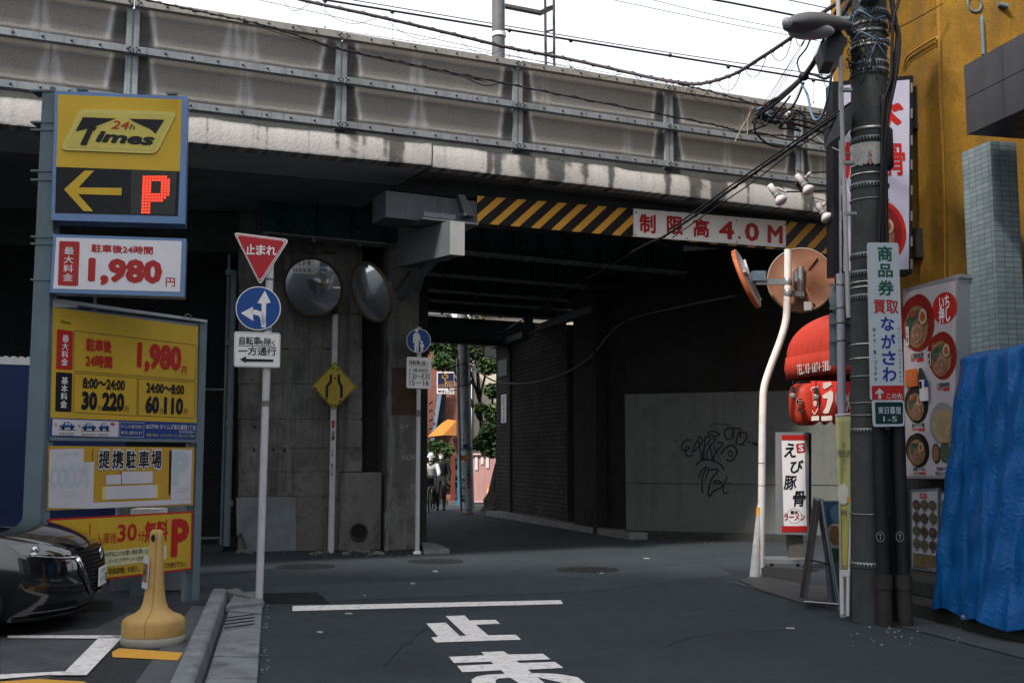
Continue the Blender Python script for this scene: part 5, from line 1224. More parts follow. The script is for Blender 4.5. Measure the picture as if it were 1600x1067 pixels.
# hanging bulbs
for x, y, lab in ((1239, 615, 'bare clear bulb hanging from the awning above the lantern'), (1275, 617, 'dark bulb socket hanging in front of the red curtain')):
    Y_ = 14.2; r_ = thing('hanging_bulb', lab, 'light bulb', at(x, y + 8, Y_), 'bulbs hanging from the awning edge')
    MB().tube([at(x, 592, Y_), at(x, y - 11, Y_)], .008, 6).build('cord', dark, r_)
    MB().lathe(at(x, y - 11, Y_), -Z, [(.012, 0), (.028, .01), (.03, .06), (.045, .07)], 12).build('socket', dark, r_)
    MB().ball(at(x, y + 3, Y_), .042, .042, .05, 12, 8).build('bulb', mat('bulb_glass', (.20, .20, .20), .1, spec=.8), r_)
    MB().lathe(at(x, y - 4, Y_), -Z, [(.05, 0), (.085, .05), (.08, .1), (.05, .13)], 8, False).build('wire_cage', mat('cage', (.1, .1, .1), .5), r_) if False else None
# red lantern
lr = mat('lantern_red', (.40, .035, .018), .5, var=.1, vs=3); lc = at(1257, 633, 14.6)
ln_ = thing('paper_lantern', 'red barrel-shaped lantern with white lettering under the awning', 'lantern', lc - Z * .3)
Pn = [(.10, .29), (.17, .25), (.20, .16), (.205, 0), (.20, -.12), (.17, -.22), (.10, -.27)]
MB().lathe(lc, Z, Pn[::-1], 24).build('body', lr, ln_); MB().lathe(lc + Z * .29, Z, [(0, 0), (.10, 0), (.10, .03), (0, .03)], 16).build('cap', blk, ln_)
Bl2 = Board(ln_, lc + V((-.05, -.215, 0)), azv(90 - 12), Z)
Bl2.txt('ら', *z8(222, 768), *z8(282, 832), mat('awning_white', (.6,) * 3), 1, .12); Bl2.txt('ら', *z8(222, 770), *z8(282, 830), blk, 4, .03); Bl2.txt('ん', *z8(222, 836), *z8(284, 896), mat('awning_white', (.6,) * 3), 1, .12); Bl2.txt('ん', *z8(222, 838), *z8(284, 894), blk, 4, .03)
Bl2.flush()
# noren curtain
nr = thing('shop_curtain', 'red noren curtain with big white characters hanging under the awning', 'curtain', at(1300, 660, 14.0))
Bn = Board(nr, at(1300, 640, 14.0), (at(1340, 640, 13.3) - at(1265, 640, 14.3)) * 1, Z); Bn.xd.z = 0; Bn.xd.normalize(); Bn.n = Bn.xd.cross(Bn.up); Bn.n = -Bn.n if Bn.n.dot(CAM - Bn.o) < 0 else Bn.n
norm_ = mat('noren_red', (.40, .025, .018), .7, var=.08, bump=.1, bs=20)
for x0, x1 in ((1267, 1301), (1302, 1336)):
    P = [[Bn.W(*Bn.uv(x0 + (x1 - x0) * i / 12, yy + (3 if yy > 620 else 0) * math.sin(i)), 3 * math.sin(i * .9 + yy) ) for yy in (590, 630, 661)] for i in range(13)]
    mb = MB(); mb.grid(P); o = mb.build('cloth', norm_, nr); q_ = o.modifiers.new('s', 'SOLIDIFY'); q_.thickness = .006
nw = mat('noren_white', (.58, .50, .46), .7)
Bn.px([z8(445, 650), z8(505, 642), z8(515, 665), z8(480, 690), z8(460, 700), z8(445, 690)], nw, 7, 'lettering'); Bn.px([z8(440, 752), z8(505, 710), z8(527, 725), z8(525, 790), z8(490, 890), z8(462, 895), z8(443, 885), z8(470, 840), z8(483, 775), z8(450, 775)], nw, 7, 'lettering')
outline(Bn, [z8(352, 690), z8(410, 680), z8(408, 850), z8(378, 902), z8(348, 850)], nw, .016, 7); Bn.col('豚骨', *z8(364, 730), *z8(400, 840), nw, 7, .05)
for x0, x1 in ((340, 415), (432, 520), (545, 590)): Bn.rect(*z8(x0, 916), *z8(x1, 948), nw, 7, 'lettering')
Bn.ell(*z8(590, 775), .13, .13, nw, 7, 'lettering'); Bn.txt('メ', *z8(628, 720), *z8(664, 880), nw, 7, .1)
Bn.flush()
# ---------------- floodlights
lampw = mat('lamp_white', (.55, .50, .50), .4, var=.03); lampg = mat('lamp_grey', (.18, .18, .17), .5)
flo = []
for (x, y, ex, ey, lab) in ((1211, 301, 1228, 300, 'left one of three white spotlights on arms from the ramen sign'), (1254, 285, 1266, 250 + 20, 'upper one of three spotlights, with a looped cable, on the ramen sign'), (1283, 328, 1290, 316, 'lowest spotlight, tucked close beside the tall ramen sign')):
    Yf = 12.0; c = at(x, y, Yf); r_ = thing('spotlight', lab, 'spotlight', c, 'three spotlights pointing down')
    ax = (at(x + 13, y + 16, Yf - .05) - at(x - 8, y - 12, Yf + .05)).normalized()
    MB().lathe(c - ax * .11, ax, [(0, 0), (.036, .0), (.038, .02), (.038, .13), (0, .13)], 14).build('housing', lampw, r_)
    MB().lathe(c + ax * .02, ax, [(.036, 0), (.042, .01), (.042, .04), (.036, .045)], 14).build('collar', lampg, r_)
    MB().lathe(c + ax * .065, ax, [(.03, 0), (.05, .02), (.072, .05), (.07, .075), (.045, .095), (0, .10)], 18).build('reflector_bulb', lampw, r_)
    e = at(ex, ey, Yf); MB().tube([c - ax * .03, c - ax * .02 + V((.06, .0, .04)), e, at(1308, ey - 2, 12.1)], .009, 6).build('arm', dark, r_)
    MB().tube(smooth_path([c - ax * .11, c - ax * .17 + V((.0, 0, .01)), c - ax * .10 + V((.09, 0, .03)), e], 5), .005, 5).build('cord', dark, r_)
    MB().tube([c - ax * .02 + V((.03, -.02, .03)), e], .016, 8).build('joint', lampw, r_)
# ---------------- grey clad building with tiled pillar
gb_ = thing('grey_building', 'dark building with grey clad overhang on a pale tiled pillar', 'building', sp(1560, 940))
clad = mat('grey_cladding', (.070, .068, .075), .5, var=.15, vs=1.5, bump=.05, streak=.4, sc=(.035, .034, .036), dirt=(.04, .04, .04), ds=2)
def gp(x, y): return onpl(x, y, P0 + sn * .55, sn)
tn_, tf_ = -9.0, (gp(1508, 150) - P0).dot(sdv)
zt_, zl_ = gp(1508, 102).z, gp(1508, 212).z; zm_ = gp(1508, 155).z
print('overhang', tf_, zt_, zl_)
def clb(t0, t1, z0, z1):
    a = P0 + sdv * t0 + sn * .55; return MB().box(V((a.x, a.y, z0)), sdv * (t1 - t0), -sn * 2.2, Z * (z1 - z0))
tt_ = tf_
j0 = (gp(1567, 120) - P0).dot(sdv)
for t0, t1 in ((j0 + .004, tf_), (j0 - .9, j0 - .004), (j0 - 1.8, j0 - .908), (j0 - 3.6, j0 - 1.81)):
    for z0, z1 in ((zl_, zm_ - .004), (zm_ + .004, zt_)): clb(t0, t1, z0, z1).build('cladding_panel', clad, gb_)
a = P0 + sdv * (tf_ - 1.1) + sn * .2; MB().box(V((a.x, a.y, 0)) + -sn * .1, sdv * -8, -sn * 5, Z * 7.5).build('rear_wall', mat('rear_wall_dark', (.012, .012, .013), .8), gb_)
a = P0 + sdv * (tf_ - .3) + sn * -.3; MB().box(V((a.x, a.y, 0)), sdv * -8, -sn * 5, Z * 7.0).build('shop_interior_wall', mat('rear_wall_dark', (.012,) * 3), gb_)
# tiled pillar
def tile_mat():
    m = bpy.data.materials.new('pale_tiles'); m.use_nodes = True; t = m.node_tree; N = t.nodes; K = t.links; p = N['Principled BSDF']; p.inputs['Roughness'].default_value = .35
    uv = N.new('ShaderNodeUVMap'); b = N.new('ShaderNodeTexBrick'); K.new(uv.outputs[0], b.inputs[0]); b.offset = 0; b.squash = 1
    b.inputs['Color1'].default_value = (.17, .225, .245, 1); b.inputs['Color2'].default_value = (.24, .30, .32, 1); b.inputs['Mortar'].default_value = (.05, .06, .065, 1)
    b.inputs['Scale'].default_value = 1; b.inputs['Mortar Size'].default_value = .003; b.inputs['Brick Width'].default_value = .10; b.inputs['Row Height'].default_value = .052
    K.new(b.outputs[0], p.inputs[0]); bm = N.new('ShaderNodeBump'); bm.inputs['Strength'].default_value = .5; bm.inputs['Distance'].default_value = .01; bm.invert = True; K.new(b.outputs['Fac'], bm.inputs['Height']); K.new(bm.outputs[0], p.inputs['Normal']); return m
tl = tile_mat()
pl_a = at(1510, 400, 11.2); pl_b = at(1561, 400, 9.9); pl_c = at(1583, 400, 10.05)
# three visible corners: far street corner, near street corner, inner corner
A_ = V((pl_a.x, pl_a.y, 0)); B_ = V((pl_b.x, pl_b.y, 0)); C_ = B_ + V((.42, .06, 0))
B_ = A_ - sdv * .46; C_ = B_ - sn * .30; D_ = A_ - sn * .30
h = onpl(1512, 235, A_, sn).z
for nm, p, q in (('pillar_side', A_, B_), ('pillar_face', B_, C_), ('pillar_side', C_, D_), ('pillar_face', D_, A_)):
    mb = MB(); mb.add([p, q, q + Z * h, p + Z * h], [(0, 1, 2, 3)]); o = mb.build(nm, tl, gb_); uvl = o.data.uv_layers.new(name='UVMap'); w_ = round((q - p).length / .075) * .075
    for i, uvv in enumerate(((0, 0), (w_, 0), (w_, h), (0, h))): uvl.data[i].uv = uvv
MB().add([A_ + Z * h, B_ + Z * h, C_ + Z * h, D_ + Z * h], [(0, 1, 2, 3)]).build('pillar_top', clad, gb_)
MB().box(A_ - sdv * .1 - sn * .05 + Z * h, sdv * -.3, -sn * .2, Z * (zl_ - h + .02)).build('pillar_neck', clad, gb_)
# steps
stp = thing('shop_steps', 'low dark concrete kerb steps in front of the shops', 'steps', sp(1450, 960, .6))
for k in range(9):
    t = -7.6 + k * .95;
    if t > -.5: continue
    a = P0 + sdv * t + sn * .95
    o = MB().box(V((a.x, a.y, 0)), sdv * .94, -sn * 1.2, Z * .14).build('kerb_block', concrete_d, stp); bevel(o, .015)
a = P0 + sdv * -6 + sn * .62; o = MB().box(V((a.x, a.y, .14)), sdv * 6.3, -sn * 1, Z * .16).build('upper_step', concrete_d, stp); bevel(o, .015)
cs = mat('pavement_edge', (.05, .058, .065), .9, var=.2, vs=3, bump=.4, bs=60)
P_ = [P0 + sdv * -7 + sn * .9, P0 + sdv * 1.6 + sn * .9, P0 + sdv * 1.9 + sn * 1.5, P0 + sdv * -7 + sn * 1.35]
flat('gutter_strip', [tuple(p)[:2] for p in P_], .008, cs, kind='structure')
# ---------------- big menu board
mbd = thing('menu_board', 'big white menu board of ramen bowl pictures with red rims', 'menu board', sp(1455, 750, .14))
Bm = Board(mbd, P0 + sn * .16, -sdv, Z)
alu = mat('aluminium', (.30, .31, .33), .4, metal=.5, var=.06)
za5 = lambda x, y: (1400 + x / 3.336, 440 + y / 3.336)
quadslab(Bm, [(1411, 456), (1497, 431), (1497, 748), (1414, 747)], alu, .16, 'cabinet'); quadslab(Bm, [(1411, 452), (1500, 428), (1500, 434), (1411, 458)], alu, .16, 'cabinet_cap', 1)
mw = mat('menu_white', (.36, .34, .37), .35, var=.08, vs=3, dirt=(.36, .28, .28), ds=4)
Bm.px([za5(38, 52), za5(312, -4), za5(312, 1012), za5(56, 1012)], mw, 1, 'menu_face')
br_ = mat('bowl_red', (.17, .015, .012), .3)
Bm.ell(1476.5, 481, .21, .165, red, 3, 'badge', 32)
Bm.txt('いち', *za5(228, 78), *za5(284, 138), sky_white, 4, .05); Bm.txt('押し', *za5(226, 142), *za5(288, 208), sky_white, 4, .05)
for i, (x, y, w_, h_, bk) in enumerate(((118, 215, 83, 150, 0), (245, 385, 72, 125, 0), (112, 640, 58, 98, 1), (118, 878, 58, 90, 1))):
    u0 = Bm.uv(*za5(x - w_, y))[0]; u1 = Bm.uv(*za5(x + w_, y))[0]; v = Bm.uv(*za5(x, y - h_))[1] - Bm.uv(*za5(x, y + h_))[1]
    bowl(Bm, *za5(x, y), abs(u1 - u0) / 2, abs(v) / 2, br_, i + 1, black=bool(bk))
def er(x, y, w_, h_, m, lay): u0 = Bm.uv(*za5(x - w_, y))[0]; u1 = Bm.uv(*za5(x + w_, y))[0]; v = Bm.uv(*za5(x, y - h_))[1] - Bm.uv(*za5(x, y + h_))[1]; Bm.ell(*za5(x, y), abs(u1 - u0) / 2, abs(v) / 2, m, lay, 'bowl_picture', 28, 0, .03)
er(248, 740, 72, 112, mat('bowl_grey', (.2, .2, .21), .4), 3); er(255, 750, 60, 90, mat('food_noodle', (.28, .20, .11), .6), 5); er(212, 895, 22, 52, blk, 3); er(212, 895, 17, 42, mat('broth_b', (.26,) * 3), 4); er(260, 890, 32, 55, mat('food_green', (.05,) * 3), 3)
random.seed(4)
nl = mat('noodle_line', (.28, .2, .11), .6)
for k in range(16):
    x, y = 225 + random.random() * 60, 690 + random.random() * 110; Bm.stroke([za5(x, y), za5(x + random.uniform(-18, 18), y + 15), za5(x + random.uniform(-15, 15), y + 34)], .008, nl, 6, 'bowl_picture', n=3)
Bm.px([za5(60, 462), za5(122, 452), za5(126, 544), za5(62, 550)], mat('flyer_orange', (.42, .09, .02), .5), 12, 'flyer'); Bm.col('えび', *za5(80, 465), *za5(105, 540), mat('noodle_line', (.28,) * 3), 13, .04)
for x0, y0, x1, y1 in ((64, 236, 82, 330), (178, 366, 196, 436), (134, 514, 184, 620)): Bm.rect(*za5(x0, y0), *za5(x1, y1), wht, 13, 'flyer')
Bm.col('しお', *za5(66, 244), *za5(80, 322), blk, 14, .05); Bm.col('醤油', *za5(180, 370), *za5(194, 432), blk, 14, .04); Bm.rect(*za5(136, 520), *za5(150, 556), blk, 14, 'flyer'); Bm.rect(*za5(160, 512), *za5(182, 548), navy, 14, 'flyer')
Bm.px([za5(130, 452), za5(145, 448), za5(178, 520), za5(176, 560), za5(128, 540)], mat('nori', (.02, .03, .025), .6), 11, 'flyer')
for x, y, t_ in ((80, 378, 'えび豚骨塩拉麺'), (216, 530, 'えび豚骨味噌拉麺'), (86, 740, '魚介つけ麺'), (92, 968, '和風らーめん'), (214, 966, '替玉細つけ麺'), (208, 990, '替玉太つけ麺')):
    Bm.txt(t_, *za5(x, y - 2), *za5(x + 66, y + 18), blk, 3, .03)
    if x < 200 or y < 900:
        Bm.rect(*za5(x + 32, y + 24), *za5(x + 66, y + 36), red, 3, 'price_tag'); Bm.txt('780円', *za5(x, y + 24), *za5(x + 28, y + 36), red, 3, .02)
Bm.flush()
# small menu boards below
for nm, x0, x1, ytl, ytr, lab in (('menu', 1423, 1467, 765, 762, 'narrow framed menu sheet with twelve little dish pictures'), ('m2', 1469, 1500, 768, 766, 'second narrow menu sheet mostly hidden by the blue sheet')):
    r_ = thing('menu_sheet', lab, 'menu board', sp(x0 + 20, 888, .1), 'small framed menus under the big board'); Bs = Board(r_, P0 + sn * .10, -sdv, Z)
    quadslab(Bs, [(x0, ytl), (x1, ytr), (x1, 895), (x0 + 1, 888)], steel, .04, 'frame')
    Bs.px([(x0 + 3, ytl + 4), (x1 - 2, ytr + 5), (x1 - 2, 890), (x0 + 3, 884)], mat('menu_paper', (.34, .34, .38), .4, var=.06), 1, 'menu_face')
    zs = lambda x, y: (1415 + x / 8.215 + (x0 - 1423), 760 + y / 8.215)
    Bs.px([zs(100, 845), zs(400, 885), zs(400, 1050), zs(100, 1030)], mat('menu_tan', (.13, .095, .05), .5, var=.3, vs=20), 2, 'menu_face')
    Bs.rect(*zs(190, 82), *zs(278, 155), redt, 3, 'badge'); Bs.txt('杯仁', *zs(205, 92), *zs(270, 145), wht, 4, .03)
    cols_ = [mat('dish_a', (.04, .045, .045), .6, var=.6, vs=30), mat('dish_b', (.10, .05, .03), .6, var=.6, vs=30), mat('dish_c', (.07, .075, .075), .6, var=.6, vs=30), mat('dish_d', (.09, .08, .03), .6, var=.6, vs=30)]
    for i, (cx, cy) in enumerate(((145, 235), (248, 235), (352, 245), (148, 395), (245, 410), (358, 410), (148, 565), (247, 580), (358, 595), (150, 730), (247, 750), (358, 760))):
        Bs.ell(*zs(cx, cy), .075, .058, cols_[(i * 7) % 4], 3, 'dish_picture', 14, 0, .1); Bs.ell(*zs(cx, cy), .045, .035, cols_[(i * 5 + 1) % 4], 4, 'dish_picture', 9, 0, .4)
        Bs.stroke([zs(cx - 20, cy + 80), zs(cx + 20, cy + 84)], .008, blk, 3, 'fine_print')
    Bs.flush()
# ---------------- blue tarpaulin over stored equipment
tarp = mat('tarp_blue', (.005, .072, .235), .36, var=.18, vs=2.5, bump=0)
t = tarp.node_tree; N = t.nodes; p = N['Principled BSDF']; tcn = N.new('ShaderNodeTexCoord')
vo = N.new('ShaderNodeTexNoise'); vo.noise_type = 'RIDGED_MULTIFRACTAL'; vo.inputs['Scale'].default_value = 11; vo.inputs['Detail'].default_value = 4; vo.inputs['Distortion'].default_value = 1.2; vo.inputs['Roughness'].default_value = .62; t.links.new(tcn.outputs['Object'], vo.inputs['Vector'])
bpn = N.new('ShaderNodeBump'); bpn.inputs['Strength'].default_value = .35; bpn.inputs['Distance'].default_value = .03; t.links.new(vo.outputs['Fac'], bpn.inputs['Height']); t.links.new(bpn.outputs[0], p.inputs['Normal'])
tb = thing('blue_tarpaulin', 'crumpled bright blue tarpaulin draped over something tall beside the menu boards', 'tarpaulin', at(1530, 960, 9.6))
def tl_(x, y, Y): return at(x, y, Y)
left = [(1497, 560), (1488, 620), (1482, 690), (1477, 760), (1470, 830), (1463, 890), (1456, 943)]
P = []
nc = 120; nr_ = 50
def lx(v):   # left edge px at height fraction v (0 top, 1 bottom)
    k = v * (len(left) - 1); i = min(int(k), len(left) - 2); f = k - i; return left[i][0] + (left[i + 1][0] - left[i][0]) * f
zt0, zb0 = at(1500, 568, 10.2).z, .16
for i in range(nc + 1):
    u = i / nc; row = []
    for j in range(nr_ + 1):
        v = j / nr_
        z = zt0 + .10 * min(1, u * 3) * (1 - v) + (zb0 - zt0) * v + (-.09 * u * v ** 3) + .02 * math.sin(u * 14) * (1 - v)
        # plan: goes back from the facade round the left corner, then along the front towards the camera
        base = V((at(lx(v), 700, 10.25).x, 10.25, 0))
        if u < .18: s_ = u / .18; q = base + V((.75, 1.0, 0)) * (1 - s_)
        elif u < .86: s_ = (u - .18) / .82; q = base + V((.50, -1.75, 0)) * s_ * 1.25
        else: s_ = (u - .86) / .14; q = base + V((.50, -1.75, 0)) * .829 * 1.25 + V((1.3, .45, 0)) * s_
        dr = .05 * math.sin(u * 15 + 1.4 * math.sin(v * 2.2)) * (.2 + .8 * v) + .030 * (1 - abs(math.sin(u * 11 + .9 * v + .4))) ** 3 + .018 * (1 - abs(math.sin(u * 29 - 3.3 * v))) ** 3 + .012 * math.sin(u * 40 + 9 * v) * math.sin(v * 31 - u * 22) + .014 * math.sin(u * 61 + v * 5) + .006 * math.sin(v * 23 + u * 17)
        q = q + V((.05 - .12 * v, 0, 0)) + V((-1, -.35, 0)).normalized() * dr; q.z = z + (.03 * math.sin(u * 33) if j == nr_ else 0); row.append(q)
    P.append(row)
# top cover folded back
top = []
for i in range(nc + 1):
    q = P[i][0]; r_ = []
    for k in range(5): f = k / 4; r_.append(q + V((.9, .25, 0)) * f + Z * (.06 * math.sin(f * 3) + .02 * math.sin(i * .9 + k)))
    top.append(r_[::-1] + [])
full = [tp_[:-1] + row for tp_, row in zip(top, P)]
mb = MB(); mb.grid(full, True); o = mb.build('sheet', tarp, tb); sm = o.modifiers.new('s', 'SOLIDIFY'); sm.thickness = .004; ss = o.modifiers.new('ss', 'SUBSURF'); ss.levels = 1; ss.render_levels = 1
for x, y in ((1570, 962), (1503, 946)): 
    k = 40 if x > 1550 else 22; k = k * 2; q = P[k][-1] + Z * .03 + V((-.03, -.02, 0)); MB().lathe(q, V((-.8, -.6, 0)), [(.012, 0), (.022, .003), (.012, .004)], 14).build('eyelet', alu, tb)
# ---------------- utility pole
pcn = mat('pole_concrete', (.048, .053, .052), .85, var=.25, vs=3, bump=.3, bs=40, dirt=(.03, .033, .032), ds=2, grime=.3)
up = thing('utility_pole', 'thick grey concrete utility pole wrapped in steel bands and cables', 'utility pole', at(1352, 966, 10.45))
UP = gnd(1351, 968); UP = V((at(1354, 800, 10.45).x, 10.45, 0)); ut = at(1357, -180, 10.45)
MB().tube([UP, ut], [.180, .168], 28).build('pole_shaft', pcn, up)
def upz(y): return at(1354, y, 10.45).z
def upc(z): f = z / ut.z; return UP.lerp(ut, f)
bandm_ = mat('steel_band', (.20, .22, .22), .5, metal=.5, var=.2, vs=10); bandl = mat('steel_band_bright', (.55, .54, .5), .35, metal=.7, var=.1)
for y, h_, m in ((77, .045, bandm_), (112, .07, bandm_), (122, .06, bandm_), (80, .03, bandl), (208, .025, bandl), (225, .04, bandm_), (277, .012, bandl), (297, .05, bandm_), (316, .012, bandm_), (405, .045, bandm_), (433, .05, bandm_), (444, .012, bandl), (452, .012, bandl), (470, .05, bandm_), (540, .01, bandl), (562, .01, bandl), (30, .05, bandm_), (45, .03, bandm_), (58, .03, bandm_), (590, .012, bandm_), (631, .01, bandm_), (650, .01, bandm_), (676, .04, bandm_), (803, .01, bandm_), (885, .05, bandm_)):
    z = upz(y); c = upc(z); rr_ = .181 - .001 * z; MB().lathe(c, Z, [(rr_, -.001), (rr_ + .006, 0), (rr_ + .006, h_), (rr_, h_ + .001)], 28).build('steel_band', m, up)
    if m is bandm_ and h_ > .03:
        mb = MB()
        for k in range(-8, 9): a_ = -math.pi / 2 + k * .17; mb.cbox(c + V((math.cos(a_), math.sin(a_), 0)) * (rr_ + .007) + Z * h_ / 2, V((.014, 0, 0)), V((0, .006, 0)), Z * h_ * .5)
        mb.build('band_slots', dark, up)
# white torn number wrap
z0, z1 = upz(258), upz(230); c = upc(z0); n = 26; P = [[c + V((math.cos(a_), math.sin(a_), 0)) * .190 + Z * ((z1 - z0) * h_ - (.02 + .03 * random.random() if h_ == 0 else 0)) for h_ in (0, 1)] for a_ in [math.pi + .15 + k * (math.pi * .62) / n for k in range(n + 1)]]
mb = MB(); mb.grid(P); mb.build('number_wrap', mat('wrap_white', (.40, .38, .37), .7, var=.1, grime=.5, dirt=(.1, .09, .08), ds=9), up)
Bp_ = Board(up, c + V((.02, -.196, 0)), azv(90), Z); Bp_.txt('50', 1355, 234, 1364, 258, redt, 0) if False else None
Bp_.txt('5', *zr(254, 788), *zr(276, 816), redt, 0); Bp_.txt('0', *zr(254, 828), *zr(278, 856), redt, 0); Bp_.flush()
MB().tube([V((UP.x - .165, 10.28, upz(0) + 1.2)), V((UP.x - .165, 10.28, upz(500)))], .022, 10).build('conduit', mat('pvc_pale', (.35, .33, .32), .5), up)
for y in (40, 150, 262, 340): 
    MB().cbox(V((UP.x - .12, 10.28, upz(y))), V((.12, 0, 0)), V((0, .05, 0)), Z * .03).build('bracket', bandm_, up)
# risers beside the pole
ridark = mat('riser_dark', (.012, .013, .014), .6, var=.3, vs=4)
rz = thing('cable_riser', 'pair of black riser pipes strapped beside the utility pole', 'pipe', at(1390, 966, 10.4), None)
for x, r_ in ((1377, .062), (1408, .062)):
    X_ = at(x, 800, 10.18).x; MB().tube([V((X_, 10.18, 0)), V((X_, 10.18, upz(895)))], r_ + .008, 14).build('pipe_sleeve', mat('riser_brown', (.03, .027, .025), .8, var=.3, vs=5), rz)
    MB().tube([V((X_, 10.18, upz(895))), V((X_, 10.18, upz(640)))], r_, 14).build('pipe', ridark, rz); MB().tube([V((X_, 10.18, upz(914))), V((X_, 10.18, upz(893)))], r_ + .018, 14).build('pipe_coupling', mat('riser_brown', (.03,) * 3), rz)
MB().tube([V((at(1392, 800, 10.46).x, 10.46, 0)), V((at(1392, 800, 10.46).x, 10.46, upz(620)))], .045, 12).build('pipe', ridark, rz)
Xr = at(1377, 800, 10.38).x
for x in (1375.5, 1406):
    Bq = Board(rz, V((Xr, 10.115, 0)), azv(90), Z); Bq.o.x = Xr; cc_ = (x, 838); u, v = Bq.uv(*cc_)
    Bq.stroke([(u + .035 * math.cos(k * .5), v + .045 * math.sin(k * .5)) for k in range(14)], .004, chalk, 1, 'chalk_mark', True); Bq.stroke([(u - .015, v + .02), (u + .015, v + .02)], .005, chalk, 1, 'chalk_mark', True); Bq.stroke([(u, v + .02), (u, v - .025)], .005, chalk, 1, 'chalk_mark', True); Bq.flush()
# cables up the pole
blkc = mat('cable_black', (.012, .011, .013), .5)
g_c = 'black cables running up the utility pole'
for k, pts in enumerate((((1390, 640), (1386, 420), (1384, 330), (1383, 220), (1387, 150), (1396, 110), (1403, 60), (1398, 30), (1390, -20)), ((1381, 640), (1379, 400), (1380, 270), (1386, 190), (1401, 110), (1404, 50), (1385, 20)), ((1374, 640), (1372, 430), (1377, 300), (1380, 170), (1392, 120), (1395, 40), (1402, 8), (1408, -10)))):
    o = MB().tube(smooth_path([at(x, y, 10.22 - .02 * k) for x, y in pts], 6), (.026, .020, .016)[k], 8).build('riser_cable', blkc, up)
MB().lathe(at(1382, 165, 10.3), Z, [(.02, -.12), (.05, -.09), (.055, .09), (.02, .12)], 12).build('cable_joint', blkc, up); MB().lathe(at(1385, 232, 10.28), Z, [(.03, -.22), (.065, -.18), (.065, .18), (.03, .22)], 12).build('cable_joint', blkc, up)
MB().aab(at(1347, 12, 10.2).x, 10.1, upz(16), at(1376, 12, 10.2).x, 10.3, upz(-12)).build('junction_box', mat('jbox_grey', (.13, .14, .15), .5, var=.1), up)
random.seed(12)
bluec = mat('cable_blue', (.10, .17, .26), .5, var=0)
for k in range(16):
    z = upz(random.uniform(12, 130)); c = upc(z); a0 = random.uniform(math.pi * .9, math.pi * 1.3); a1 = a0 + random.uniform(1.2, 2.6); pts = []
    for i in range(7): a_ = a0 + (a1 - a0) * i / 6; pts.append(c + V((math.cos(a_), math.sin(a_), 0)) * (.20 + .03 * random.random()) + Z * (.06 * math.sin(i * 1.7 + k) + (.3 * (i / 6) * (random.random() - .5))))
    MB().tube(smooth_path(pts, 4), .005 if k % 3 else .008, 5).build('service_wire', bluec if k % 4 == 0 else blkc, up)
# sign sheets on the pole
ad = thing('pole_signboard', 'white pawn shop sheet with green, red and blue vertical writing on the utility pole', 'signboard', at(1385, 632, 10.15))
Ba = Board(ad, at(1380, 500, 10.05), azv(82), Z)
zp = lambda x, y: (1300 + x / 3.1375, 340 + y / 3.1375)
adw = mat('ad_white', (.40, .44, .48), .4, var=.05)
gt = mat('ad_green', (.012, .075, .055), .4, var=0); rt_ = mat('ad_red', (.35, .02, .02), .4, var=0); bt_ = mat('ad_blue', (.02, .035, .22), .4, var=0)
quadslab(Ba, rpoly([zp(174, 122), zp(326, 124), zp(353, 896), zp(190, 896)], 4), adw, .015, 'sheet')
for t_, m_, x0, y0, x1, y1, b_ in (('商', gt, 222, 138, 296, 216, .05), ('品', gt, 224, 226, 298, 294, .05), ('券', gt, 224, 306, 304, 384, .05), ('買取', rt_, 202, 402, 326, 472, .035), ('な', bt_, 238, 486, 306, 556, .05), ('が', bt_, 240, 570, 312, 642, .05), ('さ', bt_, 244, 654, 314, 722, .05), ('わ', bt_, 246, 732, 316, 804, .05)):
    Ba.txt(t_, *zp(x0, y0), *zp(x1, y1), m_, 1, b_)
Ba.col('ダイヤ・金・プラチナ', *zp(196, 536), *zp(224, 806), blk, 1, .02); Ba.col('ヴィトン・ロレックスetc', *zp(318, 536), *zp(344, 806), blk, 1, .01)
Ba.px([zp(194, 824), zp(352, 822), zp(354, 892), zp(196, 894)], rt_, 1, 'arrow_panel'); Ba.px([zp(232, 836), zp(254, 858), zp(246, 864), zp(238, 856), zp(240, 888), zp(226, 888), zp(226, 857), zp(216, 866), zp(210, 860)], adw, 2, 'arrow'); Ba.txt('この先', *zp(266, 860), *zp(344, 888), adw, 2, .03)
Ba.flush()
MB().lathe(upc(upz(628)) + V((.09, -.02, 0)), Z, [(.225, 0), (.23, .005), (.225, .01)], 24).build('tie_wire', bandm_, ad) if False else None
adr = thing('address_plate', 'small dark green address plate with white writing below the pawn shop sheet', 'sign', at(1388, 666, 10.15)); Bd = Board(adr, at(1388, 650, 10.03), azv(82), Z)
quadslab(Bd, rpoly([zp(197, 896), zp(355, 896), zp(355, 1022), zp(203, 1025)], 4), adw, .012, 'plate'); Bd.px(rpoly([zp(210, 904), zp(348, 904), zp(348, 1010), zp(213, 1012)], 3), mat('plate_teal', (.008, .03, .032), .35), 1, 'plate_face')
Bd.txt('東日暮里', *zp(224, 926), *zp(338, 962), adw, 2, .02); Bd.txt('1-5', *zp(250, 974), *zp(318, 1000), adw, 2, .01); Bd.flush()
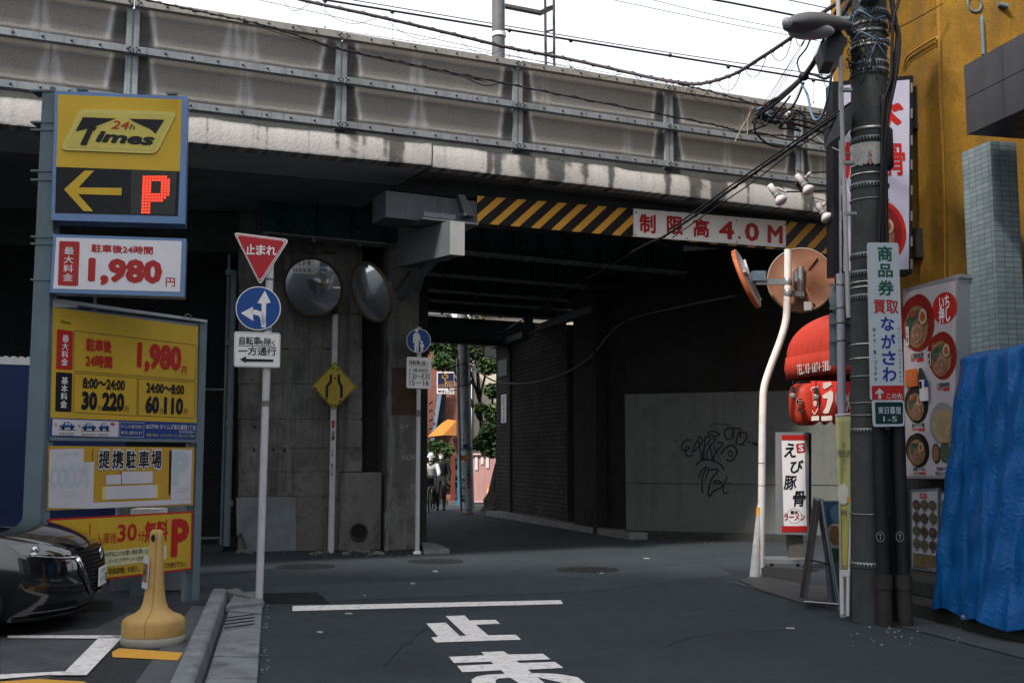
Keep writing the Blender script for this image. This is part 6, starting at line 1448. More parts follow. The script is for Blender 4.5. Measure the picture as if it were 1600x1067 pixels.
# street lamp head
sl_ = thing('street_lamp', 'grey teardrop street lamp head reaching left from the utility pole', 'street lamp', at(1330, 45, 10.4))
lm = mat('lamp_shell', (.13, .125, .125), .5, var=.1); a = at(1322, 42, 10.3); b = at(1230, 36, 9.4); axl = (b - a)
P = []
for k in range(13):
    f = k / 12; c = a + axl * f; w_ = (.075 + .10 * math.sin(min(1, f * 1.25) * math.pi * .62)) * (1 if f < .75 else max(.12, 1 - ((f - .75) / .25) ** 2 * .88)); hh_ = w_ * .62
    P.append([c + axl.cross(Z).normalized() * w_ * math.cos(t_ * math.pi / 10) + Z * (hh_ * math.sin(t_ * math.pi / 10) * (1.0 if math.sin(t_ * math.pi / 10) > 0 else .75)) for t_ in range(21)])
mb = MB(); mb.grid(P, True); mb.add([p for p in P[0][:-1]], [tuple(range(20))]); mb.add([p for p in P[-1][:-1]], [tuple(range(20))]); recalc(mb.build('lamp_shell', lm, sl_))
c = a + axl * .62 - Z * .07; MB().ball(c, .22, .12, .07, 16, 8).build('lamp_lens', mat('lens', (.30, .29, .30), .25, spec=.8), sl_)
c = a + axl * 1.0 + Z * .0; MB().ball(c, .05, .05, .05, 10, 8).build('sensor', mat('lens', (.3,) * 3), sl_)
MB().tube([a - axl * .02, UP + Z * a.z], .04, 8).build('arm', lm, sl_)
bb = thing('ballast_box', 'black angular box hanging under the street lamp on the utility pole', 'box', at(1300, 90, 10.3))
q = [at(x, y, 10.25) for x, y in ((1281, 72), (1308, 42), (1324, 62), (1316, 85), (1303, 97), (1287, 96))]; mb = MB(); mb.poly(q, V((.05, .35, 0))); recalc(mb.build('box_body', mat('box_black', (.04,) * 3), bb))
# ---------------- sign pole with the backs of two signs
greym = mat('sign_back', (.14, .165, .18), .5, metal=.2, var=.12, vs=4); pbl = mat('pole_lilac', (.30, .30, .36), .45, var=.08)
sp2 = thing('sign_pole', 'pale lilac sign pole carrying two signs seen from behind', 'road sign', at(1316, 960, 10.75))
PA = V((at(1314, 700, 10.75).x, 10.75, 0)); MB().tube([V((at(1319, 960, 10.75).x, 10.75, 0)), at(1313, 428, 10.75)], .042, 14).build('pole', pbl, sp2)
Bk = Board(sp2, V((PA.x, 10.82, 0)), azv(90), Z); u, v = Bk.uv(1330, 468)
MB().lathe(Bk.W(u, v), V((0, 1, 0)), [(0, 0), (.205, 0), (.22, .008), (.22, .016), (0, .016)], 40).build('round_sign', greym, sp2)
quadslab(Bk, rpoly([(1295.5, 489), (1352, 487), (1352, 570), (1296.5, 572)], 4), greym, .014, 'plate_sign'); Bk.flush()
for y in (447, 483, 506, 534): c = at(1314, y, 10.75); MB().lathe(c, Z, [(.043, 0), (.047, .002), (.047, .028), (.043, .03)], 14).build('clamp', bandm_, sp2); MB().cbox(c + V((.03, .045, .015)), V((.26, 0, 0)), V((0, .02, 0)), Z * .028).build('bracket', greym, sp2)
# ---------------- right mirror pole
mw_ = mat('mirror_pole_white', (.62, .58, .56), .4, var=.05, vs=4, dirt=(.35, .27, .2), ds=6, damt=.4)
rm = thing('mirror_pole', 'cranked white pole carrying two orange backed convex mirrors', 'convex mirror', gnd(1188, 903)); mbp = gnd(1188, 903); YM = mbp.y
pts = smooth_path([at(1188, 905, YM), at(1190, 800, YM), at(1191, 700, YM), at(1192, 640, YM), at(1194, 605, YM), at(1205, 570, YM), at(1220, 530, YM), at(1228, 500, YM), at(1230, 470, YM), at(1231, 440, YM), at(1231, 390, YM)], 6)
MB().tube(pts, .048, 16).build('pole', mw_, rm); MB().tube([at(1188, 903, YM), at(1188, 897, YM)], .07, 14).build('pole_foot', bandm_, rm)
for y in (723, 758): MB().tube([at(1190.5, y, YM), at(1190.5, y + 1, YM)], .0488, 16).build('pole_joint', dark, rm)
orb = mat('mirror_back_orange', (.19, .085, .050), .6, var=.2, vs=4, dirt=(.24, .10, .05), ds=3, damt=.7, bump=.1); rimo = mat('mirror_rim_orange', (.38, .10, .035), .5, var=.1)
rimd = mat('mirror_rim_dark', (.20, .16, .13), .5)
def backmirror(root, c, n, r, bm_, rm_):
    n = n.normalized()
    MB().lathe(c + n * .01, n, [(r * .96 * k / 12, r * .17 * (1 - (k / 12) ** 2)) for k in range(13)], 40).build('mirror_face', mirror, root)
    MB().lathe(c, n, [(r * .95, .012), (r * .985, .028), (r * 1.02, .02), (r * 1.02, -.03), (r * .985, -.035)], 40).build('rim', rm_, root)
    MB().lathe(c, n, [(r * .985, -.035), (r * .95, -.028), (r * .4, -.045), (r * .33, -.07), (0, -.072)], 40).build('back_plate', bm_, root)
    e1 = n.cross(Z).normalized(); e2 = e1.cross(n)
    for k in range(3):
        a_ = .95 + k * 2.094; d = e1 * math.cos(a_) + e2 * math.sin(a_); MB().box(c - n * .072 + d * r * .25 - d.cross(n) * .012, d * r * .6, d.cross(n) * .03, n * .03).build('rib', bm_, root)
cB = at(1251, 438, YM + .25); backmirror(rm, cB, V((.22, .97, -.05)), 51.5 * cB.y / 1709, orb, rimd)
cA = at(1165.5, 436, YM + .1); backmirror(rm, cA, V((-.80, .33, -.33)), 49 * cA.y / 1709, mat('mirror_back_grey', (.34, .32, .32), .35, var=.1), rimo)
stl = mat('bracket_steel', (.26, .28, .30), .45, metal=.5, var=.15)
MB().cbox(at(1206, 440.5, YM), V((at(1229, 0, YM).x - at(1180, 0, YM).x, 0, 0)), V((0, .05, 0)), Z * .075).build('bracket_arm', stl, rm)
MB().cbox(at(1185, 432, YM + .02), V((.17, .0, 0)), V((0, .14, 0)), Z * .13).build('bracket_plate', mat('bracket_blue', (.13, .19, .24), .5, metal=.3), rm)
MB().cbox(at(1245, 459, YM + .08), V((.22, .1, 0)), V((0, .05, 0)), Z * .07).build('bracket_arm', stl, rm)
MB().tube([at(1251, 417, YM + .14), at(1251, 467, YM + .14)], .042, 12).build('bracket_tube', stl, rm)
for y in (440, 458): MB().lathe(at(1231, y, YM), Z, [(.049, -.05), (.054, -.045), (.054, .045), (.049, .05)], 14).build('clamp', stl, rm)
MB().cbox(at(1243, 432, YM + .03), V((.03, 0, 0)), V((0, .08, 0)), Z * .14).build('bracket_plate', stl, rm)
MB().cbox(at(1262, 478, YM + .12), V((.10, .01, 0)), V((0, .006, 0)), Z * .11).build('data_label', mat('label_grey', (.36, .36, .36), .5, var=.1), rm)
# small white post
mk = thing('marker_post', 'short worn white post with an orange band beside the mirror pole', 'post', gnd(1178, 903)); 
b = gnd(1180, 903); t_ = at(1187, 790, b.y); MB().tube([b, b.lerp(t_, .97)], [.075, .035], 14).build('post', mat('marker_white', (.42, .42, .43), .6, var=.2, vs=5, dirt=(.15, .15, .15), ds=6, damt=.8), mk); MB().tube([b.lerp(t_, .86), b.lerp(t_, .98)], .040, 12).build('orange_band', orange_p, mk); MB().ball(t_, .03, .03, .03, 10, 6).build('cap', white_paint, mk)
# ---------------- checker plate, ramen stand sign, A-board, flag
chk = mat('checker_plate', (.075, .075, .078), .5, metal=.3, var=.2, vs=3, bump=.8, bs=70)
z9 = lambda x, y: (1160 + x / 5.928, 780 + y / 5.928)
pp = [gnd(*z9(-30, 760)), gnd(*z9(60, 735)), gnd(*z9(230, 735)), gnd(*z9(560, 800)), gnd(*z9(900, 830)), gnd(*z9(1000, 900)), gnd(*z9(1000, 960)), gnd(*z9(590, 985)), gnd(*z9(400, 925)), gnd(*z9(180, 860))]
mb = MB(); mb.poly(pp, Z * .025); o = recalc(mb.build('checker_plate', chk)); meta(o, 'dark ribbed steel ramp plate on the road in front of the shop', 'steel plate')
o = MB().box(gnd(*z9(180, 735)), gnd(*z9(580, 745)) - gnd(*z9(180, 735)), V((0, .25, 0)), Z * .14).build('steel_edge_box', mat('edge_box', (.06, .06, .062), .5, metal=.3)); meta(o, 'long low dark steel channel at the foot of the shop sign stand', 'channel')
ssn = thing('shop_sign_stand', 'white standing sign with black brush writing and red ends on a wheeled base', 'shop sign', gnd(1243, 892)); Yq = 15.0
Bs = Board(ssn, at(1240, 760, Yq), azv(86), Z); zq = lambda x, y: (1140 + x / 3.1367, 640 + y / 3.1367)
quadslab(Bs, [zq(242, 110), zq(388, 110), zq(388, 610), zq(243, 610)], alu, .16, 'sign_cabinet'); quadslab(Bs, [zq(378, 112), zq(402, 116), zq(402, 608), zq(380, 608)], blk, .14, 'cabinet_side', -4)
Bs.rect(*zq(254, 124), *zq(379, 598), sky_white, 1, 'sign_face'); Bs.rect(*zq(254, 124), *zq(379, 150), red, 2, 'sign_face'); Bs.rect(*zq(254, 569), *zq(379, 598), red, 2, 'sign_face')
for t_, x0, y0, x1, y1 in (('え', 264, 164, 324, 234), ('び', 296, 246, 364, 312), ('豚', 262, 322, 330, 392), ('骨', 308, 398, 374, 474)): Bs.txt(t_, *zq(x0, y0), *zq(x1, y1), blk, 2, .045, .15)
Bs.px(rpoly([zq(324, 168), zq(366, 162), zq(371, 208), zq(330, 214)], 2), red, 2, 'stamp'); Bs.txt('S', *zq(336, 172), *zq(362, 204), sky_white, 3, .04)
Bs.stroke([(Bs.uv(*zq(316, 520))[0] + .10 * math.cos(k * .35), Bs.uv(*zq(316, 520))[1] + .10 * math.sin(k * .35)) for k in range(19)], .004, ln, 2, 'circle', True); Bs.txt('暮和', *zq(296, 494), *zq(334, 510), blk, 3, .04); Bs.txt('ラーメン', *zq(264, 508), *zq(370, 542), red, 3, .04, .1); Bs.flush()
MB().box(at(1232, 836, Yq + .1), V((.20, 0, 0)), V((0, .12, 0)), Z * -(at(1232, 836, Yq + .1).z - .16)).build('column', mat('stand_column', (.12, .11, .10), .4, metal=.4, var=.2), ssn)
MB().box(at(1198, 880, Yq - .2) * 1 + Z * 0, V((.62, 0, 0)), V((0, .5, 0)), Z * .05).build('base_plate', alu, ssn)
for x, y in ((1206, 884), (1247, 886)): c = at(x, y, Yq - .15); MB().lathe(c, V((1, 0, 0)), [(0, -.015), (.045, -.015), (.045, .015), (0, .015)], 16).build('caster', dark, ssn)
ab_ = thing('folding_board', 'black A-frame pavement board with aluminium legs and blue menu poster', 'A-board', gnd(1285, 945))
Ym = 11.35; apex = at(1279, 780, Ym); fl = at(1256, 944, Ym - .1); frr = at(1311, 958, Ym - .25); dx = V((.1, .55, 0)) * .9
def leg_(a, b, w_=.03): return MB().box(a, b - a, V((w_, 0, 0)), V((0, .03, 0)))
leg_(apex, fl).build('leg', mat('leg_dark', (.07, .075, .08), .4, metal=.4), ab_); leg_(apex + V((.02, 0, 0)), frr).build('leg', alu, ab_); leg_(apex + dx, fl + dx).build('leg', mat('leg_dark', (.07,) * 3), ab_); leg_(apex + dx + V((.02, 0, 0)), frr + dx).build('leg', alu, ab_)
mb = MB(); i0 = fl.lerp(apex, .04); mb.poly([apex, apex + dx, i0 + dx, i0], V((.012, 0, 0))); recalc(mb.build('rear_panel', mat('board_black', (.018, .018, .02), .5), ab_))
mb = MB(); i1 = frr.lerp(apex, .06); mb.poly([apex + V((.04, 0, 0)), apex + dx + V((.04, 0, 0)), i1 + dx, i1], V((.012, 0, 0))); recalc(mb.build('front_panel', mat('poster_blue', (.03, .08, .15), .4, var=.4, vs=3), ab_))
MB().tube([fl + Z * .03, frr + Z * .09], .010, 6).build('cross_bar', alu, ab_); MB().tube([fl.lerp(apex, .42), frr.lerp(apex, .42)], .008, 6).build('stay', dark, ab_); MB().tube([apex, apex + dx], .018, 8).build('hinge', alu, ab_)
# poster visible to the right of the board: a second board leaning
pst = thing('poster_board', 'blue and green pictured menu poster board half hidden by the yellow banner', 'poster', at(1300, 950, 11.6)); Bq = Board(pst, at(1300, 860, 11.6), azv(88), Z)
quadslab(Bq, [z9(728, 10), z9(905, 10), z9(905, 990), z9(800, 985)], alu, .02, 'frame'); Bq.px([z9(742, 20), z9(895, 20), z9(895, 430), z9(798, 430)], mat('poster_blue', (.03,) * 3), 1, 'poster'); Bq.px([z9(800, 450), z9(895, 450), z9(895, 900), z9(850, 900)], mat('poster_green', (.03, .08, .045), .4, var=.5, vs=4), 1, 'poster')
Bq.ell(*z9(862, 335), .10, .13, mat('bowl_pale', (.42, .38, .33), .4), 2, 'bowl_picture'); Bq.ell(*z9(862, 335), .075, .10, mat('broth_a', (.33,) * 3), 3, 'bowl_picture'); Bq.ell(*z9(872, 130), .07, .09, mat('bowl_blue', (.1, .18, .26), .4), 2, 'bowl_picture'); Bq.ell(*z9(895, 660), .07, .1, mat('bowl_dull', (.13, .14, .15), .4), 2, 'bowl_picture')
Bq.txt('一番搾り', *z9(786, 244), *z9(880, 266), red, 3, .03); Bq.col('冷麺', *z9(756, 60), *z9(776, 130), adw, 3, .02); Bq.flush()
flg = thing('banner_flag', 'narrow pale yellow beer banner hanging on a slim white pole', 'banner', at(1320, 958, 10.6)); zf = lambda x, y: (1140 + x / 3.1367, 640 + y / 3.1367)
fy = mat('banner_yellow', (.44, .42, .19), .7, var=.06, vs=2, bump=.1, bs=15)
Bf = Board(flg, at(1318, 750, 10.55), azv(90), Z); P = []
for i in range(9):
    f = i / 8; row = []
    for j in range(26):
        v = j / 25; xl = 518 + (545 - 518) * v; xr = 602 + (584 - 602) * v; yy = 38 + (786 - 38) * v - (8 * f if j == 0 else 0)
        row.append(Bf.W(*Bf.uv(*zf(xl + (xr - xl) * f, yy)), 8 * math.sin(f * 7 + v * 2.5) * (.3 + .7 * math.sin(v * 3))))
    P.append(row)
mb = MB(); mb.grid(P); o = mb.build('cloth', fy, flg); q_ = o.modifiers.new('s', 'SOLIDIFY'); q_.thickness = .003
bt2 = mat('banner_print', (.10, .13, .06), .6, var=.1); Bf.txt('The', *zf(548, 156), *zf(566, 186), bt2, 10); Bf.txt('PREMIUM', *zf(527, 196), *zf(586, 232), bt2, 10, .03); Bf.txt("MALT'S", *zf(545, 240), *zf(568, 256), bt2, 10); Bf.txt('SUNTORY', *zf(542, 288), *zf(568, 298), bt2, 10)
Bf.stroke([zf(540, 268), zf(572, 268)], .003, bt2, 10); Bf.ell(*zf(553, 412), .055, .10, mat('banner_foam', (.5, .5, .45), .6), 10, 'picture'); Bf.txt('神泡', *zf(540, 488), *zf(570, 520), bt2, 11, .05); Bf.col('達人の店', *zf(550, 528), *zf(562, 586), bt2, 11); Bf.rect(*zf(570, 424), *zf(592, 454), orange_p, 11, 'price_tag')
Bf.px([zf(546, 470), zf(572, 470), zf(576, 760), zf(550, 760)], mat('banner_gold', (.38, .34, .10), .6), 9.5, 'picture'); Bf.flush()
pw2 = mat('flag_pole', (.5, .5, .5), .4, var=.05)
MB().tube([at(*zf(604, 20), 10.5), at(*zf(596, 550), 10.5), at(*zf(578, 1010), 10.5)], .014, 8).build('pole', pw2, flg); MB().tube([at(*zf(518, 28), 10.5), at(*zf(606, 20), 10.5)], .010, 8).build('cross_bar', pw2, flg)
MB().tube([at(*zf(548, 800), 10.45), at(*zf(552, 1000), 10.45)], .020, 8).build('ground_leg', pw2, flg); MB().tube([at(*zf(580, 800), 10.45), at(*zf(578, 1008), 10.45)], .018, 8).build('ground_leg', pw2, flg); MB().cbox(at(*zf(564, 800), 10.45), V((.09, 0, 0)), V((0, .03, 0)), Z * .06).build('leg_joint', pw2, flg)
# ================================================================ WIRES
def W3(l): return [at(*p) for p in l]
gw_ = 'railway wires above the viaduct'
for pts, r, m, lab in (
    ([(380, -20, 18), (505, 0, 18), (800, 48, 18.6), (1048, 88, 19.3), (1300, 129, 20.2), (1500, 158, 21)], .020, blkc, 'thick black feeder wire sloping down over the viaduct parapet'),
    ([(400, -24, 18.2), (530, -3, 18.2), (810, 44, 18.8), (1048, 83, 19.5), (1310, 121, 20.4), (1500, 146, 21)], .009, blkc, 'thin wire running just above the thick black feeder'),
    ([(300, -22, 18.5), (403, 0, 18.6), (766, 80, 19.5), (1000, 128, 20), (1300, 185, 21)], .006, purple, 'hair-thin wire crossing the lower sky behind the mast'),
    ([(220, 0, 17), (380, 27, 17.5), (770, 84, 19), (1100, 140, 20), (1300, 173, 21)], .005, purple, 'lowest thin wire skimming the top of the parapet'),
    ([(980, -20, 15), (1114, 0, 15), (1243, 25, 15.2), (1340, 45, 15.4)], .016, blkc, 'thick wire behind the street lamp head'),
    ([(900, -30, 16), (1100, 20, 16), (1237, 48, 16.3), (1340, 72, 16.5)], .005, blkc, 'upper of two fine wires passing under the lamp head'),
    ([(900, -12, 16), (1100, 30, 16), (1266, 62, 16.3), (1340, 78, 16.5)], .005, blkc, 'lower of two fine wires passing under the lamp head'),
    ([(1180, -12, 15), (1230, 0, 15), (1296, 14, 15.2), (1340, 24, 15.3)], .008, blkc, 'short wire entering the sky above the street lamp')):
    cable(W3(pts), r, m, lab, gw_, 'wire', 'railway_wire')
ins = thing('wire_hangers', 'black hangers with thin droppers clamped on the thick feeder wire', 'wire hanger', at(800, 49, 18.6))
for x, y, yy, Y in ((508, 2, 43, 18), (613, 19, 65, 18.2), (796, 48, 88, 18.6), (892, 64, 106, 18.9), (1047, 87, 126, 19.3), (1138, 105, 150, 19.6), (1271, 126, 160, 20.1)):
    mb = MB(); mb.ball(at(x, y, Y - .02), .04, .04, .035, 8, 6); c = at(x, y, Y); mb.tube([c, at(x, yy, Y)], .004, 4, False); mb.ball(at(x, yy, Y), .015, .015, .02, 6, 4); mb.build('hanger', blkc, ins)
# spirally wrapped telephone cable
def wrapped(pts, r, lab, m=None, loops=True):
    P = smooth_path(W3(pts), 10); root = thing('wrapped_cable', lab, 'cable', P[0], 'telephone cables wrapped with a thin spiral')
    MB().tube(P, r, 6, False).build('cable', m or purple, root)
    mb = MB(); Q = []
    for i, p in enumerate(P): Q.append(p + V((0, math.cos(i * 2.1), math.sin(i * 2.1))) * (r + .012))
    mb.tube(Q, .006, 4, False)
    if loops:
        for i in range(4, len(P) - 9, 9): mb.tube(smooth_path([P[i], P[i + 2] - Z * .14, P[i + 5] - Z * .17, P[i + 8]], 4), .004, 4, False)
    mb.build('spiral_wire', blkc, root)
wrapped([(430, -14, 14), (470, 0, 14), (580, 24, 14), (700, 52, 14.2), (800, 76, 14.4), (890, 93, 14.5), (1010, 120, 14.2), (1060, 129, 13.8), (1095, 131, 13.4), (1145, 117, 12.6), (1190, 90, 11.8), (1235, 60, 11.2), (1265, 35, 10.8), (1330, -10, 10.4)], .022, 'mauve wrapped cable swooping down from the sky and up to the pole')
wrapped([(1060, 132, 13.8), (1110, 143, 14.2), (1190, 165, 14.8), (1260, 180, 15.6), (1320, 192, 16)], .010, 'thin dark wrapped cable running along the parapet top rail')
wrapped([(150, -18, 12.4), (250, 5, 12.5), (330, 22, 12.6), (420, 42, 12.7), (526, 75, 12.9), (640, 100, 13), (757, 124, 13.2), (900, 153, 13.4), (1095, 191, 13.6), (1143, 202, 13.6), (1179, 209, 13.5), (1254, 216, 13.4), (1330, 240, 12.4)], .010, 'low dark cable crossing in front of the parapet panels', blkc, False)
cable(W3([(380, 35, 12.8), (530, 78, 12.95), (760, 128, 13.2)]), .006, blkc, 'second thin wire hanging just under the low dark cable', None, 'wire', 'service_wire')
cable(W3([(727, 120, 13.15), (745, 130, 13.15), (765, 134, 13.15), (785, 128, 13.2)]), .008, blkc, 'small slack loop of cable hanging at the splice over the parapet', None, 'cable', 'cable_loop')
# heavy cables from the pole down into the tunnel
wrapped([(1345, 155, 10.4), (1296, 189, 10.8), (1240, 228, 11.8), (1140, 298, 13.2), (1045, 365, 14.8), (1000, 387, 16.5), (945, 420, 19), (895, 447, 22), (850, 478, 24.5), (800, 510, 27), (760, 535, 29.5)], .017, 'thick twin black cable slanting from the pole box into the tunnel', blkc, False)
cable(W3([(1345, 150, 10.45), (1296, 184, 10.9), (1240, 222, 11.9), (1140, 292, 13.3), (1045, 360, 14.8)]), .012, blkc, 'upper black cable lying along the thick twin cable', None)
cable(W3([(1300, 196, 10.8), (1240, 236, 11.8), (1180, 282, 12.6), (1110, 330, 13.6), (1050, 372, 14.7)]), .008, blkc, 'thin drooping wire tied beneath the thick twin cable', None, 'wire', 'service_wire')
cable(W3([(733, 572, 28.8), (750, 582, 28), (775, 596, 27), (820, 599, 25), (870, 588, 23.4), (920, 560, 22.2), (972, 505, 21.4), (1060, 480, 20.6), (1150, 462, 20)]), .020, mat('cable_sheath', (.10, .10, .11), .5), 'thick grey cable sagging across the tunnel from the far pole')
# bundle and knot of telephone cables in front of the parapet
kn = thing('cable_knot', 'tangled knot of black and blue telephone cables in front of the parapet', 'cable bundle', at(1190, 185, 12.6))
for i, (pts, r, m) in enumerate((([(1345, -30, 10.5), (1310, 35, 10.8), (1282, 82, 11.2), (1255, 120, 11.8), (1215, 155, 12.4), (1188, 178, 12.7)], .030, purple), ([(1340, -40, 10.5), (1300, 30, 10.9), (1275, 90, 11.3), (1250, 128, 11.8), (1210, 164, 12.4), (1185, 180, 12.7)], .016, blkc),
    ([(1258, 118, 11.7), (1225, 152, 12.2), (1195, 172, 12.6), (1182, 186, 12.7), (1180, 205, 12.8), (1195, 222, 12.9), (1215, 230, 13.0), (1250, 228, 13.1)], .012, blkc), ([(1252, 130, 11.8), (1262, 150, 11.6), (1268, 178, 11.4), (1275, 188, 11.3), (1285, 180, 11.2), (1293, 155, 11), (1300, 110, 10.8), (1306, 60, 10.6), (1325, 20, 10.4)], .014, bluec),
    ([(1262, 115, 11.7), (1275, 118, 11.4), (1290, 123, 11.2), (1302, 112, 10.9), (1312, 90, 10.6), (1322, 60, 10.4)], .016, blkc), ([(1254, 122, 11.8), (1246, 96, 11.9), (1262, 72, 11.7), (1275, 30, 11.4)], .010, purple),
    ([(1185, 178, 12.7), (1200, 190, 12.7), (1230, 192, 12.8), (1265, 200, 13), (1300, 212, 13)], .018, blkc), ([(1185, 180, 12.7), (1215, 185, 12.7), (1250, 188, 12.8), (1280, 196, 12.9), (1310, 206, 13)], .012, blkc),
    ([(1145, 205, 12.9), (1165, 206, 12.9), (1185, 200, 12.8), (1200, 192, 12.7), (1215, 175, 12.6), (1235, 150, 12.4)], .012, blkc), ([(1140, 203, 13), (1170, 206, 13), (1200, 210, 13), (1225, 218, 13), (1260, 222, 13)], .008, blkc),
    ([(1190, 178, 12.6), (1190, 192, 12.6), (1197, 196, 12.6), (1202, 185, 12.6), (1212, 192, 12.6), (1222, 178, 12.6)], .010, blkc), ([(1182, 172, 12.7), (1192, 168, 12.7), (1200, 176, 12.7), (1186, 182, 12.7)], .012, bluec), ([(1180, 178, 12.7), (1190, 174, 12.7), (1204, 182, 12.7), (1212, 188, 12.7)], .012, bluec),
    ([(1275, 100, 11.3), (1282, 112, 11.4), (1288, 130, 11.4), (1296, 140, 11.3), (1300, 138, 11.2)], .005, purple), ([(1256, 130, 11.8), (1240, 165, 12.3), (1222, 178, 12.6)], .012, blkc), ([(1254, 125, 11.8), (1230, 145, 12.2), (1200, 160, 12.5), (1185, 176, 12.7)], .014, purple))):
    MB().tube(smooth_path(W3(pts), 6), r, 6).build('bundled_cable', m, kn)
MB().ball(at(1256, 120, 11.7), .06, .05, .05, 8, 6).build('clip', blkc, kn)
random.seed(9)
for k in range(14):
    x, y = random.uniform(1182, 1245), random.uniform(170, 198); MB().tube(smooth_path([at(x + random.uniform(-14, 14), y + random.uniform(-9, 9), 12.7) for _ in range(5)], 5), random.choice((.006, .009, .012)), 5).build('bundled_cable', blkc, kn)
for a_, b_ in (((1192, 165), (1262, 55)), ((1196, 164), (1258, 60)), ((1203, 160), (1266, 50)), ((1206, 158), (1268, 62)), ((1238, 165), (1282, 66))): MB().tube([at(*a_, 12.6), at(*b_, 11.6)], .003, 4, False).build('guy_wire', blkc, kn)
tan_ = mat('tan_rod', (.26, .19, .12), .7)
hk = thing('insulator_hook', 'small tan hook and rod with white clips hanging at the cable knot', 'hook', at(1160, 190, 12.8))
for pts in ([(1169, 168), (1172, 178), (1160, 198), (1148, 222)], [(1178, 168), (1170, 180), (1168, 208), (1167, 212)], [(1166, 166), (1172, 170), (1178, 168)]): MB().tube(smooth_path(W3([(x, y, 12.8) for x, y in pts]), 4), .008, 5).build('rod', tan_, hk)
for x, y in ((1232, 177), (1228, 181)): MB().ball(at(x, y, 12.6), .03, .03, .025, 8, 6).build('clip', white_paint, hk)
cable(W3([(1348, 62, 10.25), (1400, 45, 10.7), (1440, 25, 11.2), (1473, 6, 11.4)]), .006, dark, 'thin wire from the utility pole to the ring on the ochre wall', None, 'wire', 'service_wire')
cable(W3([(1270, 208, 13), (1290, 225, 12.4), (1318, 238, 11), (1340, 240, 10.4)]), .007, cabg, 'thin grey wire sagging onto the utility pole beside the white wrap', None, 'wire', 'service_wire')

# ================================================================ BEYOND THE TUNNEL
random.seed(21)
leafm = [mat('leaf_dark', (.018, .040, .016), .6, var=.4, vs=2), mat('leaf_mid', (.038, .075, .022), .55, var=.4, vs=2), mat('leaf_light', (.085, .13, .04), .5, var=.3, vs=2)]
barkm = mat('bark', (.045, .038, .03), .9, var=.4, vs=6, bump=.8, bs=30)
def leaves(root, centres, n, size, mats=(0, 1, 2), name='foliage'):
    for mi in mats:
        mb = MB(); vs, fs = [], []
        for _ in range(n // len(mats)):
            c, r = random.choice(centres); d = V((random.gauss(0, 1), random.gauss(0, 1), random.gauss(0, 1))).normalized() * r * (random.random() ** .45); p = V(c) + V((d.x, d.y, d.z * .8))
            a = V((random.gauss(0, 1), random.gauss(0, 1), random.gauss(0, .7))).normalized(); b = a.cross(V((random.gauss(0, 1), random.gauss(0, 1), random.gauss(0, 1)))).normalized(); s_ = size * random.uniform(.6, 1.3)
            k = len(vs); vs += [p - a * s_, p + b * s_ * .42, p + a * s_, p - b * s_ * .42]; fs.append((k, k + 1, k + 2, k + 3))
        mb.add(vs, fs); mb.build(name, leafm[mi], root)
def tree(label, base, top, spread, n, size, cents, group=None, tr=.14):
    r = thing('leafy_tree', label, 'tree', base, group)
    trunk = [V(base), V(base) + (V(top) - V(base)) * .4 + V((.1, 0, 0)), V(top)]
    tk = MB(); tk.tube(smooth_path(trunk, 5), [tr * (1 - .7 * i / 10) for i in range(11)], 10); 
    for c, rr in cents[:6]: m_ = V(base).lerp(V(top), .55 + .3 * random.random()); tk.tube([m_, m_.lerp(V(c), .6) + Z * .1, V(c)], [tr * .4, tr * .25, tr * .08], 6)
    tk.build('trunk', barkm, r); leaves(r, cents, n, size); return r
def C(x, y, Y, r): return (at(x, y, Y), r)
Y1_ = 36
tree('leafy green tree hanging over the lane beyond the tunnel, behind the far pole', gnd(752, 775), at(745, 560, Y1_), 2, 3800, .11, [C(700, 550, 35, .4), (at(722, 548, 35), .55), C(745, 545, 35, .7), C(768, 552, 35, .5), C(690, 566, 34, .35), C(715, 572, 35, .3), C(762, 572, 34, .35), C(735, 530, 35, 1.0), C(700, 528, 35, .9), C(670, 535, 35, .5)], 'trees beyond the tunnel')
tree('dark bushy tree in front of the cream wall right of the far pole', gnd(770, 780), at(768, 640, 33), 2, 3400, .10, [C(770, 610, 33, .28), C(750, 638, 33, .18), C(774, 645, 33, .35), C(764, 678, 33, .35), C(746, 694, 33, .2), C(772, 700, 33, .4), C(778, 665, 33, .5), C(757, 690, 33, .3)], 'trees beyond the tunnel')
r_ = thing('shrub', 'green shrub under the orange awning behind the cyclist', 'shrub', gnd(690, 785)); leaves(r_, [C(680, 700, 37, .35), C(692, 705, 37, .4), C(672, 715, 36.5, .3), C(700, 725, 37, .4), C(690, 740, 37, .4), C(705, 750, 36, .25)], 3000, .08)
MB().tube([gnd(692, 784), at(690, 720, 37)], .04, 6).build('stem', barkm, r_)
# red boarded house with dark gable
rbm = mat('red_siding', (.20, .085, .065), .7, var=.15, vs=3, bump=.1); dgm = mat('dark_gable', (.020, .028, .042), .6); 
rh = thing('red_house', 'red boarded house with dark blue gable beyond the tunnel', 'house', gnd(690, 779))
for k in range(26):
    z = .0 + k * .24; a = at(600, 700, 40); b = at(727, 700, 40); MB().box(V((a.x, 40, z)), V((b.x - a.x, 0, 0)), V((0, .2, 0)), Z * .235).build('siding_board', rbm, rh) if k < 23 else None
a = at(600, 700, 40.1); b = at(726, 700, 40.1); MB().box(V((a.x, 40.15, 0)), V((b.x - a.x, 0, 0)), V((0, 6, 0)), Z * 5.4).build('wall', rbm, rh)
mb = MB(); q = [at(x, y, 39.7) for x, y in ((697, 612), (694, 665), (674, 682), (685, 620))]; mb.poly(q, V((0, .2, 0))); recalc(mb.build('gable_panel', dgm, rh))
